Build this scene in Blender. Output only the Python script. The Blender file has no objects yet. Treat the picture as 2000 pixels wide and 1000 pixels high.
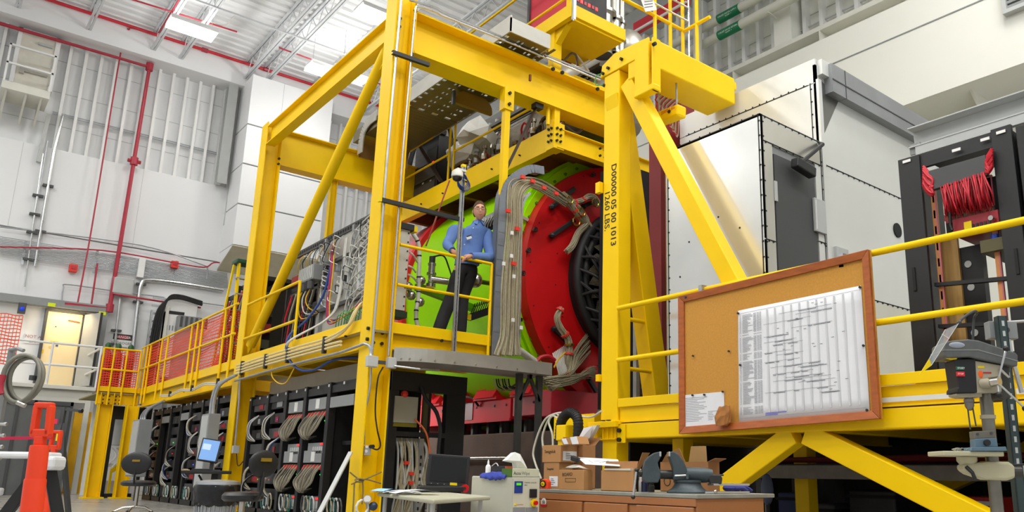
import bpy, bmesh, math, random
import numpy as np
from mathutils import Vector, Matrix
random.seed(7)
SC = bpy.context.scene
COL = SC.collection
# ------------------------------------------------------------------ camera
YAW, PITCH, ROLL, CAMZ = math.radians(40.7), math.radians(13.25), math.radians(0.71), 0.62
_f = Vector((math.cos(PITCH)*math.sin(YAW), math.cos(PITCH)*math.cos(YAW), math.sin(PITCH)))
_r = Vector((math.cos(YAW), -math.sin(YAW), 0)); _u = _r.cross(_f)
RT = math.cos(ROLL)*_r + math.sin(ROLL)*_u
UP = -math.sin(ROLL)*_r + math.cos(ROLL)*_u
cam = bpy.data.cameras.new('camera'); camo = bpy.data.objects.new('camera', cam); COL.objects.link(camo)
camo.matrix_world = Matrix(((RT.x, UP.x, -_f.x, 0), (RT.y, UP.y, -_f.y, 0), (RT.z, UP.z, -_f.z, CAMZ), (0, 0, 0, 1)))
cam.sensor_width = 36; cam.lens = 36*1550/2000
cam.shift_x = -166.9/2000; cam.shift_y = 60.7/2000
cam.clip_start = 0.05; cam.clip_end = 200
SC.camera = camo
# ------------------------------------------------------------------ world, lamps, exposure
W = bpy.data.worlds.new('world'); SC.world = W; W.use_nodes = True
bg = W.node_tree.nodes['Background']; bg.inputs[0].default_value = (0.95, 0.98, 1.0, 1); bg.inputs[1].default_value = 1.25
def lamp(x, y, z, sx, sy, power, col=(1, 0.985, 0.95)):
    l = bpy.data.lights.new('unseen_area_lamp', 'AREA'); l.shape = 'RECTANGLE'; l.size = sx; l.size_y = sy
    l.energy = power; l.color = col
    o = bpy.data.objects.new('unseen_area_lamp', l); o.location = (x, y, z); COL.objects.link(o); return o
LAMPS = [(x, y) for x in (-9.5, -5, -1.3) for y in (-2, 5, 12, 19)] + [(3, -3), (8, -3), (3, 2), (9.5, 1.5), (11, 4)]      # unseen bays outside the frame, placed to brighten left-facing sides and right wall
for x, y in LAMPS:
    lamp(x, y, 12.4, 1.6, 0.8, 360 if x < 0 else 620 if x < 9 else 300)
    lamp(x, y, 12.6, 1.6, 0.8, 270).rotation_euler = (math.pi, 0, 0)                # added upward lamp to brighten the ceiling
SC.view_settings.view_transform = 'Standard'; SC.view_settings.look = 'None'
SC.view_settings.gamma = 1; SC.view_settings.use_curve_mapping = False
SC.view_settings.exposure = -1.08
SC.cycles.use_denoising = True
SC.cycles.max_bounces = 7; SC.cycles.diffuse_bounces = 4; SC.cycles.glossy_bounces = 3
SC.cycles.sample_clamp_indirect = 6
# ------------------------------------------------------------------ points on real planes
C0 = Vector((0, 0, CAMZ))
def _ray(px, py): return _f + RT*((px-1166.9)/1550) - UP*((py-560.7)/1550)
def ax(px, py, x): d = _ray(px, py); return C0 + d*((x-C0.x)/d.x)
def ay(px, py, y): d = _ray(px, py); return C0 + d*((y-C0.y)/d.y)
def az(px, py, z): d = _ray(px, py); return C0 + d*((z-C0.z)/d.z)
# ------------------------------------------------------------------ materials
def lin(c): c /= 255.0; return c/12.92 if c <= 0.04045 else ((c+0.055)/1.055)**2.4
def rgb(r, g, b): return (lin(r), lin(g), lin(b), 1)
_M = {}
def M(name, c, rough=0.5, metal=0.0, var=0.12, scale=3.0, emit=0, alpha=1, bump=0.0, bscale=40, stretch=None, trans=0, coat=0, spec=None):
    if name in _M: return _M[name]
    m = bpy.data.materials.new(name); m.use_nodes = True; nt = m.node_tree; N = nt.nodes; L = nt.links
    b = N['Principled BSDF']; col = rgb(*c)
    b.inputs['Roughness'].default_value = rough; b.inputs['Metallic'].default_value = metal
    if coat: b.inputs['Coat Weight'].default_value = coat; b.inputs['Coat Roughness'].default_value = 0.12
    if spec is not None: b.inputs['Specular IOR Level'].default_value = spec
    if trans: b.inputs['Transmission Weight'].default_value = trans
    tc = N.new('ShaderNodeTexCoord'); src = tc.outputs['Object']
    if stretch:
        mp = N.new('ShaderNodeMapping'); mp.inputs['Scale'].default_value = stretch; L.new(src, mp.inputs[0]); src = mp.outputs[0]
    if var > 0:
        n = N.new('ShaderNodeTexNoise'); n.inputs['Scale'].default_value = scale; n.inputs['Detail'].default_value = 5
        L.new(src, n.inputs['Vector'])
        r = N.new('ShaderNodeValToRGB'); e = r.color_ramp.elements
        e[0].position = 0.3; e[1].position = 0.72
        e[0].color = tuple(v*(1-var) for v in col[:3]) + (1,); e[1].color = tuple(min(1, v*(1+var*0.6)) for v in col[:3]) + (1,)
        L.new(n.outputs[0], r.inputs[0]); L.new(r.outputs[0], b.inputs['Base Color'])
        mr = N.new('ShaderNodeMapRange'); mr.inputs['To Min'].default_value = max(0.03, rough-0.08); mr.inputs['To Max'].default_value = min(1, rough+0.1)
        L.new(n.outputs[0], mr.inputs[0]); L.new(mr.outputs[0], b.inputs['Roughness'])
    else: b.inputs['Base Color'].default_value = col
    if bump:
        n2 = N.new('ShaderNodeTexNoise'); n2.inputs['Scale'].default_value = bscale; n2.inputs['Detail'].default_value = 4
        L.new(src, n2.inputs['Vector'])
        bp = N.new('ShaderNodeBump'); bp.inputs['Strength'].default_value = bump; bp.inputs['Distance'].default_value = 0.02
        L.new(n2.outputs[0], bp.inputs['Height']); L.new(bp.outputs[0], b.inputs['Normal'])
    if emit:
        b.inputs['Emission Color'].default_value = col; b.inputs['Emission Strength'].default_value = emit
    if alpha < 1: b.inputs['Alpha'].default_value = alpha
    _M[name] = m; return m
YEL = M('yellow_paint', (246, 202, 0), 0.42, 0, 0.07, 1.4, spec=.22)
YEL2 = M('pale_yellow_paint', (240, 208, 20), 0.45, 0, 0.06, 2, spec=.25)
WALLM = M('white_wall_paint', (236, 237, 238), 0.75, 0, 0.03, 0.6)
WALLR = M('warm_white_wall_paint', (236, 235, 226), 0.75, 0, 0.03, 0.6)
WHITE = M('white_enamel', (238, 238, 236), 0.45, 0, 0.03, 3)
OFFW = M('off_white_paint', (222, 221, 210), 0.5, 0, 0.05, 3)
CEILM = M('ceiling_deck_paint', (238, 239, 240), 0.6, 0, 0.03, 1)
FLOORM = M('polished_concrete', (160, 157, 150), 0.28, 0, 0.16, 0.9, bump=0.03)
REDP = M('red_pipe_paint', (172, 42, 60), 0.4, 0, 0.1, 6)
RED = M('red_enamel', (200, 16, 20), 0.45, 0, 0.14, 1.6, spec=.25)
CRED = M('cradle_red_enamel', (236, 44, 58), 0.5, 0, 0.08, 2, spec=.15)
PINK = M('faded_pink_red_enamel', (214, 104, 108), 0.5, 0, 0.08, 2)
DRED = M('dark_red_enamel', (120, 14, 18), 0.45, 0, 0.12, 3)
GREEN = M('lime_green_enamel', (168, 240, 6), 0.5, 0, 0.05, 1.2, spec=.12)
BLK = M('black_powder_coat', (26, 26, 27), 0.5, 0, 0.15, 6)
BLK2 = M('matt_black', (14, 14, 14), 0.75, 0, 0.1, 6)
RUB = M('black_rubber', (20, 20, 21), 0.6, 0, 0.1, 12)
DGRY = M('dark_grey_paint', (68, 69, 70), 0.5, 0, 0.08, 5)
GRY = M('grey_paint', (138, 140, 140), 0.5, 0, 0.06, 5)
LGRY = M('light_grey_paint', (186, 188, 186), 0.5, 0, 0.05, 4)
GALV = M('galvanised_steel', (176, 180, 184), 0.38, 0.75, 0.14, 9)
STEEL = M('bright_conduit_steel', (205, 206, 206), 0.28, 0.9, 0.08, 8)
STAIN = M('stainless_steel', (198, 194, 186), 0.22, 1.0, 0.08, 4)
TRAYM = M('aluminium_tray', (176, 174, 166), 0.5, 0.6, 0.1, 5)
ALU = M('mill_finish_aluminium_sheet', (208, 206, 198), 0.3, 0.85, 0.1, 1.3, bump=0.02, bscale=3)
ALUP = M('glossy_white_sheet', (226, 227, 224), 0.2, 0.6, 0.04, 1.5)
ALUW = M('whitish_aluminium_sheet', (222, 223, 219), 0.42, 0.35, 0.05, 1.5)
CARD = M('brown_cardboard', (176, 128, 78), 0.85, 0, 0.08, 8)
CARD2 = M('dark_cardboard', (158, 110, 66), 0.85, 0, 0.1, 8)
TANM = M('tan_steel_paint', (160, 102, 58), 0.42, 0, 0.06, 4)
PAPER = M('white_paper', (230, 231, 234), 0.8, 0, 0.03, 5)
WIRE = M('beige_cable_jacket', (164, 154, 126), 0.6, 0, 0.16, 30)
WWIRE = M('white_cable_jacket', (212, 210, 202), 0.5, 0, 0.08, 20)
CREAM = M('cream_cable_jacket', (224, 206, 150), 0.5, 0, 0.08, 20)
RWIRE = M('red_cable_jacket', (196, 26, 44), 0.45, 0, 0.16, 20)
BWIRE = M('blue_cable_jacket', (28, 60, 128), 0.5, 0, 0.1, 20)
YWIRE = M('yellow_cable_jacket', (226, 178, 20), 0.5, 0, 0.1, 20)
ORNG = M('orange_plastic', (235, 62, 20), 0.45, 0, 0.06, 5, bump=0.04, bscale=60)
ONET = M('orange_safety_net', (240, 74, 28), 0.5, 0, 0.08, 10)
TAPER = M('red_tape', (222, 50, 34), 0.5, 0, 0.05, 10)
CAST = M('grey_cast_iron', (66, 76, 80), 0.5, 0.25, 0.16, 14, bump=0.08, bscale=60)
CORK = M('cork_sheet', (196, 140, 58), 0.9, 0, 0.12, 60, bump=0.08, bscale=150)
OAK = M('oak_frame_wood', (168, 88, 34), 0.45, 0, 0.22, 6, stretch=(6, 1.2, 6))
PINE = M('pine_board_wood', (206, 164, 98), 0.6, 0, 0.25, 5, stretch=(6, 6, 0.6))
CONC = M('brown_concrete', (118, 98, 88), 0.85, 0, 0.16, 2.5, bump=0.15, bscale=20)
BLOCK = M('painted_block', (232, 233, 234), 0.8, 0, 0.03, 2)
FOIL = M('crumpled_foil_insulation', (118, 110, 94), 0.45, 0.4, 0.25, 5, bump=0.5, bscale=14)
# ------------------------------------------------------------------ mesh builder
class MB:
    def __init__(s): s.v = []; s.f = []
    def add(s, vs, fs):
        o = len(s.v); s.v += [tuple(v) for v in vs]; s.f += [tuple(i+o for i in f) for f in fs]; return s
    def box(s, x0, x1, y0, y1, z0, z1):
        return s.add([(x0,y0,z0),(x1,y0,z0),(x1,y1,z0),(x0,y1,z0),(x0,y0,z1),(x1,y0,z1),(x1,y1,z1),(x0,y1,z1)],
                     [(0,3,2,1),(4,5,6,7),(0,1,5,4),(1,2,6,5),(2,3,7,6),(3,0,4,7)])
    def frame(s, p, q, up):
        p, q = Vector(p), Vector(q); d = (q-p).normalized(); up = Vector(up)
        sd = d.cross(up)
        if sd.length < 1e-5: sd = d.cross(Vector((1, 0, 0)))
        sd.normalize(); return p, q, d, sd, sd.cross(d).normalized()
    def prof(s, p, q, poly, up=(0, 0, 1)):
        """extrude a closed 2D outline (side, up) from p to q"""
        p, q, d, sd, u = s.frame(p, q, up); n = len(poly)
        vs = [p+sd*a+u*b for a, b in poly] + [q+sd*a+u*b for a, b in poly]
        return s.add(vs, [(i, (i+1) % n, n+(i+1) % n, n+i) for i in range(n)] + [tuple(range(n-1, -1, -1)), tuple(range(n, 2*n))])
    def bar(s, p, q, w, h, up=(0, 0, 1)):
        return s.prof(p, q, [(-w/2,-h/2),(w/2,-h/2),(w/2,h/2),(-w/2,h/2)], up)
    def ibeam(s, p, q, w, h, tf=0.02, tw=0.015, up=(0, 0, 1)):
        for a in ([(-w/2,h/2-tf),(w/2,h/2-tf),(w/2,h/2),(-w/2,h/2)], [(-w/2,-h/2),(w/2,-h/2),(w/2,-h/2+tf),(-w/2,-h/2+tf)],
                  [(-tw/2,-h/2+tf),(tw/2,-h/2+tf),(tw/2,h/2-tf),(-tw/2,h/2-tf)]): s.prof(p, q, a, up)
        return s
    def chan(s, p, q, w, h, t=0.012, up=(0, 0, 1)):
        """C section, web on the +side at w/2, flanges toward -side; negative w flips"""
        o = w/2; i = -w/2; tt = t if w > 0 else -t
        return s.prof(p, q, [(o,-h/2),(o,h/2),(i,h/2),(i,h/2-t),(o-tt,h/2-t),(o-tt,-h/2+t),(i,-h/2+t),(i,-h/2)], up)
    def tube(s, pts, r, n=8, closed=False):
        pts = [Vector(p) for p in pts]; k = len(pts); rings = []; prev = None
        for i, p in enumerate(pts):
            a = pts[(i-1) % k] if (closed or i > 0) else p; b = pts[(i+1) % k] if (closed or i < k-1) else p
            t = (b-a)
            if t.length < 1e-9: t = Vector((0, 0, 1))
            t.normalize()
            if prev is None:
                u = t.orthogonal().normalized()
            else:
                u = prev - t*prev.dot(t)
                if u.length < 1e-6: u = t.orthogonal()
                u.normalize()
            prev = u; w = t.cross(u); rr = r[i] if isinstance(r, (list, tuple)) else r
            rings.append([p + (u*math.cos(2*math.pi*j/n) + w*math.sin(2*math.pi*j/n))*rr for j in range(n)])
        vs = [v for g in rings for v in g]; fs = []
        for i in range(k if closed else k-1):
            a = i*n; b = ((i+1) % k)*n
            fs += [(a+j, a+(j+1) % n, b+(j+1) % n, b+j) for j in range(n)]
        if not closed: fs += [tuple(range(n-1, -1, -1)), tuple(range((k-1)*n, k*n))]
        return s.add(vs, fs)
    def cyl(s, p, q, r, n=12, r1=None):
        return s.tube([p, q], [r, r if r1 is None else r1], n)
    def lathe(s, prof, o=(0, 0, 0), d=(0, 0, 1), n=24):
        """prof = (radius, height) list along direction d"""
        o = Vector(o); d = Vector(d).normalized(); u = d.orthogonal().normalized(); w = d.cross(u); vs = []; fs = []
        for r, h in prof:
            vs += [o + d*h + (u*math.cos(2*math.pi*j/n) + w*math.sin(2*math.pi*j/n))*max(r, 1e-4) for j in range(n)]
        for i in range(len(prof)-1):
            fs += [(i*n+j, i*n+(j+1) % n, (i+1)*n+(j+1) % n, (i+1)*n+j) for j in range(n)]
        if prof[0][0] > 1e-3: fs.append(tuple(range(n-1, -1, -1)))
        if prof[-1][0] > 1e-3: fs.append(tuple(range((len(prof)-1)*n, len(prof)*n)))
        return s.add(vs, fs)
    def ball(s, c, r, n=12, sc=(1, 1, 1)):
        c = Vector(c); m = n//2; vs = []; fs = []
        for i in range(m+1):
            a = math.pi*i/m
            for j in range(n):
                b = 2*math.pi*j/n
                vs.append(c + Vector((math.sin(a)*math.cos(b)*sc[0], math.sin(a)*math.sin(b)*sc[1], math.cos(a)*sc[2]))*r)
        for i in range(m): fs += [(i*n+j, (i+1)*n+j, (i+1)*n+(j+1) % n, i*n+(j+1) % n) for j in range(n)]
        return s.add(vs, fs)
    def slab(s, pts, off):
        """planar outline pts with thickness vector off"""
        n = len(pts); off = Vector(off); pts = [Vector(p) for p in pts]
        return s.add(pts + [p+off for p in pts], [tuple(range(n-1, -1, -1)), tuple(range(n, 2*n))] + [(i, (i+1) % n, n+(i+1) % n, n+i) for i in range(n)])
    def build(s, name, mat, parent=None, smooth=False, bevel=0, kind=None, label=None):
        me = bpy.data.meshes.new(name); me.from_pydata(s.v, [], s.f); me.materials.append(mat)
        bm = bmesh.new(); bm.from_mesh(me); bmesh.ops.recalc_face_normals(bm, faces=bm.faces); bm.to_mesh(me); bm.free()
        if smooth:
            me.polygons.foreach_set('use_smooth', [True]*len(me.polygons))
            try: me.set_sharp_from_angle(angle=math.radians(40))
            except Exception: pass
        o = bpy.data.objects.new(name, me); COL.objects.link(o)
        if parent is not None:
            o.parent = parent
            o.matrix_parent_inverse = Matrix.Translation(-Vector(parent.location)) if parent.type == 'EMPTY' else Matrix.Identity(4)
        if bevel:
            b = o.modifiers.new('bevel', 'BEVEL'); b.width = bevel; b.segments = 2; b.limit_method = 'ANGLE'; b.angle_limit = math.radians(40)
        if kind: o['kind'] = kind
        if label: o['label'] = label
        return o
def tag(o, label=None, cat=None, group=None, kind=None):
    if label: o['label'] = label
    if cat: o['category'] = cat
    if group: o['group'] = group
    if kind: o['kind'] = kind
    return o
def thing(name, label, cat, loc=(0, 0, 0), group=None):
    o = bpy.data.objects.new(name, None); o.empty_display_size = 0.1; o.location = loc; COL.objects.link(o)
    return tag(o, label, cat, group, 'thing')
def copy_tree(o, parent=None):
    c = o.copy(); COL.objects.link(c)
    if parent is not None: c.parent = parent
    for ch in list(o.children): copy_tree(ch, c)
    return c
def txt(body, name, o, xd, yd, size, mat, parent=None, align='LEFT', ext=0.0006, bold=0):
    cu = bpy.data.curves.new(name, 'FONT'); cu.body = body; cu.size = size; cu.align_x = align; cu.extrude = ext; cu.resolution_u = 2
    if bold: cu.offset = bold
    tmp = bpy.data.objects.new('text', cu); COL.objects.link(tmp); bpy.context.view_layer.update()
    me = bpy.data.meshes.new_from_object(tmp.evaluated_get(bpy.context.evaluated_depsgraph_get()))
    bpy.data.objects.remove(tmp); me.materials.clear(); me.materials.append(mat); ob = bpy.data.objects.new(name, me)
    x = Vector(xd).normalized(); y = Vector(yd); y = (y - x*y.dot(x)).normalized(); z = x.cross(y)
    m = Matrix(((x.x, y.x, z.x, o[0]), (x.y, y.y, z.y, o[1]), (x.z, y.z, z.z, o[2]), (0, 0, 0, 1)))
    ob.matrix_basis = m; COL.objects.link(ob)
    if parent is not None:
        ob.parent = parent
        ob.matrix_parent_inverse = Matrix.Translation(-Vector(parent.location)) if parent.type == 'EMPTY' else Matrix.Identity(4)
    return ob
def bez(pts, n=8):
    """smooth curve through points (Catmull-Rom)"""
    P = [Vector(p) for p in pts]; P = [P[0]*2-P[1]] + P + [P[-1]*2-P[-2]]; out = []
    for i in range(1, len(P)-2):
        for k in range(n):
            t = k/n; a, b, c, d = P[i-1], P[i], P[i+1], P[i+2]
            out.append(0.5*((2*b) + (c-a)*t + (2*a-5*b+4*c-d)*t*t + (3*b-a-3*c+d)*t*t*t))
    return out + [P[-2]]
ORD = 'first second third fourth fifth sixth seventh eighth ninth tenth eleventh twelfth thirteenth fourteenth fifteenth sixteenth'.split()
# ================================================================== SETTING
FZ = -0.04                                                   # floor level
CZ = 14.1                                                    # roof deck level
WY, WX = 27.0, 15.0                                          # far wall plane (left in the picture) and right wall plane
fl = MB().box(-14, 16, -6, 28, FZ-0.2, FZ).build('floor', FLOORM); tag(fl, kind='structure')
# floor joints as narrow recessed strips
jm = M('floor_joint_filler', (92, 90, 86), 0.8)
for k, x in enumerate((-8, -4, 0, 4)):
    MB().box(x-0.006, x+0.006, -6, 27, FZ-0.01, FZ+0.0015).build('joint', jm, fl)
# ceiling: corrugated deck
v = []; f = []; y = 4.0; n = 0
prof = [(0, 0), (0.09, 0), (0.12, 0.06), (0.24, 0.06), (0.27, 0)]
ys = []
while y < 28:
    for a, b in prof: ys.append((y+a, CZ+b))
    y += 0.36
for yy, zz in ys: v += [(-12, yy, zz), (16, yy, zz)]
for i in range(len(ys)-1): f.append((2*i, 2*i+1, 2*i+3, 2*i+2))
cmb = MB(); cmb.add(v, f)
ceil = cmb.build('ceiling', CEILM); tag(ceil, kind='structure')
tail = MB().box(-12, 16, -6, 4.0, CZ, CZ+0.1).build('roof_deck', CEILM, ceil)
TR = M('truss_paint', (214, 217, 220), 0.55, 0, 0.04, 3)
def truss(x, y0, y1, z):
    m = MB()
    for zz in (z-0.02, z-0.62):
        for s in (-0.045, 0.045): m.box(x+s-0.028, x+s+0.028, y0, y1, zz-0.03, zz+0.03)
    yy = y0; up = True
    while yy < y1-0.3:
        a = (x, yy, z-0.05 if up else z-0.6); b = (x, yy+0.45, z-0.6 if up else z-0.05)
        m.cyl(a, b, 0.014, 5); yy += 0.45; up = not up
    return m
for k, x in enumerate((-1.2, 0.6, 2.35, 4.1, 4.9, 6.9, 7.5, 9.2, 11.0, 12.8)):
    truss(x, 6, 26.4, CZ).build('ceiling_joist', TR, ceil)
for yy in (10.5, 16.5, 22.5):
    MB().bar((-4, yy, CZ-0.66), (14.8, yy, CZ-0.66), 0.05, 0.05).build('joist_bridging', TR, ceil)
# far wall with stud zone
wl = MB()
wl.box(-12, 15, WY+0.26, WY+0.5, FZ, CZ)                       # backing
wall_left = wl.build('wall_left', BLOCK); tag(wall_left, kind='structure')
pm = MB().box(-12, 7.1, WY, WY+0.255, 7.2, 9.74).build('wall_panel', WALLM, wall_left, bevel=0.01)
pm = MB().box(-12, 7.1, WY+0.02, WY+0.255, FZ, 7.17).build('wall_panel', WALLM, wall_left)
pm = MB().box(7.1, 15, WY+0.02, WY+0.255, FZ, 7.3).build('wall_panel', WALLM, wall_left)
for x in (1.35, 4.45): MB().box(x-0.004, x+0.004, WY-0.004, WY, 7.22, 9.72).build('panel_joint', LGRY, pm)
sx = 0.05
k = 0
while sx < 14.8:
    if not (0.75 < sx < 1.75) or True:
        z0 = 9.74 if sx < 7.1 else 7.3
        s = MB(); s.box(sx-0.04, sx+0.04, WY+0.03, WY+0.24, z0, 13.9)
        if not (0.8 < sx < 1.7): s.build('stud', WHITE, wall_left)
    sx += 0.405
m = MB()
for zz in (10.55, 11.6, 12.6): m.box(-1, 14.8, WY+0.249, WY+0.262, zz-0.006, zz+0.006)
m.build('block_course_joint', LGRY, wall_left)
m = MB()
for zz in (10.9, 10.84): m.tube([(1.9, WY+0.12, zz), (14.5, WY+0.12, zz)], 0.018, 6)
m.build('stud_tie_rod', GALV, wall_left)
# bulkhead under the roof edge
tag(MB().box(-12, 15, 26.4, 27.5, 13.2, CZ+0.06).build('trim_1', WALLM, None, bevel=0.01), kind='structure')
# tall boxed shaft against the far wall
sh = thing('wall_shaft', 'tall white panelled shaft standing out from the far wall', 'shaft', (8.3, 26.5, 7.4))
SY = 25.6
sx0, sx1 = ay(470, 350, SY).x, ay(641, 300, SY).x
zt = ay(497, 155, SY).z; zs = [ay(480, 238, SY).z, ay(474, 296, SY).z, ay(468, 382, SY).z, ay(440, 475, SY).z]
lv = [zt+0.2] + [zt - (zt-zs[-1])*t for t in (0.28, 0.52, 0.76, 1.0)]
SHM = M('white_shaft_panel', (240, 241, 242), 0.5, 0, 0.02, 1)
for i in range(4):
    MB().box(sx0, sx1, SY, WY+0.2, lv[i+1]+0.02, lv[i]-0.02).build('panel', SHM, sh, bevel=0.012)
    MB().box(sx0+0.04, sx1-0.04, SY+0.04, WY+0.2, lv[i+1]-0.03, lv[i+1]+0.03).build('seam', GRY, sh)
    MB().box(sx0+1.02, sx0+1.03, SY-0.004, SY+0.01, lv[i+1]+0.02, lv[i]-0.02).build('vertical_seam', LGRY, sh)
zb = lv[-1]
hm = M('shaft_underside', (206, 198, 170), 0.6)
MB().slab([(sx0, SY, zb), (sx1, SY, zb), (sx1, WY, zb-0.55), (sx0, WY, zb-0.55)], (0, 0, -0.03)).build('sloped_underside', hm, sh)
MB().slab([(sx0, SY, zb), (sx0, WY+0.1, zb), (sx0, WY+0.1, zb-0.55)], (0.02, 0, 0)).build('side_cheek', SHM, sh)
# steel column and pipes in the corner left of the shaft
tag(MB().ibeam((6.62, 26.7, 9.7), (6.62, 26.7, 13.2), 0.3, 0.3, up=(0, 1, 0)).build('trim_2', LGRY), kind='structure')
for i, dx in enumerate((0.0, 0.2, 0.36)):
    MB().tube([(6.95+dx*0.8, 26.85, 7.6 if i else 8.4), (6.95+dx*0.8, 26.85, 13.3)], 0.05, 8).build('riser', LGRY, wall_left, smooth=True)
# right wall
tag(MB().box(WX, WX+0.4, -6, 28, FZ, CZ).build('wall_right', WALLR), kind='structure')
wall_right = bpy.data.objects['wall_right']
RLz = ax(1600, 90, WX).z                                          # crane runway level
ry0 = -4.0
for k in range(46):
    yy = 5.6 + k*0.46
    if yy > 26: break
    MB().box(WX-0.2, WX, yy-0.05, yy+0.05, RLz, CZ).build('stud', WHITE, wall_right)
m = MB()
for zz in (RLz+0.55, RLz+1.9): m.tube([(WX-0.1, 2, zz), (WX-0.1, 26, zz)], 0.022, 6)
m.build('stud_tie_rod', LGRY, wall_right)
m = MB()
for zz in (RLz+0.9, RLz+1.7, RLz+2.5): m.box(WX-0.012, WX, 2, 26, zz-0.008, zz+0.008)
m.build('block_course_joint', LGRY, wall_right)
for yy in (ax(1545, 60, WX-0.15).y,):
    MB().box(WX-0.5, WX, yy-0.25, yy+0.25, RLz, CZ).build('pilaster', WALLR, wall_right)
MB().box(WX-0.45, WX, 2, 26, CZ-0.75, CZ).build('eave_channel', LGRY, wall_right)
# runway girder
g = MB(); g.box(WX-0.75, WX, -5, 22, RLz-0.12, RLz); gt = g.build('trim_3', OFFW, None, bevel=0.01); tag(gt, kind='structure')
MB().box(WX-0.42, WX-0.36, -5, 22, RLz-0.75, RLz-0.12).build('girder_web', OFFW, gt)
MB().box(WX-0.75, WX-0.1, -5, 22, RLz-0.8, RLz-0.75).build('girder_flange', OFFW, gt)
for yy in (11.5, 9.0, 6.5): MB().box(WX-0.74, WX-0.36, yy-0.015, yy+0.015, RLz-0.75, RLz-0.12).build('stiffener', OFFW, gt)
# lower, thicker part of the right wall with its soffit
LZ = ax(1800, 240, 13.6).z
lw = MB().box(13.6, WX, -5, 22, ax(1880, 165, 13.6).z, RLz-0.8).build('trim_4', WALLR); tag(lw, kind='structure')
zs0 = ax(1880, 165, 13.6).z
yj = ax(1800, 50, 13.59).y
m = MB(); zj = ax(1800, 50, 13.59).z; m.box(13.588, 13.6, -5, 22, zj-0.012, zj+0.012); m.build('panel_joint', GRY, lw)
for px, py in ((1732, 175), (1905, 110)):
    p = ax(px, py, 14.2)
    MB().slab([(13.9, p.y, zs0), (WX, p.y, zs0), (WX, p.y, zs0-1.0)], (0, 0.05, 0)).build('bracket', WALLR, lw)
# vents on the right wall
vt = thing('wall_vent', 'small framed vent at the top of the right wall near the picture corner', 'vent', ax(1985, 5, 13.5))
c = ax(1978, 5, 13.55)
m = MB()
for a, b, d, e in ((-.5, .5, -.35, -.28), (-.5, .5, .28, .35), (-.5, -.43, -.28, .28), (.43, .5, -.28, .28)): m.box(13.45, 13.6, c.y-0.35+a, c.y-0.35+b, c.z+0.15+d, c.z+0.15+e)
m.build('frame', LGRY, vt); m = MB()
for k in range(6): m.box(13.5, 13.59, c.y-0.78, c.y+0.08, c.z-0.1+k*0.09, c.z-0.05+k*0.09)
m.build('louvre', GRY, vt)
vt = thing('ceiling_vent', 'grey louvred diffuser box hung below the soffit of the right wall', 'vent', ax(1988, 72, 14))
c = ax(1992, 72, 14.1)
MB().box(13.75, 14.5, c.y-0.75, c.y+0.25, c.z-0.05, c.z+0.25).build('housing', LGRY, vt, bevel=0.01)
m = MB()
for k in range(5): m.box(13.85+k*0.12, 13.9+k*0.12, c.y-0.6, c.y+0.1, c.z-0.09, c.z-0.05)
m.build('louvre', DGRY, vt)
# ------------------------------------------------------------------ high bay fixtures in view
GLOW = M('fluorescent_tube_glow', (255, 253, 246), 0.4, 0, 0, emit=26)
def fixture(i, px, py, z, label, L=1.25):
    c = az(px, py, z); t = thing('ceiling_light', label, 'ceiling light', c, 'high bay lights below the roof')
    MB().slab([(c.x-L/2, c.y-0.3, c.z+0.1), (c.x+L/2, c.y-0.3, c.z+0.1), (c.x+L/2, c.y+0.3, c.z+0.1), (c.x-L/2, c.y+0.3, c.z+0.1)], (0, 0, 0.06)).build('housing', WHITE, t)
    for s in (-1, 1): MB().slab([(c.x-L/2, c.y+s*0.3, c.z+0.1), (c.x+L/2, c.y+s*0.3, c.z+0.1), (c.x+L/2, c.y+s*0.36, c.z), (c.x-L/2, c.y+s*0.36, c.z)], (0, 0, 0.01)).build('reflector', WHITE, t)
    for k in range(6): MB().cyl((c.x-L/2, c.y-0.25+k*0.1, c.z+0.05), (c.x+L/2, c.y-0.25+k*0.1, c.z+0.05), 0.035, 8).build('tube', GLOW, t)
    for s in (-1, 1): MB().cyl((c.x+s*L*0.4, c.y, c.z+0.16), (c.x+s*L*0.4, c.y, CZ), 0.008, 5).build('hanger', GALV, t)
    MB().tube(bez([(c.x+0.2, c.y, c.z+0.16), (c.x+0.35, c.y+0.3, c.z+0.6), (c.x+0.9, c.y+0.4, CZ-0.5), (c.x+1.2, c.y+0.4, CZ)]), 0.02, 6).build('cord', WWIRE, t)
    pl = bpy.data.lights.new('tube_lamp', 'POINT'); pl.energy = 170; pl.shadow_soft_size = .2; pl.color = (1, .985, .95); po = bpy.data.objects.new('tube_lamp', pl); po.location = (c.x, c.y, c.z-.45); COL.objects.link(po); lamp(c.x, c.y, c.z+.2, L, 0.6, 35).rotation_euler = (math.pi, 0, 0)  # point lamp for the tubes; upward area lamp added to brighten the ceiling
fixture(0, 375, 59, 12.9, 'large bright ceiling light nearest the left wall, alone above the bulkhead')
fixture(1, 741, 36, 12.9, 'bright ceiling light just left of the tall near column top')
fixture(2, 640, 143, 12.9, 'bright ceiling light half hidden behind the sloping yellow top beam')
fixture(3, 690, 152, 12.6, 'small far ceiling light seen between the top beam and the pipe brace', 0.9)
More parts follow.
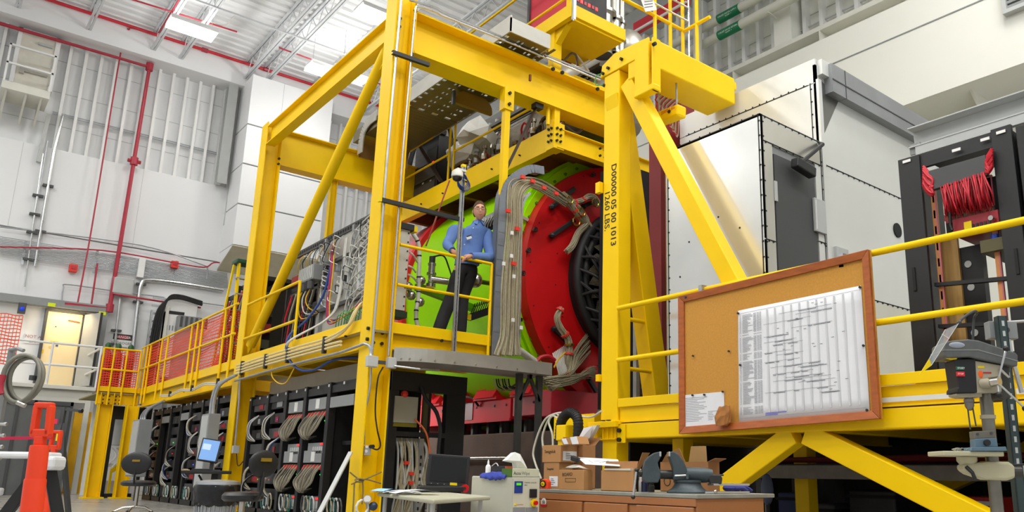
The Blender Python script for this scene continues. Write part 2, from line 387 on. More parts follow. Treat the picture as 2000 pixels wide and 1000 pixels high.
# ------------------------------------------------------------------ red fire pipes
def pipe(name, pts, r, mat, label, cat='pipe', joints=(), group=None):
    t = thing(name, label, cat, pts[0], group)
    MB().tube(pts, r, 10).build('pipe_run', mat, t, smooth=True)
    for p, q in joints: MB().cyl(p, q, r*1.6, 10).build('coupling', mat, t)
    return t
P0 = ay(0, 47, 26.75); P1 = ay(292, 131, 26.75); P2 = ay(262, 315, 26.75); P3 = ay(214, 602, 26.75); P4 = ay(126, 593, 26.75)
pt = pipe('sprinkler_pipe', [P0-Vector((2, 0, 0)), P1, P3, P4], 0.062, REDP, 'thick dark red sprinkler pipe along the far wall top and down beside the conduits')
for c in (P1, P2, P3): MB().cyl(c-Vector((0, 0, 0.12)), c+Vector((0, 0, 0.12)), 0.11, 10).build('coupling', REDP, pt)
MB().cyl(P2-Vector((.18, 0, 0)), P2+Vector((.18, 0, 0)), 0.06, 8).build('valve_body', REDP, pt)
pp = bez([ay(152, 590, 26.72), ay(180, 440, 26.72), ay(238, 90, 26.72), ay(252, 58, 26.3), ay(258, 55, 26.3), ay(300, 66, 26.3)], 5)
pipe('sprinkler_branch', pp, 0.022, REDP, 'thin dark red pipe running straight up the far wall left of the thick red one')
a, b = ay(300, 66, 26.3), ay(735, 205, 26.3)
pt = pipe('sprinkler_main', [a-Vector((4, 0, 0)), a, b, b+(b-a)*0.6], 0.05, M('bright_red_pipe', (206, 36, 52), 0.4), 'bright red sprinkler main following the bulkhead below the roof')
for px, py in ((400, 98), (520, 136), (640, 172)):
    c = ay(px, py, 26.3); MB().cyl(c-Vector((.09, 0, 0)), c+Vector((.09, 0, 0)), 0.075, 8).build('coupling', REDP, pt)
for i, (q0, q1, q2) in enumerate((((310, 64), (352, -5), None), ((245, -5), (463, 62), None), ((545, 93), (800, 185), None))):
    z = 13.5; pts = [az(*q0, z), az(*q1, z)]
    pipe('sprinkler_line', pts, 0.025, REDP, ['thin red sprinkler line rising left of the large ceiling light', 'thin red sprinkler line passing above the large ceiling light', 'thin red sprinkler line across the joists behind the sloping top beam'][i])
for i, (q0, q1) in enumerate((((240, 520), (400, 601)), )): pass
t = pipe('sprinkler_pipe_branch', [ay(220, 574, 26.7), ay(392, 601, 26.7)], 0.03, REDP, 'thin red branch pipe from the riser to the grey racks on the far wall')
t = pipe('sprinkler_conduit', bez([ay(0, 482, 26.8), ay(200, 489, 26.8), ay(340, 513, 26.8), ay(398, 522, 26.8), ay(417, 513, 26.8), ay(440, 514, 26.8)], 4), 0.022, REDP, 'thin red conduit with a red call box along the middle of the far wall')
for i, (px, py) in enumerate(((341, 517), (143, 524))):
    c = ay(px, py, 26.85); tt = thing('alarm_box', ['small red alarm box on the far wall near the shaft', 'small red alarm box on the far wall left of the thick riser'][i], 'alarm box', c)
    MB().box(c.x-0.1, c.x+0.1, c.y-0.06, c.y+0.12, c.z-0.11, c.z+0.11).build('body', TAPER, tt, bevel=0.01); MB().box(c.x-0.06, c.x+0.06, c.y-0.075, c.y-0.06, c.z-0.03, c.z+0.05).build('face', REDP, tt)
for i, (x0, y0, x1, y1) in enumerate(((190, 515, 178, 598),)):
    pipe('drop_pipe', [ay(x0, y0, 26.8), ay(x1, y1, 26.8)], 0.025, REDP, 'short thin red drop pipe between the call box and the doorway header')
# ------------------------------------------------------------------ conduits
def conduit(pts, r, label, group=None, straps=True):
    t = thing('wall_conduit', label, 'conduit', pts[0], group); MB().tube(pts, r, 8).build('pipe_run', STEEL if r > 0.02 else GALV, t, smooth=True)
    if straps:
        for k in (1, 2):
            i = min(len(pts)-1, max(0, int(len(pts)*k/5))); p = Vector(pts[i])
            MB().box(p.x-0.13, p.x+0.13, p.y-0.03, p.y+0.1, p.z-0.03, p.z+0.03).build('strap', DGRY, t)
    return t
def lp(a, b, n=10): a, b = Vector(a), Vector(b); return [a.lerp(b, i/n) for i in range(n+1)]
YC = 26.88
conduit(lp(ay(68, 520, YC), ay(105, 297, YC)) + bez([ay(105, 297, YC), ay(121, 232, YC), ay(124, 226, YC+.1)], 3), 0.04, 'thick shiny conduit rising on the far wall below the upper landing')
conduit(lp(ay(48, 560, YC), ay(84, 300, YC)), 0.022, 'thin grey conduit left of the thick shiny one below the landing')
conduit(lp(ay(62, 455, YC), ay(93, 275, YC)), 0.016, 'hair thin conduit ending at a round box below the landing')
conduit(bez([ay(257, 705, YC), ay(270, 590, YC), ay(276, 555, YC), ay(290, 547, YC), ay(350, 553, YC), ay(436, 567, YC)], 5), 0.06, 'fat bright conduit bending over beside the hydrogen sign')
conduit(lp(ay(221, 700, YC), ay(237, 565, YC)), 0.035, 'straight conduit dropping from the grey junction box', straps=True)
conduit(bez([ay(120, 590, YC), ay(124, 562, YC), ay(135, 556, YC), ay(240, 571, YC), ay(300, 578, YC), ay(440, 598, YC)], 5), 0.018, 'thin conduit looping over the doorway header', straps=False)
conduit(bez([ay(0, 443, YC), ay(270, 478, YC), ay(392, 516, YC), ay(405, 525, YC), ay(404, 545, YC)], 5), 0.02, 'thin dark conduit along the foot of the wall panel', straps=False)
# cable bundle of many thin conduits
t = thing('conduit_bank', 'bank of many thin parallel conduits along the middle of the far wall', 'conduits', ay(200, 490, YC))
for k in range(12):
    a = ay(0, 462+k*3.0, YC); b = ay(445, 522+k*4.3, YC); b.z = a.z - 0.01
    MB().tube([a-Vector((2, 0, 0)), b], 0.012, 5).build('conduit', GALV, t)
for px in (50, 190, 345):
    a = ay(px, 470+px*0.13, YC)
    MB().box(a.x-0.03, a.x+0.03, YC+0.01, YC+0.05, a.z-0.6, a.z+0.1).build('strut', GALV, t)
c = ay(275, 524, 26.9); MB().box(c.x-0.09, c.x+0.09, c.y-0.1, c.y+0.1, c.z-0.3, c.z+0.3).build('pull_box', WHITE, t, bevel=0.01)
# junction box, danger sign, small boxes
c = ay(238, 560, 26.85); t = thing('junction_box', 'grey square junction box right of the red riser', 'box', c)
MB().box(c.x-0.28, c.x+0.28, c.y-0.15, c.y+0.15, c.z-0.26, c.z+0.26).build('body', LGRY, t, bevel=0.015)
MB().box(c.x-0.25, c.x+0.25, c.y-0.165, c.y-0.15, c.z-0.23, c.z+0.23).build('door', LGRY, t, bevel=0.008)
c = ay(239, 664, 26.98); t = thing('danger_sign', 'white danger hydrogen sign with a red heading on the far wall', 'sign', c)
MB().box(c.x-0.27, c.x+0.27, c.y-0.01, c.y+0.01, c.z-0.21, c.z+0.19).build('plate', WHITE, t)
MB().box(c.x-0.25, c.x+0.25, c.y-0.014, c.y-0.01, c.z+0.0, c.z+0.17).build('heading_panel', BLK, t)
MB().ball((c.x, c.y-0.012, c.z+0.085), 0.2, 20, (1.1, 0.02, 0.36)).build('heading_oval', REDP, t)
txt('DANGER', 'lettering', (c.x, c.y-0.02, c.z+0.045), (1, 0, 0), (0, 0, 1), 0.105, WHITE, t, 'CENTER')
txt('HYDROGEN', 'lettering', (c.x, c.y-0.012, c.z-0.13), (1, 0, 0), (0, 0, 1), 0.1, DGRY, t, 'CENTER')
# ================================================================== YELLOW PORTAL FRAME AND WORK PLATFORM
BOLT = M('dark_bolt_steel', (44, 40, 38), 0.5, 0.5, 0.1, 10)
def bolt(p, d, parent, r=0.022, l=0.03, mat=None):
    p = Vector(p); d = Vector(d); return MB().cyl(p, p+d*l, r, 6).build('bolt', mat or BOLT, parent)
X0, Y0 = 4.04, 8.82                                             # near corner of the main column
def hcol(name, label, x0, x1, y0, y1, z0, z1, tf=0.022):
    t = thing(name, label, 'column', ((x0+x1)/2, (y0+y1)/2, z0))
    m = MB(); m.box(x0, x0+tf, y0, y1, z0, z1); m.box(x1-tf, x1, y0, y1, z0, z1)
    m.box(x0+tf, x1-tf, (y0+y1)/2-0.01, (y0+y1)/2+0.01, z0, z1)
    m.build('column_shaft', YEL, t, bevel=0.004)
    MB().box(x0-0.08, x1+0.08, y0-0.08, y1+0.08, z0, z0+0.03).build('base_plate', YEL, t, bevel=0.004)
    return t
mc = hcol('steel_column', 'tallest yellow steel column in the middle with thin conduits strapped to it', X0, 4.33, 8.82, 9.12, FZ, 6.85)
for dz in (0, -0.13):
    for dx in (0.1, 0.21): bolt((X0+dx, 8.965, 2.26+dz), (0, -1, 0), mc)
    bolt((X0-0.001, 8.87, 2.28+dz), (-1, 0, 0), mc)
for z in (6.5, 6.38): bolt((4.16, 8.955, z), (0, -1, 0), mc)
for z in (6.62, 6.47, 5.98, 5.95): bolt((4.3, 8.82, z), (0, -1, 0), mc, 0.018)
lc = hcol('steel_column', 'yellow steel column left of the tallest one at the start of the netted walkway', X0, 4.33, 13.68, 13.98, FZ, 6.62)
for z in (6.4, 6.28): bolt((4.2, 13.82, z), (0, -1, 0), lc, 0.03)
for z in (5.98, 5.88): bolt((4.29, 13.68, z), (0, -1, 0), lc)
# beams
def wbeam(label, p, q, w, h, cat='beam', bolts=(), tf=0.02):
    t = thing('steel_beam', label, cat, p); MB().ibeam(p, q, w, h, tf, 0.014).build('beam_section', YEL, t, bevel=0.003)
    for a, d in bolts: bolt(a, d, t)
    return t
ba = wbeam('deep yellow beam running from the tall column top to the stencilled column', (4.34, 9.02, 6.34), (8.3, 9.02, 6.34), 0.36, 0.62, tf=0.03)
MB().box(4.33, 4.35, 8.84, 9.08, 6.02, 6.72).build('end_plate', YEL, ba)
MB().box(6.2, 6.23, 8.8, 8.83, 6.27, 6.37).build('lifting_lug', M('rusty_steel', (120, 70, 30), 0.7, 0.3), ba)
for px, py in ((1079, 135), (1097, 142), (1166, 174)):
    c = ay(px, py, 8.82); bolt(c, (0, -1, -0.3), ba, 0.03)
MB().box(7.1, 7.75, 8.88, 9.02, 6.65, 6.72).build('clip_rail', YEL, ba)
wbeam('yellow top beam sloping away from the tall column to the left column', (4.12, 9.12, 6.36), (4.12, 13.68, 6.36), 0.16, 0.36)
wbeam('yellow beam behind the pipe brace at the far end of the frame', (4.34, 13.82, 6.22), (8.6, 13.82, 6.22), 0.26, 0.68)
br = thing('pipe_brace', 'long round yellow pipe brace leaning between the two tall columns', 'brace', (4.15, 13.5, 2.6))
a, b = Vector((4.15, 9.2, 6.2)), Vector((4.15, 13.6, 2.62))
MB().cyl(a, b, 0.075, 16).build('tube', YEL, br, smooth=True)
MB().bar(b+Vector((0, -0.35, 0.29)), b+Vector((0, 0.12, -0.05)), 0.03, 0.2).build('gusset', YEL, br)
MB().bar(a+Vector((0, 0.25, -0.2)), a+Vector((0, -0.08, 0.05)), 0.03, 0.2).build('gusset', YEL, br)
# post and hanger
mid = hcol('steel_post', 'slim yellow post behind the pipe brace below the far beam', 5.3, 5.42, 13.76, 13.88, 4.6, 5.88, 0.012)
# ------------------------------------------------------------------ work platform
wp = thing('work_platform', 'yellow steel work platform the man stands on, running back to the net', 'platform', (X0, 9.1, 2.0))
DZ = 2.3
def edge_beam(p, q, n_out, parent, zt, zb, toe):
    """channel beam with toe board: n_out = outward horizontal normal"""
    n = Vector(n_out); p, q = Vector(p), Vector(q); z = lambda P, zz: Vector((P.x, P.y, zz))
    m = MB(); d = (q-p).normalized(); zc = (zt+zb)/2
    m.bar(z(p, zc)-n*0.09, z(q, zc)-n*0.09, 0.014, zt-zb)
    m.bar(z(p, zt-0.008)-n*0.045, z(q, zt-0.008)-n*0.045, 0.09, 0.016); m.bar(z(p, zb+0.008)-n*0.045, z(q, zb+0.008)-n*0.045, 0.09, 0.016)
    o = m.build('edge_beam', YEL, parent, bevel=0.003)
    if toe: MB().bar(z(p, zt+toe/2)-n*0.012, z(q, zt+toe/2)-n*0.012, 0.014, toe).build('toe_board', YEL, parent, bevel=0.003)
    return o
edge_beam((X0, 9.13, 0), (X0, 13.67, 0), (-1, 0, 0), wp, 2.29, 2.05, 0.14)
edge_beam((X0, 13.99, 0), (X0, 21.0, 0), (-1, 0, 0), wp, 2.28, 1.98, 0.14)
edge_beam((4.34, 8.86, 0), (5.76, 8.86, 0), (0, -1, 0), wp, 2.28, 2.06, 0.12)
edge_beam((3.22, 20.9, 0), (X0, 20.9, 0), (0, -1, 0), wp, 2.32, 2.02, 0.1)
MB().box(4.06, 6.2, 8.9, 21.0, 2.255, 2.285).build('deck_plate', M('grey_deck_plate', (150, 140, 90), 0.6), wp)
MB().box(3.22, 4.06, 20.92, 23.5, 2.255, 2.285).build('deck_plate', M('grey_deck_plate', (150, 140, 90), 0.6), wp)
for y in (10.2, 11.4, 12.6, 15.4, 17, 18.6, 20):
    MB().ibeam((4.14, y, 2.15), (6.2, y, 2.15), 0.1, 0.2, 0.01, 0.008).build('joist', YEL, wp)
def ffpost(x0, x1, y0, y1, z1, parent, name='leg'):
    tf = 0.02; m = MB(); m.box(x0, x0+tf, y0, y1, FZ, z1); m.box(x1-tf, x1, y0, y1, FZ, z1); m.box(x0, x1, (y0+y1)/2-.01, (y0+y1)/2+.01, FZ, z1)
    return m.build(name, YEL, parent)
l1 = ffpost(3.27, 3.55, 20.9, 21.18, 2.28, wp); MB().box(3.2, 3.62, 20.84, 21.24, FZ, FZ+0.03).build('base_plate', YEL, l1)
l2 = ffpost(3.78, 4.02, 20.6, 20.86, 2.0, wp); MB().box(3.7, 4.1, 20.5, 20.9, FZ, FZ+0.03).build('base_plate', YEL, l2)
for dz in (0, -0.08, -0.16):
    for dx in (0.08, 0.17, 0.27, 0.33): bolt((3.22+dx*1.3, 20.895, 2.2+dz), (0, -1, 0), wp, 0.018)
# bolts under the toe board of the near run
for k in range(7): bolt((X0-0.002, 9.5+k*0.6, 2.26), (-1, 0, 0), wp, 0.014)
bolt((5.0, 8.84, 2.24), (0, -1, 0), wp, 0.02)
sl = thing('added_strip_light', 'added strip light hidden under the deck to brighten the red cradle', 'strip light', (5.7, 14.6, 2.15))  # added fixture, hidden behind the racks, to brighten the red cradle
MB().box(5.6, 5.8, 13.6, 15.8, 2.16, 2.22).build('housing', WHITE, sl)
for x in (5.65, 5.75): MB().cyl((x, 13.65, 2.13), (x, 15.75, 2.13), .02, 8).build('tube', M('fluorescent_tube_glow', (255, 253, 246), 0.4, 0, 0, emit=26), sl)
o = lamp(5.75, 14.6, 2.08, .3, 2.1, 120); o.rotation_euler = (math.radians(-35), math.radians(-55), 0)  # added area lamp of the hidden strip, aimed at the cradle
# ------------------------------------------------------------------ guard rails
def rail_run(name, label, p, q, zs, posts, zb, r=0.021, mat=None, cat='railing', group=None, ends=False):
    """zs rail heights, posts fractions along p-q"""
    p, q = Vector(p), Vector(q); t = thing(name, label, cat, p, group); mat = mat or YEL
    for z in zs: MB().cyl((p.x, p.y, z), (q.x, q.y, z), r, 10).build('rail', mat, t, smooth=True)
    for fr in posts:
        c = p.lerp(q, fr); MB().cyl((c.x, c.y, zb), (c.x, c.y, zs[0]), r, 10).build('post', mat, t, smooth=True)
    return t
rail_run('guard_rail', 'yellow guard rail the man leans on', (4.35, 8.86, 0), (5.72, 8.86, 0), (3.385, 2.87), (1.0,), 2.1)
rail_run('guard_rail', 'yellow guard rail behind the pipe brace beside the instrument panel', (X0+.01, 11.35, 0), (X0+.01, 13.66, 0), (3.3, 2.72), (0.0,), 2.3)
ys = [14.25, 14.75, 16.17, 16.5, 16.9, 18.75, 19.26, 20.3, 20.6, 20.95]
tr = rail_run('guard_rail', 'long yellow guard rail hung with orange safety net along the walkway', (X0-.02, 14.1, 0), (X0-.02, 21.2, 0), (3.39, 2.87), [(y-14.1)/7.1 for y in ys], 2.05)
tr = rail_run('guard_rail', 'short netted yellow guard rail across the far end of the walkway', (3.2, 20.88, 0), (3.95, 20.88, 0), (3.28, 2.8), (0, 0.28, 0.62, 1.0), 2.0)
def net(label, p, q, z0, z1, ny, nz):
    p, q = Vector(p), Vector(q); m = MB(); d = q-p; n = d.normalized().cross(Vector((0, 0, 1)))
    for k in range(nz+1):
        z = z0+(z1-z0)*k/nz
        pts = [p+d*(i/14)+Vector((0, 0, z - p.z + 0.012*math.sin(i*1.3+k))) + n*0.012*math.sin(i*0.9+k*0.7) for i in range(15)]
        for a, b in zip(pts, pts[1:]): m.add([a-Vector((0,0,.010)), b-Vector((0,0,.010)), b+Vector((0,0,.010)), a+Vector((0,0,.010))], [(0, 1, 2, 3)])
    for k in range(ny+1):
        c = p+d*(k/ny); s = d.normalized()*0.006
        m.add([(c.x-s.x, c.y-s.y, z0), (c.x+s.x, c.y+s.y, z0), (c.x+s.x, c.y+s.y, z1), (c.x-s.x, c.y-s.y, z1)], [(0, 1, 2, 3)])
    o = m.build('safety_net', ONET); tag(o, label, 'net'); so = o.modifiers.new('thick', 'SOLIDIFY'); so.thickness = 0.004; return o
net('orange safety net along the inside of the long walkway rail', (X0+.03, 14.9, 0), (X0+.03, 20.95, 0), 2.42, 3.36, 80, 17)
net('orange safety net across the far end rail of the walkway', (3.22, 20.93, 0), (3.93, 20.93, 0), 2.4, 3.26, 14, 16)
net('gathered orange safety net hanging at the ladder end of the walkway rail', (X0+.02, 14.86, 0), (X0+.5, 15.0, 0), 2.42, 3.4, 9, 22)
net('faint pink safety net on the white railing left of the hose coil', (0.55, 19.6, 0), (1.5, 19.6, 0), 2.6, 3.6, 16, 14)
# gas bottles and stored things behind the net
for k, (px, py) in enumerate(((211, 678), (232, 676), (256, 679))):
    c = ay(px, py, 21.3); t = thing('gas_bottle', 'green capped gas bottle behind the end net, ' + ['leftmost of three', 'middle of three', 'rightmost of three'][k], 'gas bottle', (c.x, c.y, 2.29), 'gas bottles at the walkway end')
    MB().lathe([(0.1, 0), (0.11, 0.03), (0.11, 0.85), (0.07, 0.98), (0.05, 1.0)], (c.x, c.y, 2.29), n=14).build('cylinder_body', M('gas_bottle_paint', (150, 40, 38), 0.5), t, smooth=True)
    MB().lathe([(0.055, 1.0), (0.062, 1.02), (0.062, 1.12), (0.03, 1.17)], (c.x, c.y, 2.29), n=12).build('valve_cap', M('green_cap', (20, 80, 34), 0.5), t, smooth=True)
# tall stepladder
ld = thing('stepladder', 'tall yellow stepladder with silver treads standing on the walkway by the left column', 'ladder', (4.3, 14.6, 2.29))
xa, xb, yb = 4.12, 4.5, 14.55
for x in (xa, xb):
    MB().chan((x, yb, 2.29), (x+ (0.06 if x == xa else -0.06), yb+0.35, 4.3), 0.035, 0.09, 0.006, up=(0, -1, 0)).build('side_rail', YEL2, ld)
for k in range(6):
    fr = (k+0.6)/6.6; c = Vector((xa, yb+0.35*fr, 2.29+2.01*fr)); MB().box(c.x+0.02, xb-0.02, c.y-0.05, c.y+0.04, c.z-0.012, c.z+0.012).build('tread', STEEL, ld)
MB().box(xa, xb, yb+0.28, yb+0.6, 4.28, 4.36).build('top_cap', M('dark_green_cap', (16, 74, 52), 0.5), ld, bevel=0.02)
for x in (xa+0.02, xb-0.02): MB().bar((x, yb+1.15, 2.29), (x, yb+0.5, 4.28), 0.03, 0.06).build('rear_rail', YEL2, ld)
# back wall of electronics seen above the walkway
def cabinet(name, label, cat, x0, x1, y0, y1, z0, z1, mat=BLK, group=None):
    t = thing(name, label, cat, ((x0+x1)/2, (y0+y1)/2, z0), group); p = 0.05
    m = MB()
    for x in (x0, x1-p):
        for y in (y0, y1-p): m.box(x, x+p, y, y+p, z0, z1)
    m.build('posts', mat, t)
    MB().box(x0+p, x1, y0, y1, z1-0.08, z1).build('top_panel', mat, t); MB().box(x0, x1, y0, y1, z0, z0+0.08).build('plinth', mat, t)
    return t
for k, (y, zt) in enumerate(((14.95, 4.15), (15.75, 4.2), (12.2, 3.6), (12.95, 3.65), (16.5, 4.1))):
    t = cabinet('equipment_rack', ['black equipment rack on the walkway just behind the ladder', 'second black rack on the walkway behind the ladder', 'black rack beside the instrument panel behind the pipe brace', 'black rack next to the left column behind the brace foot', 'third black rack on the walkway, partly behind the gathered net'][k], 'rack', 4.65, 5.35, y, y+0.7, 2.29, zt)
    MB().box(4.9, 5.3, y+0.06, y+0.64, 2.4, zt-0.1).build('chassis', BLK2, t)
    for j in range(5):
        z = 2.5+j*0.3; MB().box(4.7, 4.9, y+0.06, y+0.64, z, z+0.16).build('crate', [BLK, DGRY, M('red_module', (150, 30, 36), 0.5), BLK, DGRY][(j+k) % 5], t)
    for j in range(5):
        y1 = y+0.12+0.1*j; MB().tube(bez([(4.66, y1, zt-0.15), (4.6, y1+0.06, zt-0.6), (4.64, y1-0.05, 3.0), (4.6, y1, 2.4)], 5), 0.016, 6).build('cable', [RUB, WIRE, RUB, RWIRE, RUB][j], t)
# white tank glimpsed behind the brace
t = thing('insulated_tank', 'off-white rounded vessel behind the pipe brace below the black racks', 'vessel', (5.3, 11.4, 2.3))
MB().lathe([(0.0, 0), (0.28, 0.04), (0.32, 0.15), (0.32, 0.95), (0.2, 1.08), (0, 1.1)], (5.0, 11.9, 2.3), n=20).build('body', OFFW, t, smooth=True)
MB().lathe([(0.33, 0.4), (0.34, 0.42), (0.34, 0.5), (0.33, 0.52)], (5.0, 11.9, 2.3), n=20).build('band', BLK, t)
# ------------------------------------------------------------------ instrument panel
rd3 = random.Random(21)
ip = thing('instrument_panel', 'grey gas and wiring panel covered in white tubes beside the tall column', 'panel', (4.5, 11, 2.5))
MB().box(4.52, 4.58, 9.4, 11.85, 2.55, 4.06).build('back_plate', M('grey_panel_sheet', (188, 186, 178), 0.45, 0.2), ip)
MB().box(4.5, 4.54, 9.3, 12.9, 4.04, 4.14).build('top_channel', DGRY, ip)
m = MB()
for k in range(40): m.box(4.495, 4.5, 9.35+k*0.088, 9.39+k*0.088, 4.07, 4.11)
m.build('slots', BLK2, ip, kind='stuff')
for y in (9.75, 10.6, 11.6): MB().box(4.46, 4.52, y-0.03, y+0.03, 2.5, 4.08).build('strut', GALV, ip)
for z in (3.65, 2.95): MB().box(4.45, 4.5, 9.5, 12.1, z-0.025, z+0.025).build('strut', DGRY, ip)
for k in range(15):
    z = 2.85+0.08*k; y0 = 9.45; y1 = 10.35+0.12*(k % 3)
    MB().tube(bez([(4.42, y0, z), (4.36, y0+0.28, z+0.05), (4.42, y1-0.2, z-0.02), (4.45, y1, z-0.1-0.05*(k % 2)), (4.46, y1+0.05, z-0.3)], 6), 0.010, 6).build('white_tube', WWIRE, ip, smooth=True)
for k in range(4):
    c = Vector((4.45, 10.25-0.03*k, 3.5-0.2*k if k < 2 else 3.85))
    MB().tube([c+Vector((0, math.cos(a*.52)*0.11, math.sin(a*.52)*0.11)) for a in range(12)], 0.012, 6, True).build('tube_coil', WWIRE if k % 2 else DGRY, ip)
for k in range(3): MB().cyl((4.44, 10.15-0.13*k, 3.02), (4.44, 10.15-0.13*k, 3.5), 0.045, 10).build('filter_bowl', LGRY, ip, smooth=True)
for k, (mt, dy) in enumerate(((M('wire_magenta', (170, 40, 110), 0.5), 0), (BWIRE, 0.05), (YWIRE, -0.06), (RWIRE, 0.03))):
    MB().tube(bez([(4.44, 11.25+dy, 3.95), (4.4, 11.1+dy, 3.5), (4.4, 11.12+dy, 2.98), (4.4, 10.95+dy, 2.72-0.02*k), (4.42, 10.2, 2.74+0.02*k), (4.42, 9.4, 2.85+0.03*k)], 6), 0.010, 6).build('wire', mt, ip, smooth=True)
bx = MB().box(4.3, 4.46, 11.55, 12.15, 3.42, 3.66).build('ribbed_box', GRY, ip, bevel=0.01)
for k in range(8): MB().box(4.285, 4.3, 11.58+k*0.07, 11.61+k*0.07, 3.44, 3.64).build('rib', LGRY, bx)
for k in range(4): MB().cyl((4.32, 11.65+k*0.14, 3.28), (4.32, 11.65+k*0.14, 3.4), 0.05, 10).build('solenoid', BLK if k % 2 else DGRY, ip)
for k in range(7):
    MB().tube(bez([(4.33, 11.6+0.08*k, 3.3), (4.28, 11.62+0.07*k, 3.12), (4.3, 11.5+0.07*k, 3.0-0.03*k), (4.4, 11.45, 2.9)], 5), 0.009, 5).build('hose', [RUB, YWIRE, RUB, WWIRE][k % 4], ip)
for k in range(10):
    y = 9.6+rd3.random()*2.3; z = 3.1+rd3.random()*.85; MB().box(4.44, 4.5, y-.05, y+.05, z-.04, z+.05).build('fitting', [DGRY, GALV, LGRY, BLK][k % 4], ip, bevel=.004)
for k in range(26):
    y = 9.6+rd3.random()*1.9; z = 3.0+rd3.random()*.95; r = .05+.09*rd3.random(); MB().tube(bez([(4.46, y, z), (4.38, y+r, z+r*.6), (4.4, y+r*1.6, z-r*.2), (4.38, y+r, z-r), (4.46, y+r*.2, z-r*1.5)], 4), .0075, 5).build('tube', [GRY, WWIRE, RUB, GALV, WWIRE][k % 5], ip, smooth=True)
for y in (10.05, 9.62): MB().cyl((4.44, y, 2.75), (4.44, y, 4.02), .014, 8).build('riser', STEEL, ip, smooth=True)
for k in range(16):
    y = 10.9+0.1*k; MB().tube(bez([(4.45, y, 3.98), (4.4, y+random.uniform(-.1, .1), 3.9), (4.4, y+0.1, 3.78+random.uniform(-.06, .06)), (4.45, y+0.16, 3.7)], 4), 0.007, 5).build('wire', [LGRY, RUB, GRY, YWIRE][k % 4], ip)
# blue hose dropping from the panel to under the platform
t = thing('blue_hose', 'dark blue hose dropping from the instrument panel under the platform edge', 'hose', (4.3, 11.3, 2.6))
MB().tube(bez([(4.42, 11.2, 3.55), (4.36, 11.25, 3.1), (4.2, 11.35, 2.75), (3.98, 11.38, 2.48), (3.96, 11.3, 2.2), (4.0, 10.95, 1.98), (4.05, 10.5, 1.93), (4.1, 10.0, 2.02), (4.3, 9.7, 2.05)], 6), 0.018, 8).build('tube', BWIRE, t, smooth=True)
t = thing('cream_hoses', 'pair of cream hoses curving from the panel down onto the platform edge', 'hose', (4.3, 10.9, 2.6))
for k in range(2):
    MB().tube(bez([(4.43, 10.7+.05*k, 3.9), (4.4, 10.72+.05*k, 3.0), (4.3, 10.85+.05*k, 2.7), (3.97, 11.2+.06*k, 2.42), (3.97, 11.4+.06*k, 2.3)], 6), 0.014, 8).build('tube', WWIRE, t, smooth=True)
# pale box end with bolts and black trim beside the column
t = thing('panel_cabinet', 'tall pale perforated cabinet side right of the tall column behind the rails', 'cabinet', (4.65, 9.5, 2.6))
MB().box(4.59, 4.76, 9.42, 9.6, 2.68, 3.78).build('side_panel', M('pale_panel', (205, 203, 192), 0.5), t)
MB().box(4.55, 4.8, 9.38, 9.6, 3.78, 3.86).build('top_trim', BLK, t); MB().box(4.8, 4.85, 9.38, 9.5, 3.77, 3.85).build('yellow_cap', YEL2, t)
MB().box(4.57, 4.78, 9.38, 9.6, 2.58, 2.66).build('bottom_trim', M('dark_green_trim', (26, 48, 20), 0.6), t)
m = MB()
for k in range(9):
    for x in (4.61, 4.74): m.cyl((x, 9.42, 2.74+k*0.125), (x, 9.41, 2.74+k*0.125), 0.012, 6)
m.build('screw_heads', BLK, t, kind='stuff')
# small plant-like green cable loom on the deck
t = thing('green_cable_loom', 'bright green cable loom lying on the deck below the instrument panel', 'cables', (4.4, 9.9, 2.45))
for k in range(9):
    MB().tube(bez([(4.3+0.02*(k % 3), 9.5+0.09*k, 2.6), (4.25, 9.6+0.09*k, 2.72-0.02*(k % 3)), (4.28, 9.75+0.09*k, 2.58), (4.35, 9.9+0.09*k, 2.5)], 4), 0.006, 5).build('wire', M('green_wire', (50, 170, 40), 0.5), t)
# conduits on the tall column
def col_conduit(label, pts, r=0.016):
    t = thing('column_conduit', label, 'conduit', pts[0]); MB().tube(pts, r, 8).build('pipe_run', STEEL, t, smooth=True); return t
YF = 8.79
col_conduit('left of the two thin conduits down the front of the tall column', lp(ay(726, 693, YF), ay(737, 560, YF), 3) + lp(ay(757, 300, YF), ay(774, 110, YF), 3) + [ay(784, 0, YF)])
c = col_conduit('right conduit down the tall column that bends over along the deep beam', lp(ay(758, 695, YF), ay(769, 540, YF), 3) + [ay(786, 300, YF), ay(803, 110, YF)] + bez([ay(809, 40, YF), ay(812, 17, YF), ay(818, 13, YF), ay(850, 23, YF), ay(862, 30, YF)], 4) + [ay(1000, 85, YF), ay(1172, 157, YF)])
t = thing('beam_conduit', 'second conduit lying along the top edge of the deep beam', 'conduit', (4.4, 8.8, 6.7))
MB().tube(bez([ay(800, 0, YF), ay(850, 15, YF), ay(878, 30, YF), ay(1000, 80, YF), ay(1172, 151, YF)], 4), 0.016, 8).build('pipe_run', STEEL, t, smooth=True)
c = ay(985, 78, 8.78); MB().bar(c, c+Vector((0.12, 0.3, 0.1)), 0.04, 0.04).build('unistrut_clamp', GALV, t)
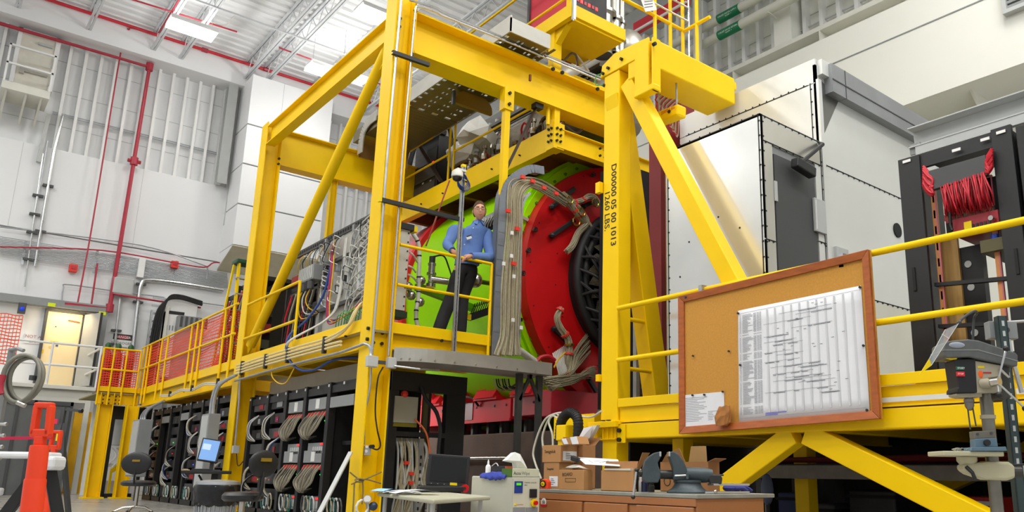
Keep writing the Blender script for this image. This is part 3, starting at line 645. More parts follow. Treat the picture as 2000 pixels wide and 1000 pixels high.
# conduits and boxes at the platform corner
def box_thing(name, label, cat, c, sx, sy, sz, mat, lid=True):
    t = thing(name, label, cat, c); c = Vector(c)
    MB().box(c.x-sx/2, c.x+sx/2, c.y-sy/2, c.y+sy/2, c.z-sz/2, c.z+sz/2).build('body', mat, t, bevel=min(sx, sy, sz)*0.06)
    if lid: MB().box(c.x-sx*0.46, c.x+sx*0.46, c.y-sy/2-0.006, c.y-sy/2, c.z-sz*0.46, c.z+sz*0.46).build('cover', mat, t)
    return t
jb = box_thing('junction_box', 'left grey junction box on the tall column at platform edge', 'box', ay(726, 706, 8.74), 0.13, 0.07, 0.13, LGRY)
jb = box_thing('junction_box', 'right grey junction box on the tall column under the rail conduit', 'box', ay(764, 709, 8.74), 0.11, 0.07, 0.13, LGRY)
t = thing('strut_channel', 'short dark strut joining the two junction boxes', 'strut', ay(745, 708, 8.8)); c = ay(745, 708, 8.79)
MB().box(c.x-0.1, c.x+0.1, c.y-0.02, c.y+0.02, c.z-0.02, c.z+0.02).build('channel', DGRY, t)
ob = box_thing('outlet_box', 'grey double socket box low on the tall column with a black plug', 'socket', ay(716, 880, 8.9), 0.08, 0.05, 0.11, LGRY)
c = ay(722, 872, 8.85)
for s in (-0.025, 0.025): MB().cyl((c.x-.03, 8.868, c.z-.03+s), (c.x-.03, 8.862, c.z-.03+s), 0.018, 10).build('receptacle', WHITE, ob)
MB().cyl((c.x+.02, 8.87, c.z), (c.x+.02, 8.8, c.z), 0.022, 10).build('plug', RUB, ob)
t = thing('flex_conduit', 'flexible grey conduit dropping from the left junction box to the socket', 'conduit', (4.05, 8.8, 1.5))
MB().tube(bez([ay(725, 716, 8.8), ay(722, 760, 8.8), ay(713, 810, 8.85), ay(711, 868, 8.9)], 6), 0.011, 8).build('pipe_run', GALV, t, smooth=True)
t = thing('power_cord', 'black power cord looping from the junction box to the socket on the tall column', 'cord', (4.1, 8.8, 1.5))
MB().tube(bez([ay(748, 717, 8.8), ay(738, 740, 8.75), ay(733, 800, 8.78), ay(737, 840, 8.75), ay(743, 868, 8.75), ay(737, 878, 8.76), ay(724, 874, 8.8)], 6), 0.009, 6).build('cord', RUB, t, smooth=True)
# cream conduits along the platform edge
t = thing('platform_conduits', 'bundle of cream cables clipped along the near platform edge', 'cables', (3.98, 11.3, 2.1))
for k in range(4):
    z = 2.28-0.045*k; pts = [(3.955, 13.55, z-0.02), (3.96, 12.3, z), (3.955, 11.0, z), (3.96, 9.9+0.1*k, z)]
    if k < 2: pts += [(3.99, 9.35+.1*k, z+0.1), (4.05, 9.2+.1*k, z+0.35), (4.3, 9.3, 2.75)]
    else: pts += [(3.97, 9.5, z)]
    MB().tube(bez(pts, 6), 0.017, 8).build('cable', CREAM, t, smooth=True)
for y in (13.3, 12.2, 11.3, 10.0): MB().box(3.94, 3.985, y-0.03, y+0.03, 2.09, 2.31).build('clip', BLK, t)
t = thing('platform_conduit', 'single grey conduit below the cream cables bending into the left junction box', 'conduit', (3.96, 11, 2.05))
MB().tube(bez([(3.97, 13.6, 2.02), (3.97, 11.5, 2.05), (3.97, 9.7, 2.05), (3.99, 9.3, 2.07)], 5) + bez([ay(712, 671, 8.9), ay(722, 676, 8.82), ay(724, 690, 8.8), ay(724, 698, 8.78)], 4), 0.018, 8).build('pipe_run', GALV, t, smooth=True)
t = thing('walkway_cables', 'pale cables sagging along the outside of the far walkway edge', 'cables', (3.95, 17, 2.0))
for k in range(2):
    ptsy = [13.8, 14.6, 15.4, 16.2, 17.0, 17.8, 18.6]
    MB().tube(bez([(3.98, y, 2.12-0.03*k-0.05*(i % 2)) for i, y in enumerate(ptsy)], 4), 0.012, 6).build('cable', WWIRE, t, smooth=True)
for y in (14.6, 16.2, 17.8): MB().box(3.96, 4.0, y-0.03, y+0.03, 2.03, 2.14).build('clip', BLK, t)
t = thing('orange_cable_loop', 'thin orange yellow cable loop hanging under the near platform edge', 'cable', (4.0, 11.6, 1.9))
MB().tube(bez([(3.98, 11.95, 2.1), (3.98, 11.9, 1.95), (3.98, 11.6, 1.83), (3.98, 11.3, 1.82), (4.0, 11.1, 2.0)], 6), 0.009, 6).build('cable', YWIRE, t, smooth=True)
# black strut arms on the tall column and the perforated strut post with the camera
t = thing('black_strut', 'black strut arm across the tall column near its top', 'strut', ay(770, 103, 8.76)); a, b = ay(766, 102, 8.77), ay(838, 127, 8.77); MB().chan(a, b, 0.05, 0.05, 0.005).build('channel', BLK, t)
t = thing('black_strut', 'black strut arm from the tall column to the perforated post behind the man', 'strut', ay(742, 388, 8.76)); a, b = ay(744, 390, 8.76), ay(905, 430, 8.76); MB().chan(a, b, 0.05, 0.05, 0.005).build('channel', BLK, t)
MB().box(a.x-0.03, a.x+0.0, a.y-0.03, a.y+0.03, a.z-0.03, a.z+0.03).build('end_cap', YEL2, t)
c0, c1 = ay(888, 690, 8.74), ay(903, 325, 8.74)
t = thing('perforated_post', 'grey perforated strut post with yellow cap standing in front of the man', 'post', c0); x = (c0.x+c1.x)/2
m = MB(); m.box(x-0.025, x-0.021, 8.72, 8.76, 1.98, c1.z); m.box(x+0.021, x+0.025, 8.72, 8.76, 1.98, c1.z); m.box(x-0.025, x+0.025, 8.756, 8.76, 1.98, c1.z); m.box(x-.021, x-.006, 8.72, 8.724, 1.98, c1.z); m.box(x+.006, x+.021, 8.72, 8.724, 1.98, c1.z)
m.build('channel', GALV, t)
m = MB()
for k in range(46): m.box(x-0.0055, x+0.0055, 8.7215, 8.7235, 2.02+k*0.057, 2.052+k*0.057)
m.build('slots', BLK2, t, kind='stuff')
MB().box(x-0.03, x+0.03, 8.715, 8.765, c1.z-0.01, c1.z+0.03).build('cap', YEL2, t, bevel=0.005)
c = ay(893, 345, 8.68); t = thing('dome_camera', 'white dome security camera with a loop of blue cable on the perforated post', 'camera', c)
MB().lathe([(0.0, 0.09), (0.05, 0.09), (0.075, 0.06), (0.078, 0.0), (0.07, -0.01)], c, n=20).build('housing', OFFW, t, smooth=True)
MB().ball(c-Vector((0, 0, 0.01)), 0.066, 16, (1, 1, 0.9)).build('dome', M('tinted_dome', (30, 30, 32), 0.12), t, smooth=True)
MB().box(c.x-0.01, x, c.y-0.02, c.y+0.06, c.z+0.09, c.z+0.12).build('bracket', OFFW, t)
for k in range(5):
    cc = ay(904, 352, 8.66)+Vector((0.01*k, 0, -0.01*k)); MB().tube([cc+Vector((math.cos(a*.45)*0.07*(1+.1*k), 0.01*k, math.sin(a*.45)*0.09)) for a in range(14)], 0.006, 5, True).build('cable_loop', BWIRE, t)
t = thing('red_rope', 'thin red and white rope hanging from the upper walkway behind the tall column', 'rope', (5.2, 9.2, 4.0))
MB().tube([ay(878, 352, 9.0), ay(836, 470, 9.6), ay(832, 480, 9.7)], 0.012, 6).build('strand', M('red_white_rope', (205, 110, 100), 0.7), t)
# ================================================================== DETECTOR
DX, DZc = 8.95, 3.68
det = thing('detector_magnet', 'huge lime green ringed magnet barrel with a red end disc', 'detector', (DX, 11.5, 1.2))
def ring(r0, r1, y0, y1, mat, name, n=96, c=(DX, DZc), parent=None, bevel=0.0):
    return MB().lathe([(r0, 0), (r0, y1-y0), (r1, y1-y0), (r1, 0), (r0, 0)], (c[0], y0, c[1]), (0, 1, 0), n).build(name, mat, parent or det, smooth=True)
ring(1.9, 2.36, 9.78, 11.35, GREEN, 'green_yoke_ring'); ring(1.9, 2.33, 11.38, 13.1, GREEN, 'green_yoke_ring')
ring(1.9, 2.32, 13.2, 15.2, PINK, 'pink_yoke_ring'); ring(1.9, 2.42, 13.08, 13.22, CRED, 'red_joint_ring')
RC = (8.8, 3.66)
ed = ring(1.22, 2.07, 9.5, 9.76, RED, 'red_end_disc', c=RC); ring(0.9, 2.3, 9.72, 9.8, GREEN, 'green_face_ring')
ring(1.1, 1.24, 9.3, 10.6, BLK2, 'black_bore_lining', c=RC)
MB().lathe([(0, 0), (1.15, 0), (1.15, 0.1), (0, 0.1)], (RC[0], 10.5, RC[1]), (0, 1, 0), 48).build('dark_bore_plate', BLK2, det)
def pol(r, a, y): return Vector((RC[0]+r*math.cos(a), y, RC[1]+r*math.sin(a)))
for i, (r, y, rr) in enumerate(((1.2, 9.32, 0.085), (1.08, 9.26, 0.06), (0.72, 9.6, 0.07), (0.98, 9.45, 0.05))):
    MB().tube([pol(r, 2*math.pi*k/72, y) for k in range(72)], rr, 10, True).build('hose_ring', RUB, det, smooth=True)
for k in range(24):
    a = math.pi*0.42 + k*0.17
    q = .12*math.sin(k*2.3); MB().tube(bez([pol(1.2, a-.1, 9.26), pol(1.08, a+.02+q, 9.08-.05*(k % 3)), pol(0.92, a+0.2+q, 9.06), pol(0.78, a+0.32, 9.18), pol(0.74, a+0.3, 9.55)], 6), 0.026, 8).build('black_rib_hose', RUB, det, smooth=True)
for k in range(12):
    a = math.pi*0.5 + k*0.2; m = MB()
    for j in range(7): m.tube(bez([pol(0.98+0.015*j, a+0.02*j, 9.2), pol(0.9, a+0.05+0.02*j, 9.14), pol(0.8-0.01*j, a+0.1+0.015*j, 9.28), pol(0.7, a+0.14, 9.6)], 4), 0.011, 5)
    m.build('wire_bundle', M('dim_bore_wire', (92, 82, 62), .7, 0, .3, 30), det, kind='stuff')
for k in range(26):
    a = math.pi*0.5+k*0.125+random.uniform(-.03, .03); c = pol(random.uniform(0.78, 0.98), a, 9.2); MB().box(c.x-.02, c.x+.02, c.y-.03, c.y, c.z-.03, c.z+.03).build('connector', [TAPER, GALV, DRED][k % 3], det)
# hooks, eye bolts and holes on the red disc
for px, py, px2, py2 in ((1078, 404, 1122, 368), (1078, 460, 1122, 430), (1140, 402, 1166, 392), (1082, 642, 1108, 668), (1150, 740, 1165, 765)):
    a, b = ay(px, py, 9.44), ay(px2, py2, 9.44); MB().bar(a, b, 0.05, 0.07).build('black_bracket', BLK, det, bevel=0.006); MB().ball(a, 0.05, 8).build('bracket_foot', BLK, det)
for px, py in ((1042, 450), (1029, 490), (1155, 343), (1018, 535)):
    c = ay(px, py, 9.49); MB().cyl(c, c-Vector((0, .04, 0)), 0.03, 10).build('eye_bolt_boss', M('rust_brown', (96, 40, 20), 0.6), det); MB().tube([c+Vector((math.cos(t*.63)*0.035, -0.06, math.sin(t*.63)*0.035)) for t in range(10)], 0.01, 6, True).build('eye', BLK, det)
for k in range(20):
    a = math.pi*0.5+k*0.17; c = pol(1.98 if k % 2 else 1.5, a, 9.498); MB().cyl(c, c-Vector((0, .004, 0)), 0.012, 8).build('screw_hole', BLK2, det)
for k in range(18):
    a = math.pi*0.5+k*0.13; c = Vector((DX+2.2*math.cos(a), 9.72, DZc+2.2*math.sin(a))); MB().cyl(c, c-Vector((0, .03, 0)), 0.025, 6).build('yoke_bolt', M('green_bolt', (90, 150, 20), 0.5), det)
# vacuum fittings and boxes fixed on the green barrel (behind the man)
g2 = lambda px, py, y: ay(px, py, y)
vf = thing('vacuum_fitting', 'shiny stack of vacuum valves on the green barrel left of the man', 'valve', g2(842, 545, 9.9))
c = g2(842, 545, 9.9)
for dz, r, h in ((-0.12, 0.07, 0.05), (-0.05, 0.045, 0.1), (0.06, 0.07, 0.03), (0.1, 0.05, 0.1), (0.2, 0.06, 0.03)): MB().cyl(c+Vector((0, 0, dz)), c+Vector((0, 0, dz+h)), r, 14).build('flange', STAIN, vf, smooth=True)
MB().cyl(c+Vector((0, 0, 0.23)), c+Vector((0, 0, 0.33)), 0.045, 12).build('gauge', BLK, vf); MB().cyl(c, c+Vector((0.22, -0.1, -0.02)), 0.05, 12).build('side_port', STAIN, vf, smooth=True); MB().ball(c+Vector((-.16, 0, -.05)), 0.07, 12).build('elbow', STAIN, vf, smooth=True)
MB().tube(bez([c+Vector((0, 0, .33)), c+Vector((.15, -.05, .36)), c+Vector((.25, -.05, .2)), c+Vector((.3, -.1, .0))], 6), 0.012, 6).build('lead', RUB, vf)
MB().bar(c+Vector((-.1, .2, -.1)), (7.0, 11, 3.2), 0.1, 0.1).build('bracket', M('green_bolt', (90, 150, 20), 0.5), vf)
wt = thing('taped_white_hose', 'white hose bundle bound with black tape running down beside the cabinet', 'hose', g2(815, 560, 9.75))
pts = bez([g2(806, 455, 9.7), g2(818, 480, 9.7), g2(818, 540, 9.72), g2(817, 580, 9.72), g2(813, 605, 9.7), g2(814, 630, 9.7), g2(824, 650, 9.7)], 6)
MB().tube(pts, 0.028, 10).build('hose', OFFW, wt, smooth=True)
for i in range(4, len(pts)-2, 4): MB().cyl(pts[i], pts[i]+(pts[i+1]-pts[i]).normalized()*0.02, 0.032, 10).build('tape_band', BLK, wt)
for px, py, qx, qy in ((800, 492, 815, 512), (797, 519, 812, 532), (797, 536, 815, 552)):
    MB().tube(bez([g2(px, py, 9.6), g2((px+qx)/2, (py+qy)/2-3, 9.6), g2(qx, qy, 9.7)], 4), 0.013, 6).build('branch_hose', OFFW, wt)
for px, py in ((803, 577), (820, 590), (797, 560)):
    c = g2(px, py, 9.8); MB().ball(c, 0.07, 10).build('valve_body', STAIN, wt, smooth=True)
fb = thing('fibre_tray', 'grey bracket with a row of black curved leads right of the man at head height', 'bracket', g2(955, 425, 9.5))
a, b = g2(940, 430, 9.5), g2(985, 408, 9.5)
MB().bar(a, b, 0.03, 0.06).build('plate', LGRY, fb); MB().bar(a-Vector((0, -.05, .12)), b-Vector((0, -.05, .12)), 0.03, 0.2).build('back_plate', BLK2, fb); MB().bar(b, b+Vector((1.0, .35, 0)), .03, .05).build('arm', LGRY, fb)
for k in range(8):
    c = a.lerp(b, (k+.5)/8); MB().tube(bez([c, c+Vector((-.03, -.05, -.06)), c+Vector((-.06, -.02, -.14)), c+Vector((-.05, .02, -.2))], 4), 0.01, 6).build('lead', LGRY, fb)
fb = thing('cable_bracket', 'black cable bracket with yellow ends and spiky wires right of the man by his shins', 'bracket', g2(940, 615, 9.45))
a, b = g2(917, 620, 9.4), g2(962, 605, 9.4); MB().bar(a, b, 0.04, 0.1).build('bar', BLK2, fb); MB().bar(b, b+Vector((.9, .4, 0)), .03, .05).build('arm', BLK2, fb)
MB().box(a.x-.05, a.x+.01, a.y-.03, a.y+.03, a.z-.04, a.z+.04).build('end_cap', YEL2, fb)
for k in range(10):
    c = a.lerp(b, (k+.5)/10); MB().tube(bez([c+Vector((0, 0, .05)), c+Vector((.02, -.03, .14)), c+Vector((.06, 0, .2)), c+Vector((.08, .04, .16))], 4), 0.008, 5).build('lead', M('green_black_wire', (40, 70, 20), 0.5), fb)
c = g2(925, 548, 9.75); t = thing('end_fitting', 'round silver fitting on a dark arm right of the man at hip height', 'fitting', c)
MB().lathe([(0.0, 0), (0.1, 0), (0.12, 0.05), (0.08, 0.1), (0, 0.12)], c, (-0.3, -1, 0), 18).build('head', STAIN, t, smooth=True); MB().cyl(c, c+Vector((.75, .25, .08)), 0.035, 8).build('arm', M('green_arm', (44, 70, 12), 0.5), t)
# ------------------------------------------------------------------ cradle, plinth
cr = thing('magnet_cradle', 'red steel cradle blocks carrying the magnet above the concrete', 'cradle', (7.6, 11, 1.4))
CXf = 7.4
MB().box(CXf, 9.6, 10.72, 13.6, 1.47, 1.8).build('cradle_block', CRED, cr, bevel=0.01)
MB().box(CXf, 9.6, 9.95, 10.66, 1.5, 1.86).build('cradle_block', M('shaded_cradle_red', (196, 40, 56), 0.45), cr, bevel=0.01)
MB().box(CXf, 9.6, 13.66, 14.9, 1.44, 1.9).build('cradle_block', CRED, cr, bevel=0.01)
MB().box(CXf-.02, CXf+.02, 10.72, 13.6, 1.44, 1.48).build('flange', CRED, cr)
for y, w in ((11.35, .3), (12.35, .34), (13.2, .3), (10.3, .26)):
    MB().prof((CXf-.05, y-w, 1.83), (CXf-.05, y+w, 1.83), [(-.1, 0), (.4, 0), (.4, .3), (.1, .3)], up=(0, 0, 1)).build('saddle', CRED, cr)
    MB().box(CXf-.1, CXf+.4, y-w-.05, y+w+.05, 1.8, 1.85).build('saddle_plate', CRED, cr)
MB().box(CXf-.012, CXf+.01, 11.85, 12.2, 1.5, 1.8).build('recess', DRED, cr)
for y in (10.85, 11.2, 11.75, 12.35, 12.9, 10.1, 10.5):
    MB().cyl((CXf, y, 1.7), (CXf-.012, y, 1.7), 0.02, 8).build('bolt_hole', BLK, cr)
MB().tube(bez([(CXf-.02, 11.65, 1.72), (CXf-.1, 11.75, 1.86), (CXf-.1, 12.1, 1.88), (CXf-.02, 12.25, 1.74)], 5), 0.02, 8).build('hose', RUB, cr)
for y in (10.6, 11.3, 11.7, 12.2, 12.7):
    MB().cyl((7.7, y, 1.25), (7.7, y, 1.47), 0.09, 14).build('jack', DGRY, cr)
t = thing('red_outrigger', 'dull red block right of the grey tray legs under the magnet', 'block', (7.3, 9.7, 1.45))
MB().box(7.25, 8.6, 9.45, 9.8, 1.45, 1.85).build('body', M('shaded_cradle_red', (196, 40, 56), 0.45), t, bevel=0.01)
pl = thing('concrete_plinth', 'brown concrete plinth under the red cradle', 'plinth', (9.4, 12, FZ)); MB().box(CXf, 11.5, 9.6, 16, FZ, 1.25).build('block', CONC, pl, bevel=0.02)
t = thing('handrail_pipe', 'shiny horizontal pipe along the concrete plinth', 'pipe', (7.3, 12, 0.84)); MB().cyl((CXf-.09, 10.3, .85), (CXf-.09, 14.5, .85), 0.035, 10).build('pipe_run', STAIN, t, smooth=True)
for y in (10.6, 12, 13.4): MB().box(CXf-.1, CXf+.03, y-.02, y+.02, .8, .83).build('clip', GALV, t)
# dark red upright slab beyond the stencilled column
t = thing('red_end_wall', 'dark red upright plate between the stencilled column and the white hut', 'plate', (8.4, 7.7, 1.2))
a, b = ax(1305, 700, 8.3), ax(1283, 330, 8.3)
MB().box(8.3, 8.6, ax(1306, 500, 8.3).y-.3, ax(1281, 500, 8.3).y, 1.1, 6.8).build('slab', DRED, t, bevel=0.01)
for k in range(9): bolt((8.3, ax(1297, 500, 8.3).y, 2.2+k*.35), (-1, 0, 0), t, 0.03)
t = thing('slotted_strut', 'grey slotted strut standing right of the stencilled column', 'strut', ay(1245, 700, 7.2)); c = ay(1245, 600, 7.2)
MB().box(c.x-.04, c.x+.02, 7.18, 7.24, 1.1, 4.0).build('channel', GALV, t); MB().box(c.x+.02, c.x+.07, 7.18, 7.24, 1.1, 4.0).build('side', DGRY, t)
m = MB()
for k in range(40): m.box(c.x+.035, c.x+.05, 7.176, 7.18, 1.2+k*.07, 1.24+k*.07)
m.build('slots', BLK2, t, kind='stuff')
t = thing('dark_crate_stack', 'dark shelves with olive boxes behind the stencilled column', 'shelf', ay(1262, 700, 8.3)); c = ay(1262, 600, 8.3)
MB().box(c.x-.5, c.x+.35, 8.3, 8.8, 1.1, 5.2).build('back', BLK2, t)
for k in range(9): MB().box(c.x-.1, c.x+.12, 8.22, 8.3, 1.5+k*.28, 1.7+k*.28).build('box', M('olive_box', (84, 70, 16), 0.6), t)
# ------------------------------------------------------------------ wire bundles and the tall cable tray
def bundle(name, path, n, spread, r, mat, parent, twist=1.5, seed=0, flat=None):
    """many individual wires following one path"""
    rd = random.Random(seed); P = bez(path, 5); m = MB()
    for k in range(n):
        a0 = rd.uniform(0, 6.28); rr = spread*math.sqrt(rd.random()); pts = []
        for i, p in enumerate(P):
            t = (P[min(i+1, len(P)-1)]-P[max(i-1, 0)]).normalized(); u = t.cross(Vector((0, 1, 0.01))).normalized(); w = t.cross(u)
            a = a0 + twist*i/len(P) + 0.15*math.sin(i*0.8+k)
            pts.append(p + u*math.cos(a)*rr*(1 if flat is None else flat) + w*math.sin(a)*rr)
        m.tube(pts, r, 5)
    return m.build(name, mat, parent, kind='stuff', smooth=True)
def bands(path, fr, r, mat, parent, name='tape_band', w=0.03):
    P = bez(path, 5)
    for f in fr:
        i = min(len(P)-2, int(f*(len(P)-1))); d = (P[i+1]-P[i]).normalized(); MB().cyl(P[i], P[i]+d*w, r, 12).build(name, mat, parent)
vt = thing('vertical_cable_tray', 'tall grey cable tray full of beige wires that curves over to the red disc', 'cable tray', ay(985, 690, 8.85))
yv = 8.8
L0 = [ay(968, 695, yv), ay(972, 600, yv), ay(978, 480, yv), ay(983, 395, yv), ay(990, 365, yv), ay(1006, 345, yv), ay(1036, 330, yv), ay(1062, 333, yv)]
R0 = [ay(1010, 690, yv), ay(1012, 600, yv), ay(1014, 480, yv), ay(1016, 420, yv), ay(1020, 395, yv), ay(1032, 378, yv)]
def plate_strip(path, w, h, mat, name, parent, up=(0, 1, 0)):
    P = bez(path, 4); m = MB()
    for a, b in zip(P, P[1:]): m.bar(a, b+(b-a)*0.02, w, h, up)
    return m.build(name, mat, parent)
plate_strip(L0, 0.12, 0.02, M('dull_tray_steel', (128, 134, 142), .45, .5), 'side_plate', vt); plate_strip([p+Vector((0, 0.14, 0)) for p in L0], 0.04, 0.1, M('dull_tray_steel', (128, 134, 142), .45, .5), 'back_plate', vt)
plate_strip(R0, 0.03, 0.1, GALV, 'side_plate', vt)
for k in range(8):
    a = ay(970+k*1.6, 680-k*40, yv+.1); MB().box(a.x, a.x+.32, a.y, a.y+.03, a.z-.015, a.z+.015).build('rung', GALV, vt)
wire_paths = []
for k, (bx, tx) in enumerate(((978, 990), (986, 996), (994, 1002), (1001, 1008), (1006, 1012))):
    path = [ay(bx+(k-2)*4, 694, 8.75), ay(bx+4, 650, 8.78), ay(bx+6, 560, 8.78), ay(tx+4, 440, 8.78), ay(tx+5, 385, 8.78), ay(tx+12+k*2, 356+k*2, 8.8), ay(1042+k*2, 352+k*4, 8.85), ay(1078, 368+k*4, 9.0), ay(1104, 388+k*3, 9.25)]
    bundle('wire_bundle', path, 18, 0.036, 0.008, WIRE, vt, seed=k)
    wire_paths.append(path)
for px, py in ((1010, 447), (1003, 515), (1021, 346), (1040, 354), (1062, 367), (1086, 378), (992, 412)):
    c = ay(px, py, 8.72 if px < 1030 else 8.75); MB().box(c.x-.035, c.x+.035, c.y-.02, c.y+.01, c.z-.025, c.z+.025).build('tape_tag', TAPER, vt)
for px, py in ((1000, 455), (999, 500), (984, 515), (1004, 540), (1002, 625), (1018, 640)):
    c = ay(px, py, 8.7); MB().box(c.x-.02, c.x+.02, c.y-.01, c.y+.01, c.z-.025, c.z+.025).build('white_tag', WHITE, vt)
# upper bundles over the disc
b1 = thing('strapped_wires', 'beige wire bundles with red tape strapped across the top of the red disc', 'cables', ay(1110, 390, 9.3))
for k, pa in enumerate(([(1098, 378), (1112, 392), (1128, 405), (1140, 420), (1146, 436), (1130, 455), (1118, 480), (1106, 492)], [(1102, 382), (1118, 395), (1138, 392), (1150, 384), (1162, 388), (1170, 404)], [(1105, 390), (1122, 410), (1136, 428), (1150, 440), (1166, 470)])):
    path = [ay(x, y, 9.32) for x, y in pa]; bundle('wire_bundle', path, 30, 0.05, 0.0065, WIRE, b1, seed=20+k); bands(path, (0.25, 0.42), 0.056, TAPER, b1)
for px, py in ((1112, 390), (1136, 414), (1163, 395), (1126, 432)):
    c = ay(px, py, 9.25); MB().tube([c+Vector((math.cos(t*.7)*.07, 0, math.sin(t*.7)*.07)) for t in range(9)], 0.012, 6, True).build('clamp', M('brass_clamp', (180, 150, 60), 0.3, 0.9), b1)
# lower bundles
b2 = thing('fanned_wires', 'beige wire bundles fanning out below the black ring toward the tray end', 'cables', ay(1110, 720, 9.2))
P1_ = [(1096, 602), (1088, 620), (1094, 640), (1108, 660), (1112, 680), (1110, 705), (1114, 725)]
path = [ay(x, y, 9.25) for x, y in P1_]; bundle('wire_bundle', path, 34, 0.05, 0.0065, WIRE, b2, seed=31); bands(path, (0.05, 0.45, 0.75), 0.07, TAPER, b2); bands(path, (0.6, 0.97), 0.075, M('brass_clamp', (180, 150, 60), 0.3, 0.9), b2, 'clamp')
for k in range(9):
    path = [ay(1058+k*2, 745+k*2-(k % 3)*4, 9.0), ay(1085, 742+k*2-(k % 2)*5, 9.0), ay(1112, 728+k*1.5, 9.1), ay(1130-k, 712-k*3, 9.3), ay(1148, 690-k*5, 9.5)] if k % 2 else [ay(1060+k*2, 738+k*3, 9.0), ay(1090, 745+k, 9.0), ay(1118, 738+k, 9.1), ay(1145, 734-k, 9.3), ay(1160, 734-k*2, 9.4)]
    bundle('wire_bundle', path, 18, 0.05, 0.0055, WIRE, b2, seed=40+k)
    bands(path, (0.45,) if k % 2 else (.75,), 0.042, TAPER, b2)
for k in range(12):
    MB().tube(bez([ay(1080+3*k, 690-2*k, 9.4), ay(1088+3*k, 715+k, 9.25), ay(1095+4*k, 745-k, 9.2)], 5), 0.012, 6).build('white_lead', WWIRE, b2)
MB().tube(bez([ay(1082, 718, 9.1), ay(1090, 703, 9.1), ay(1104, 688, 9.2)], 5), 0.012, 6).build('yellow_lead', YWIRE, b2)
MB().tube(bez([ay(1048, 708, 9.2), ay(1056, 698, 9.2), ay(1072, 696, 9.2), ay(1084, 704, 9.2)], 5), 0.03, 8).build('red_hose', RWIRE, b2)
MB().tube(bez([ay(1010, 682, 9.0), ay(1025, 692, 9.1), ay(1044, 706, 9.2)], 4), 0.05, 10).build('white_pipe', OFFW, b2, smooth=True)
# curved aluminium tray at platform level
ct = thing('curved_cable_tray', 'wide aluminium cable tray curving out below the platform to the tray legs', 'cable tray', (5.4, 8.5, 1.95))
out = [(4.36, 8.72), (4.5, 8.58), (4.75, 8.47), (5.1, 8.42), (5.6, 8.42), (6.2, 8.42), (6.62, 8.42)]
out = [ay(770, 694, 8.72), ay(800, 694, 8.6), ay(850, 695, 8.5), ay(930, 701, 8.45), ay(1010, 707, 8.45), ay(1080, 712, 8.45)]
O = bez([(p.x, p.y, 2.0) for p in out], 4); m = MB()
for a, b in zip(O, O[1:]): m.add([(a.x, a.y, 1.9), (b.x, b.y, 1.9), (b.x, b.y, 2.065), (a.x, a.y, 2.065), (a.x, a.y+.012, 1.9), (b.x, b.y+.012, 1.9), (b.x, b.y+.012, 2.065), (a.x, a.y+.012, 2.065)], [(0, 1, 2, 3), (4, 7, 6, 5), (0, 4, 5, 1), (3, 2, 6, 7)])
m.build('front_side', TRAYM, ct)
m = MB()
for a, b in zip(O, O[1:]): m.add([(a.x, a.y, 1.9), (b.x, b.y, 1.9), (b.x, 9.0, 1.9), (a.x, 9.0, 1.9), (a.x, a.y, 1.91), (b.x, b.y, 1.91), (b.x, 9.0, 1.91), (a.x, 9.0, 1.91)], [(0, 3, 2, 1), (4, 5, 6, 7)])
m.build('tray_floor', TRAYM, ct)
e = O[-1]; MB().box(e.x-.012, e.x, e.y, 9.0, 1.9, 2.065).build('end_plate', DGRY, ct); MB().box(O[0].x, e.x, 9.0, 9.02, 1.9, 2.065).build('rear_side', TRAYM, ct)
for a, b in zip(O[::2], O[2::2]): bolt((a.x, a.y, 1.93), (0, -1, 0), ct, 0.012, 0.01, STEEL)
for px, pb in ((1015, 870), (1054, 868)):
    a = ay(px, 742, 8.6); MB().box(a.x-.04, a.x+.04, 8.58, 8.64, FZ, 1.9).build('leg', M('dark_strut', (84, 84, 82), 0.45, 0.6), ct)
    MB().bar((a.x, 8.6, 1.55), (a.x+(-.18 if px > 1030 else .18), 8.6, 1.9), 0.04, 0.04).build('brace', M('dark_strut', (84, 84, 82), 0.45, 0.6), ct)
t = thing('tray_conduit', 'thin steel conduit from the right junction box under the curved tray', 'conduit', (4.5, 8.6, 1.9)); MB().tube([ay(770, 715, 8.68), ay(820, 721, 8.6), ay(858, 723, 8.6)], 0.014, 8).build('pipe_run', STEEL, t)
t = thing('hanging_leads', 'dark leads dangling in loops beneath the curved tray', 'cables', ay(985, 755, 8.8))
for k in range(8):
    MB().tube(bez([ay(965+4*k, 740, 8.8), ay(970+4*k, 758-2*(k % 3), 8.85), ay(985+5*k, 762-3*(k % 3), 9.0), ay(1010+2*k, 748, 9.0)], 5), 0.01, 5).build('lead', RUB if k % 3 else WIRE, t)
# ================================================================== UPPER WALKWAY AND TOP-SIDE EQUIPMENT
uw = thing('upper_walkway', 'yellow upper walkway with brown underside above the man', 'walkway', (7.5, 11, 5.4))
MB().chan((6.78+.06, 8.95, 5.59), (6.78+.06, 14.6, 5.59), -0.14, 0.38, 0.018).build('edge_beam', YEL, uw, bevel=0.003)
MB().ibeam((6.78, 8.92, 5.56), (9.2, 8.92, 5.56), 0.14, 0.32, 0.016, 0.012).build('end_beam', YEL, uw, bevel=0.003)
MB().box(6.72, 6.92, 8.86, 9.06, 5.38, 5.8).build('corner_plate', YEL, uw)
for dx, dz in ((.03, .1), (.03, 0), (.03, -.1), (.1, .1), (.1, 0), (.1, -.1)):
    bolt((6.72, 8.88+dx, 5.6+dz), (-1, 0, 0), uw, 0.02); bolt((6.74+dx, 8.86, 5.6+dz), (0, -1, 0), uw, 0.02)
for x, dz in ((7.62, .06), (7.62, -.06), (7.72, .06), (7.72, -.06)): bolt((x, 8.85, 5.55+dz), (0, -1, 0), uw, 0.02)
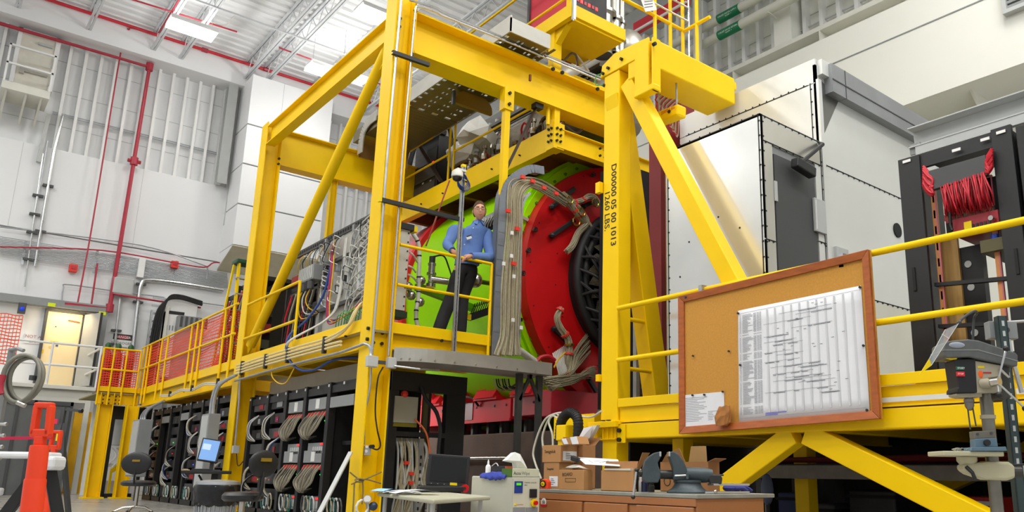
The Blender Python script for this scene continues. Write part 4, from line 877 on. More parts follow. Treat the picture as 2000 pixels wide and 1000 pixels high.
MB().box(6.9, 9.4, 9.0, 14.6, 5.7, 5.74).build('deck_plate', M('yellow_lit_underside', (150, 96, 20), 0.6), uw)  # brown tone is yellow-lit underside, light put into the colour
for y in (9.9, 10.9, 11.9, 12.9, 13.9): MB().ibeam((6.9, y, 5.58), (9.4, y, 5.58), 0.1, 0.24, 0.012, 0.01).build('joist', M('yellow_lit_underside', (150, 96, 20), 0.6), uw)
MB().box(6.74, 6.84, 8.88, 9.0, 5.78, 6.04).build('hanger_plate', YEL, uw); MB().cyl((6.66, 8.94, 5.75), (6.66, 8.94, 6.04), 0.03, 8).build('hanger_pipe', YEL, uw)
for k in range(6): bolt((6.77, 9.8+k*.8, 5.55), (-1, 0, 0), uw, 0.014)
rail_run('guard_rail', 'upper walkway guard rail nearest the deep beam', (6.8, 9.1, 0), (6.8, 11.95, 0), (6.85, 6.3), (1.0,), 5.75)
rail_run('guard_rail', 'upper walkway guard rail nearest the tall column', (6.8, 12.12, 0), (6.8, 14.4, 0), (6.85, 6.3), (0.0, 1.0), 5.75)
hp = thing('hanger_post', 'slim yellow post hung from the deep beam beside the wire-filled tray', 'post', (5.86, 8.88, 2.3))
MB().box(5.82, 5.91, 8.84, 8.93, 2.1, 5.75).build('post_tube', YEL, hp, bevel=0.004); MB().box(5.79, 5.95, 8.82, 8.95, 5.7, 6.04).build('top_plate', YEL, hp)
for z in (5.95, 5.78): bolt((5.865, 8.82, z), (0, -1, 0), hp, 0.025)
sb = thing('diagonal_strap', 'dark brown steel strap slanting from the deep beam behind the hanger post', 'strap', (6.2, 9.0, 5)); MB().bar((6.47, 8.98, 6.0), (5.9, 8.98, 4.7), 0.01, 0.09, up=(0, 1, 0)).build('bar', M('brown_strap', (62, 46, 34), 0.6), sb); MB().box(6.4, 6.54, 8.9, 9.02, 5.95, 6.03).build('clip', BLK, sb)
# slotted tray overhead
HT = M('tray_underside_steel', (120, 112, 84), 0.45, 0.6, 0.15, 5)
st = thing('overhead_cable_tray', 'wide slotted cable tray high above the upper walkway', 'cable tray', (6.1, 10.5, 6.8))
xl, xr, zt0 = 5.66, 6.72, 6.75
MB().box(xl, xl+.02, 8.55, 12.6, zt0, zt0+.26).build('side_plate', TRAYM, st); MB().box(xr-.02, xr, 9.7, 12.6, zt0, zt0+.26).build('side_plate', TRAYM, st)
MB().box(xl, 6.37, 8.55, 8.57, zt0-.01, zt0+.22).build('end_plate', TRAYM, st); MB().box(6.35, 6.37, 8.57, 9.72, zt0, zt0+.24).build('side_plate', TRAYM, st); MB().box(5.7, 6.7, 12.5, 13.9, zt0+.02, zt0+.24).build('splice_plate', HT, st)
y = 8.57
while y < 12.5:
    if y < 9.6 or 10.3 < y < 11.6:
        x = xl+.02
        for k in range(6):
            pass
        MB().box(xl+.02, (xr if y > 9.6 else 6.37)-.02, y, y+.13, zt0+.01, zt0+.025).build('slat', HT, st)
        if True:
            for k in range(4 if y > 9.6 else 3): MB().box(xl+.1+.26*k, xl+.25+.26*k, y+.12, y+.2, zt0+.011, zt0+.024).build('slat_tie', HT, st)
        y += .2
    else:
        MB().box(xl+.02, xr-.02, y, y+.105, zt0+.005, zt0+.03).build('slat', HT, st); y += .112
for k in range(3): MB().box(xl+.3+.25*k, xl+.34+.25*k, 8.57, 11.6, zt0+.026, zt0+.04).build('rib', HT, st)
for px, py in ((870, 138), (800, 187)):
    pass
ap = bez([(5.9, 12.6, 6.9), (5.9, 13.2, 7.2), (5.9, 13.7, 7.22), (5.9, 14.0, 6.95), (5.9, 14.1, 6.5), (5.9, 14.1, 6.1)], 5)
dt = thing('drop_out_tray', 'curved end of a cable tray dropping behind the tall column', 'cable tray', (5.9, 13.8, 6.6))
ap = [ax(735, 225, 5.66), ax(722, 236, 5.66), ax(712, 252, 5.66), ax(706, 272, 5.66), ax(703, 300, 5.66)]; A = bez(ap, 4); m = MB(); m2 = MB()
for a, b in zip(A, A[1:]):
    m.bar(a, b, 0.02, 0.2, up=(0, -1, .3)); m2.bar(a+Vector((.5, 0.05, -.05)), b+Vector((.5, 0.05, -.05)), 1.0, 0.015, up=(0, -1, .3))
m.build('side_plate', TRAYM, dt); m2.build('tray_floor', M('tray_copper_reflect', (150, 110, 60), 0.4, 0.7), dt)
# yellow pulley-like half discs and cryostat
t = thing('yellow_half_guard', 'dark yellow rounded guard plate under the overhead tray', 'guard', (6.9, 10.9, 6.7))
c = ay(926, 206, 10.6)
MB().slab([c+Vector((math.cos(a*math.pi/12)*.36, 0, math.sin(a*math.pi/12)*.24)) for a in range(13)] + [c+Vector((-.36, 0, -.06)), c+Vector((.36, 0, -.06))], (0, .06, 0)).build('plate', M('dull_yellow', (140, 110, 16), 0.5), t); MB().cyl(c+Vector((0, .03, .2)), (c.x, c.y+.03, 6.8), .02, 8).build('hanger', GALV, t)
MB().bar(c+Vector((-.42, -.05, -.14)), c+Vector((-.42, -.05, .1)), .05, .05).build('edge_clip', DGRY, t)
t2 = thing('yellow_tank', 'small dull yellow drum on the upper walkway behind the black rack', 'drum', ax(835, 250, 7.6)); c = ax(838, 262, 7.6)
MB().lathe([(.28, -.35), (.3, -.3), (.3, .3), (.22, .42), (0, .45)], c, n=18).build('body', M('dull_yellow', (140, 110, 16), 0.5), t2, smooth=True)
MB().tube(bez([c+Vector((-.3, -.2, .1)), c+Vector((-.1, -.35, .2)), c+Vector((.3, -.3, .15)), c+Vector((.5, -.1, -.1))], 5), .05, 8).build('hose', RUB, t2, smooth=True)
cy = thing('cryostat_pipe', 'big grey insulated cryostat pipe running above the upper walkway', 'vessel', (8.4, 12, 6.6))
MB().lathe([(0, 0), (.5, 0), (.62, .1), (.62, 5.2), (0, 5.2)], (8.35, 9.15, 6.72), (0, 1, 0), 28).build('shell', FOIL, cy, smooth=True)
for y in (9.9, 10.9, 11.9, 12.9): MB().lathe([(.62, 0), (.66, .02), (.66, .08), (.62, .1)], (8.35, y, 6.72), (0, 1, 0), 28).build('band', M('grey_band', (92, 88, 78), .5, .4), cy)
MB().box(7.9, 8.8, 9.2, 14, 7.3, 7.36).build('flat_top', M('grey_band', (92, 88, 78), .5, .4), cy)
for k, x in enumerate((7.8, 7.75, 7.72)): MB().cyl((x, 9.3, 6.95+.05*k), (x, 14, 6.98+.05*k), .02, 6).build('line', M('grey_band', (92, 88, 78), .5, .4), cy)
t = thing('stainless_dome', 'rounded stainless vessel end above the stencilled column', 'vessel', ay(1232, 92, 9.3)); c = ay(1234, 92, 9.5)
MB().lathe([(0, -.2), (.16, -.18), (.28, -.1), (.345, .0), (.36, .08), (.36, 2.5), (0, 2.5)], c, (0, 1, 0), 32).build('shell', M('brushed_stainless', (206, 200, 188), .32, .6), t, smooth=True)
MB().box(c.x-.12, c.x+.12, 9.9, 10.1, 7.3, c.z-.3).build('saddle', GALV, t); MB().lathe([(.362, .08), (.372, .09), (.372, .13), (.362, .14)], c, (0, 1, 0), 32).build('weld_band', STAIN, t)
# clutter on the upper walkway
t = thing('white_plastic_wrap', 'crumpled white plastic wrap standing on the upper walkway', 'wrap', ax(925, 270, 7.4))
pts = [ax(x, y, 7.4) for x, y in ((900, 290), (915, 255), (938, 225), (955, 245), (950, 270), (935, 282))]
m = MB(); n = len(pts); c = sum(pts, Vector())/n
inn = [c.lerp(p, .5)+Vector((-.2+random.uniform(-.1, .1), 0, 0)) for p in pts]; cen = c+Vector((-.3, 0, 0))
m.add(pts+inn+[cen]+[p+Vector((.4, .2, -.1)) for p in pts], [(i, (i+1) % n, n+(i+1) % n) for i in range(n)]+[(i, n+(i+1) % n, n+i) for i in range(n)]+[(n+i, n+(i+1) % n, 2*n) for i in range(n)]+[(i, (i+1) % n, 2*n+1+(i+1) % n, 2*n+1+i) for i in range(n)])
m.build('wrap', M('white_plastic_film', (214, 212, 204), .4), t)
pts = [ax(x, y, 7.35) for x, y in ((835, 340), (850, 300), (880, 280), (930, 265), (920, 300), (880, 345))]; n = 6; c = sum(pts, Vector())/n
m = MB(); inn = [c.lerp(p, .55)+Vector((-.12+random.uniform(-.1, .1), 0, .03)) for p in pts]
m.add(pts+inn+[c+Vector((-.2, 0, .05))]+[p+Vector((.4, .1, 0)) for p in pts], [(i, (i+1) % n, n+(i+1) % n) for i in range(n)]+[(i, n+(i+1) % n, n+i) for i in range(n)]+[(n+i, n+(i+1) % n, 2*n) for i in range(n)]+[(i, (i+1) % n, 2*n+1+(i+1) % n, 2*n+1+i) for i in range(n)])
m.build('lower_fold', M('white_plastic_film', (214, 212, 204), .4), t)
rk = thing('control_rack', 'black control rack with red lights on the upper walkway by the tall column', 'rack', ax(830, 390, 7.0)); a = ax(806, 385, 7.0); b = ax(852, 365, 7.0); zt = ax(830, 278, 7.0).z
MB().box(7.0, 7.5, b.y, a.y, 5.74, zt).build('cabinet', BLK, rk, bevel=.01)
MB().bar((6.95, b.y-.05, zt+.03), (6.95, a.y+.02, zt+.12), .35, .08).build('hood', BLK, rk)
LED = M('red_led', (255, 40, 40), .4, 0, 0, emit=3)
for k in range(14):
    yy = b.y+.1+random.random()*(a.y-b.y-.2); zz = 5.9+random.random()*(zt-6.1); MB().box(6.99, 7.0, yy-.03, yy+.03, zz-.015, zz+.015).build('indicator', LED if k % 2 else LGRY, rk)
for k in range(3): MB().box(6.985, 7.0, b.y+.06, a.y-.06, 5.85+k*.33, 6.1+k*.33).build('module', DGRY, rk)
for k in range(4):
    yy = a.y+.05+.06*k; MB().tube(bez([(7.05, yy, zt+.2), (7.0, yy+.12, 6.6), (7.0, yy-.05, 6.1), (7.0, yy, 5.75)], 5), .016, 6).build('cable', RUB, rk)
MB().bar((6.92, a.y+.02, zt+.25), (6.92, b.y-.35, 5.9), .02, .1, up=(1, 0, 0)).build('brown_strap', M('brown_strap', (92, 74, 66), 0.6), rk)
cl = thing('pipe_clutter', 'clutter of dark pipes, wires and valves on the upper walkway under the cryostat', 'pipework', (7.3, 10.8, 5.75))
for k in range(30):
    y = 9.3+k*.11; h = random.uniform(.1, .55); mt = [M('dirty_brass', (110, 84, 40), .5, .5), RUB, STAIN, FOIL, RWIRE][k % 5]
    MB().tube(bez([(7.05+random.uniform(0, .4), y, 5.78), (7.0+random.uniform(0, .4), y+random.uniform(-.2, .3), 5.8+h), (7.1+random.uniform(0, .4), y+random.uniform(0, .5), 5.8+h*.8), (7.6, y+.2, 5.9)], 4), random.uniform(.012, .045), 7).build('pipe', mt, cl, smooth=True)
for k in range(14):
    c = Vector((7.05+random.random()*.3, 9.2+k*.24, 5.78)); MB().lathe([(.05, 0), (.06, .02), (.06, .1), (.03, .12), (.03, .2), (.05, .21), (.05, .26), (0, .27)], c+Vector((0, 0, random.uniform(0, .3))), n=10).build('valve', [STAIN, GALV, M('dirty_brass', (110, 84, 40), .5, .5)][k % 3], cl, smooth=True)
t = thing('service_lines', 'grey service lines climbing from the walkway to the small top platform', 'lines', (7.4, 9.2, 6.2))
for pa in (((1130, 20), (1158, 40), (1159, 105), (1150, 118), (1133, 128)), ((1106, 40), (1120, 95), (1137, 122), (1150, 140)), ((1100, 120), (1115, 105), (1125, 108), (1128, 128)), ((1085, 265), (1100, 245), (1125, 260), (1140, 250)), ((1070, 225), (1090, 260), (1112, 268), (1120, 258))):
    MB().tube(bez([ay(x, y, 9.2) for x, y in pa], 5), .02, 7).build('line', WWIRE if pa[0][1] < 100 else FOIL, t, smooth=True)
# small top platform
tp = thing('top_platform', 'small yellow platform on a post above the deep beam', 'platform', (7.2, 8.9, 7.4))
c = ax(1122, 8, 6.7); c2 = ax(1040, 65, 6.7); zz = c.z
cr_ = ay(1222, 45, c.y)
MB().box(6.7, cr_.x, c.y, c2.y, zz-.2, zz).build('edge_frame', YEL, tp, bevel=.004); MB().box(6.74, cr_.x-.04, c.y+.04, c2.y, zz-.24, zz-.2).build('underside_plate', YEL, tp)
MB().box(6.62, 6.7, c.y-.02, c2.y, zz-.24, zz-.02).build('toe_board', YEL, tp)
MB().box(6.69, 6.84, 8.88, 9.02, 6.65, zz-.2).build('post', YEL, tp); MB().box(6.6, 6.95, 8.84, 9.06, 6.65, 6.67).build('base_plate', YEL, tp)
MB().slab([(6.72, 8.88, zz-.22), (6.72, 8.6, zz-.22), (6.72, 8.88, zz-.45)], (.1, 0, 0)).build('gusset', YEL, tp)
MB().chan((6.66, c.y-.04, zz-.3), (6.66, c.y-.04, zz+1.2), .05, .05, .006, up=(0, 1, 0)).build('strut_upright', GALV, tp)
MB().box(6.7, 6.78, c.y+.1, c.y+.2, zz, zz+1.1).build('rail_post', YEL, tp)
MB().cyl((6.74, c.y+.15, zz+.25), (6.74, 11.5, zz+.25), .022, 10).build('rail', YEL, tp, smooth=True); MB().cyl((6.74, c.y+.15, zz+.9), (6.74, 11.5, zz+.9), .022, 10).build('rail', YEL, tp, smooth=True)
t = thing('red_cabinet', 'red sided equipment box with grey frame on the small top platform', 'cabinet', (7.1, 9.2, zz)); a = ax(1110, 30, 7.0); b = ax(1035, 70, 7.0)
MB().box(7.0, 7.8, a.y, b.y, zz, zz+1.0).build('body', M('crimson_panel', (196, 30, 52), .45), t); m = MB()
for yy in (a.y-.05, b.y): m.box(6.97, 7.03, yy, yy+.06, zz, zz+1.05)
m.box(6.97, 7.03, a.y, b.y, zz-.01, zz+.04); m.build('frame', DGRY, t)
MB().box(7.05, 7.8, a.y-.012, a.y, zz+.05, zz+.95).build('front_panel', BLK, t)
for k in range(6): MB().box(7.15+.08*k, 7.2+.08*k, a.y-.02, a.y-.012, zz+.5, zz+.56).build('connector', LED if k % 2 else REDP, t)
t = thing('stainless_tower', 'cluster of shiny stainless vacuum tubes rising from the small top platform', 'tubes', (8.0, 9.0, zz))
for k, (px, r, z0, z1) in enumerate(((1178, .17, 7.75, 9), (1200, .11, 7.6, 9), (1213, .07, 7.7, 9), (1160, .07, 7.9, 9))):
    c = ay(px, 40, 9.2); MB().cyl((c.x, 9.2, zz if k else zz-.05), (c.x, 9.2, zz+1.4), r, 18).build('tube', STAIN, t, smooth=True)
    for dz in (.05, .35, .7): MB().cyl((c.x, 9.2, zz+dz), (c.x, 9.2, zz+dz+.05), r*1.35, 18).build('flange', STAIN, t, smooth=True)
t = thing('red_crane_rail', 'bright red beam far behind the top railing', 'beam', (12, 16, 11)); a, b = ax(1240, 58, 12.5), ax(1345, -3, 12.5); MB().bar(a, b, .12, .3).build('beam_section', M('bright_red_pipe', (206, 36, 52), 0.4), t); MB().bar(a+Vector((-.08, 0, -.12)), b+Vector((-.08, 0, -.12)), .05, .05).build('pale_edge', WHITE, t)
t = thing('white_vertical_pipe', 'thick white vertical pipe in front of the right wall', 'pipe', (13.9, 12.3, 7)); MB().cyl((13.9, 12.33, 2), (13.9, 12.33, 13.4), .115, 18).build('pipe_run', OFFW, t, smooth=True); MB().cyl((13.9, 12.33, 10.2), (13.9, 12.33, 10.3), .135, 18).build('coupling', OFFW, t, smooth=True)
LABG = M('green_pipe_label', (14, 128, 84), .5)
for i, (pa, pb, lp0, lp1, tx_, lb) in enumerate((((1345, 70), (1560, -42), (1404, 38), (1446, 16), 'CHILLED WATER SUPPLY', 'upper white pipe with green chilled water label by the right wall'), ((1340, 113), (1560, 3), (1405, 70), (1447, 47), 'CHILLED WATER RETURN', 'lower white pipe with green chilled water label by the right wall'))):
    xx = 13.9 + .25; z = ax(*lp0, xx).z; y0, y1 = ax(*pa, xx).y+2, ax(*pb, xx).y-5
    t = thing('chilled_water_pipe', lb, 'pipe', (xx, y0, z)); MB().cyl((xx, y0, z), (xx, y1, z), .115, 18).build('pipe_run', OFFW, t, smooth=True)
    ya, yb = ax(*lp0, xx).y, ax(*lp1, xx).y
    MB().cyl((xx, ya, z), (xx, yb, z), .122, 20).build('green_label', LABG, t, smooth=True)
    a = math.radians(20); d = Vector((-math.cos(a), 0, -math.sin(a)))
    txt(tx_, 'lettering', Vector((xx, ya-.06, z))+d*.1235+Vector((0, 0, .0)), (0, -1, 0), (-math.sin(a), 0, math.cos(a)), (ya-yb)*.076, WHITE, t, ext=.001)
    txt('FLOW  >', 'lettering', Vector((xx, ya-.3, z-.065))+d*.12, (0, -1, 0), (-math.sin(a), 0, math.cos(a)), .05, WHITE, t, ext=.001)
    for yy in (ya+1.2, ya-1.6, ya-3.4): MB().box(xx-.13, xx+.85, yy-.02, yy+.02, z-.15, z-.12).build('bracket', OFFW, t)
# ================================================================== RIGHT PLATFORM
XP = 5.37
pc = thing('stencilled_column', 'yellow square column with black stencilled numbers and 1260 LBS', 'column', (XP+.09, 6.04, FZ))
MB().box(XP, XP+.185, 5.92, 6.17, 1.13, 4.98).build('upper_tube', YEL, pc, bevel=.012)
MB().box(XP-.02, XP+.2, 5.86, 6.19, 1.1, 1.14).build('splice_plate', YEL, pc, bevel=.004); MB().box(XP-.06, XP+.2, 5.88, 6.3, 1.075, 1.135).build('splice_flange', YEL, pc, bevel=.004)
MB().box(XP, XP+.17, 5.93, 6.14, FZ, 1.08).build('lower_tube', YEL, pc, bevel=.01)
for y in (5.97, 6.04, 6.11): MB().box(XP-.02, XP, y-.006, y+.006, .96, 1.1).build('rib', YEL, pc)
MB().box(XP-.025, XP+.1, 5.92, 6.16, .955, .965).build('rib_plate', YEL, pc)
for y in (6.02, 6.1): MB().box(XP-.04, XP-.01, y-.02, y+.02, 1.14, 1.15).build('bolt', BOLT, pc)
MB().box(XP-.03, XP+.02, 6.17, 6.22, 1.55, 1.62).build('stub_lug', YEL, pc)
MB().box(XP-.05, XP+.0, 6.17, 6.24, 3.6, 3.72).build('stub_lug', YEL, pc)
STEN = M('black_stencil_paint', (36, 32, 10), .7)
sa, sb_ = ax(1184, 326, XP-.001), ax(1186, 372, XP-.001); STZ = (ax(1190, 326, XP).z-ax(1190, 478, XP).z)
txt('D00000 05 00 1013', 'stencil_lettering', (XP-.001, ax(1194, 400, XP).y, sa.z), (0, 0, -1), (0, -1, 0), STZ/7.7, STEN, pc, ext=.0004, bold=.002)
txt('1260 LBS.', 'stencil_lettering', (XP-.001, ax(1181.5, 400, XP).y, sb_.z), (0, 0, -1), (0, -1, 0), STZ/7.7, STEN, pc, ext=.0004, bold=.001)
cb = thing('cap_beam', 'yellow box beam on top of the stencilled column reaching right over the white hut', 'beam', (6, 5.55, 4.8))
MB().box(XP, 6.67, 5.36, 5.78, 4.785, 5.11).build('long_box', YEL, cb, bevel=.012)
MB().slab([(XP-.01, 5.5, 4.985), (XP-.01, 6.23, 4.985), (XP-.01, 6.2, 5.13), (XP-.01, 6.0, 5.2), (XP-.01, 5.5, 5.17)], (.2, 0, 0)).build('head_block', YEL, cb, bevel=.006)
MB().box(6.55, 6.78, 5.42, 5.6, 5.02, 5.12).build('end_lug', YEL, cb, bevel=.01)
for y, z in ((5.86, 5.07), (6.08, 5.05), (6.17, 5.02)): bolt((XP-.01, y, z), (-1, 0, 0), cb, .018)
bolt((XP+.02, 6.17, 4.88), (-1, 0, 0), pc, .02)
MB().tube(bez([(XP-.03, 6.17, 5.02), (XP-.06, 6.24, 5.0), (XP-.06, 6.25, 4.9), (XP-.02, 6.17, 4.88)], 5), .006, 6).build('earth_wire', M('green_earth_wire', (60, 160, 60), .5), cb)
sx_ = thing('hanging_stub', 'short yellow flanged stub hanging from the cap beam corner', 'stub', (XP, 5.6, 4.5))
p = ax(1241, 150, XP-.04); q = ax(1277, 150, XP-.04); yl, yr = p.y, q.y
MB().box(XP-.05, XP-.03, yr+.07, yl, 4.56, 5.13).build('flange', YEL, sx_); MB().box(XP-.03, XP+.1, (yl+yr)/2-.02, (yl+yr)/2, 4.56, 5.1).build('web', YEL, sx_); MB().box(XP-.05, XP+.06, yr, yr+.02, 4.5, 5.1).build('edge', YEL, sx_)
MB().box(XP-.06, XP+.05, yr-.01, yl+.01, 4.5, 4.57).build('end_shoe', YEL, sx_, bevel=.012)
MB().cyl((XP-.06, yr-.01, 5.0), (XP-.06, yr-.05, 5.0), .02, 8).build('bolt', BOLT, sx_)
kb = thing('knee_brace', 'yellow brace slanting down right from the stencilled column to the corkboard', 'brace', (XP, 4.5, 2.3)); MB().bar((XP+.09, 5.83, 4.8), (XP+.09, 3.92, 1.36), .17, .17, up=(0, .5, .5)).build('tube', YEL, kb, bevel=.008)
kb = thing('knee_brace', 'steep yellow brace leaning away behind the stencilled column', 'brace', (5.9, 6.0, 1.4)); MB().bar((5.45, 6.03, 4.72), (6.05, 6.03, 1.36), .2, .22, up=(1, 0, 0)).build('tube', YEL, kb, bevel=.008)
dp = thing('right_platform', 'yellow platform under the corkboard carrying the white hut and black racks', 'platform', (7, 3.5, .95))
MB().box(XP, XP+.012, 1.0, 5.91, 1.27, 1.355).build('toe_board', YEL, dp, bevel=.004); MB().box(XP+.03, XP+.05, 1.0, 5.91, 1.12, 1.27).build('fascia', YEL, dp)
MB().box(XP+.0, XP+.1, 1.0, 5.91, 1.118, 1.132).build('upper_flange', YEL, dp)
MB().box(XP+.005, XP+.15, .8, 5.88, .96, 1.11).build('edge_tube', YEL, dp, bevel=.012)
MB().slab([(XP-.012, 5.9, .92), (XP-.012, 5.9, 1.07), (XP-.012, 5.86, 1.1), (XP-.012, 5.79, 1.1), (XP-.012, 5.79, .92)], (.012, 0, 0)).build('splice_plate', YEL, dp)
for z in (1.04, .95): bolt((XP-.012, 5.86, z), (-1, 0, 0), dp, .022)
MB().box(XP-.006, XP+.0, 1.0, 3.06, 1.15, 1.185).build('white_strip', OFFW, dp)
MB().box(XP+.06, 9.5, 1.0, 6.3, 1.24, 1.27).build('deck_plate', M('dark_deck', (70, 62, 40), .7), dp)
MB().box(XP+.06, 9.5, 6.1, 6.2, 1.27, 1.36).build('rear_kerb', YEL, dp); MB().box(XP+.2, 9, 6.5, 7.2, 1.0, 1.25).build('rear_beam', YEL, dp)
for y in (1.4, 2.6, 3.9, 5.2): MB().ibeam((5.5, y, 1.1), (9.4, y, 1.1), .1, .22, .012, .01).build('joist', YEL, dp)
for x, y in ((6.35, 5.95), (8.6, 5.95), (8.6, 3.0), (6.9, 4.8)): MB().box(x-.08, x+.08, y-.08, y+.08, FZ, 1.0).build('leg', YEL, dp, bevel=.008)
MB().bar((XP+.08, 3.86, .95), (XP+.08, 5.35, .1), .14, .17, up=(0, .5, .5)).build('diagonal_leg', YEL, dp, bevel=.008); MB().bar((XP+.08, 3.74, .95), (XP+.08, 1.6, -.03), .14, .17, up=(0, -.5, .5)).build('diagonal_leg', YEL, dp, bevel=.008)
MB().bar((8.5, 3.2, .95), (8.5, 5.4, .0), .14, .14).build('diagonal_leg', YEL, dp); MB().bar((8.5, 3.2, .95), (8.5, 1.2, .0), .14, .14).build('diagonal_leg', YEL, dp)
t = thing('steel_girder', 'dull grey girder crossing below the right platform', 'girder', (6.5, 4, .6)); MB().box(6.5, 6.62, .6, 5.3, .6, .725).build('girder_section', M('stained_grey_steel', (120, 116, 108), .6, .3, .25, 6), t, bevel=.005); MB().box(6.46, 6.5, .7, 1.0, .6, .73).build('end_plate', OFFW, t)
for y in (1.0, 5.1): MB().box(6.53, 6.59, y-.03, y+.03, FZ, .6).build('leg', DGRY, t)
t = thing('red_cable_shelf', 'dark red bundles lying on a shelf below the right platform', 'shelf', (7, 3, .75)); MB().box(6.7, 8.2, .6, 5.4, .72, .74).build('shelf_board', BLK, t)
for k in range(12): MB().tube(bez([(6.72+.05*(k % 4), .8+.1*k, .78+.02*(k % 3)), (6.75+.05*(k % 3), 2.2+.1*k, .8), (6.74, 3.5+.05*k, .77+.02*(k % 2)), (6.8, 5.2, .78)], 4), .022, 7).build('cable', M('dull_red_cable', (110, 14, 22), .6), t, smooth=True)
for y in (.7, 3.0, 5.3): MB().box(7.4, 7.46, y-.03, y+.03, FZ, .72).build('leg', BLK, t)
t = thing('dark_backdrop', 'added black sheet standing in for the darkness under the right platform', 'backdrop', (9.2, 4, FZ)); m = MB()  # added black sheets; their colour stands in for shade below the deck
pts = [(9.2+.05*math.sin(k*1.1), -.5+k*.12) for k in range(64)]
for a, b in zip(pts, pts[1:]): m.add([(a[0], a[1], FZ), (b[0], b[1], FZ), (b[0], b[1], 1.22), (a[0], a[1], 1.22), (a[0]+.02, a[1], FZ), (b[0]+.02, b[1], FZ), (b[0]+.02, b[1], 1.22), (a[0]+.02, a[1], 1.22)], [(0, 1, 2, 3), (4, 7, 6, 5), (3, 2, 6, 7)])
m.build('sheet', BLK2, t, smooth=True); MB().box(6.75, 9.22, 7.2, 7.23, FZ, 1.22).build('side_sheet', BLK2, t)
for k, (px, py, w, h, d, mt, lb) in enumerate(((1700, 955, .5, .5, .5, BLK, 'black cabinet under the platform left of the sloping leg'), (1600, 975, .35, .35, .4, DGRY, 'dark grey case on the floor under the platform'), (1540, 950, .3, .45, .3, M('denim_blue_bag', (60, 70, 110), .8), 'blue grey bag under the platform behind the bench'))):
    c = ax(px, py, 7.3); t = thing('stored_case', lb, 'case', (7.3, c.y, FZ)); MB().box(7.3, 7.3+d, c.y-w/2, c.y+w/2, FZ, h).build('body', mt, t, bevel=.02); MB().box(7.28, 7.3+d, c.y-w/2-.01, c.y+w/2+.01, h-.08, h-.05).build('lid_band', BLK2, t)
tc_ = thing('tool_chest', 'red tool chest with white stripes under the platform behind the drill column', 'chest', (8, 1.9, FZ)); a = ax(1880, 980, 7.6); b = ax(1935, 980, 7.6)
MB().box(7.6, 8.1, b.y-.1, a.y, FZ, .46).build('body', M('tool_chest_red', (200, 30, 30), .4), tc_, bevel=.01)
for k in range(5): MB().box(7.585, 7.6, b.y-.06, a.y-.3+.04*k, .08+k*.075, .12+k*.075).build('drawer_strip', WHITE, tc_)
# rails
t = rail_run('guard_rail', 'yellow guard rail the corkboard hangs on', (XP-.01, 1.0, 0), (XP-.01, 5.9, 0), (2.275, 1.74), (.02, .12), 1.2, .026)
t = thing('guard_rail', 'pair of short yellow rails between stencilled column and steep brace', 'railing', (5.6, 5.97, 1.6))
for z in (2.2, 1.68): MB().cyl((5.55, 5.97, z), (5.95, 5.97, z), .023, 10).build('rail', YEL, t, smooth=True)
t = thing('top_guard_rail', 'yellow railing on top of the cap beam at the upper edge of the picture', 'railing', (5.9, 5.7, 5.1))
for x, y in ((5.73, 5.72), (6.19, 5.72), (6.19, 5.5), (5.98, 5.72)): MB().cyl((x, y, 5.1), (x, y, 6.4), .022, 10).build('post', YEL, t, smooth=True)
for z in (5.7, 6.2):
    MB().cyl((5.0, 5.72, z), (6.2, 5.72, z), .022, 10).build('rail', YEL, t, smooth=True)
    MB().cyl((6.19, 5.72, z-.02), (6.19, 5.3, z-.02), .022, 10).build('rail', YEL, t, smooth=True)
for z in (5.8, 5.98): MB().cyl((5.5, 5.66, z), (6.23, 5.66, z), .011, 8).build('conduit', STEEL, t)
MB().tube([(6.23, 5.66, 6.3), (6.23, 5.66, 5.0), (6.24, 5.68, 4.8)], .011, 8).build('conduit', STEEL, t)
tg = thing('rail_tag', 'white printed tag with yellow top tied to the railing above the cap beam', 'tag', ay(1266, 15, 5.62)); c = ay(1267, 10, 5.64); MB().bar(c+Vector((-.09, 0, -.04)), c+Vector((.09, 0, .06)), .004, .15).build('card', WHITE, tg); MB().bar(c+Vector((-.09, -.004, .05)), c+Vector((.09, -.004, .14)), .004, .05).build('yellow_header', YEL2, tg)
for k in range(3): MB().bar(c+Vector((-.07, -.004, -.06+.035*k)), c+Vector((.06, -.004, .01+.035*k)), .003, .006).build('text_line', DGRY, tg)
# lifting bar
lb = thing('lifting_bar', 'yellow lifting bar with faded red lettering beside the hanging stub', 'lifting bar', (5.75, 5.2, 4.5)); a, b = ax(1268, 232, 5.75), ax(1326, 214, 5.75)
MB().bar((5.8, a.y+.1, a.z-.02), (5.8, b.y, b.z+.0), .14, .13).build('bar', YEL, lb, bevel=.02); c = ax(1307, 218, 5.725); MB().cyl(c, c+Vector((-.006, 0, 0)), .02, 12).build('hole', BLK, lb)
txt('WLL  2000 LBS', 'lettering', ax(1273, 233, 5.727), (0, -1, .02), (0, 0, 1), .055, M('faded_red_ink', (206, 96, 20), .6), lb)
MB().cyl((5.8, a.y-.1, a.z+.05), (5.8, a.y-.1, 4.8), .012, 6).build('hanger', GALV, lb); MB().cyl((5.8, b.y+.08, b.z+.05), (5.8, b.y+.08, 4.8), .012, 6).build('hanger', GALV, lb)
t = thing('cable_tangle', 'tangle of red and white wires hanging below the cap beam', 'cables', (5.9, 5.3, 4.6))
for k in range(14): 
    a = ay(1282+k*2, 190+k*1.5, 5.86); MB().tube(bez([Vector((a.x, 5.5, 4.85)), a, a+Vector((.03, 0, -.08)), a+Vector((.05*(k % 3), .02, -.16)), a+Vector((.12, 0, -.2-.01*k)), a+Vector((.2, .05, -.1))], 4), .009, 5).build('wire', [RWIRE, WWIRE, WIRE][k % 3], t)
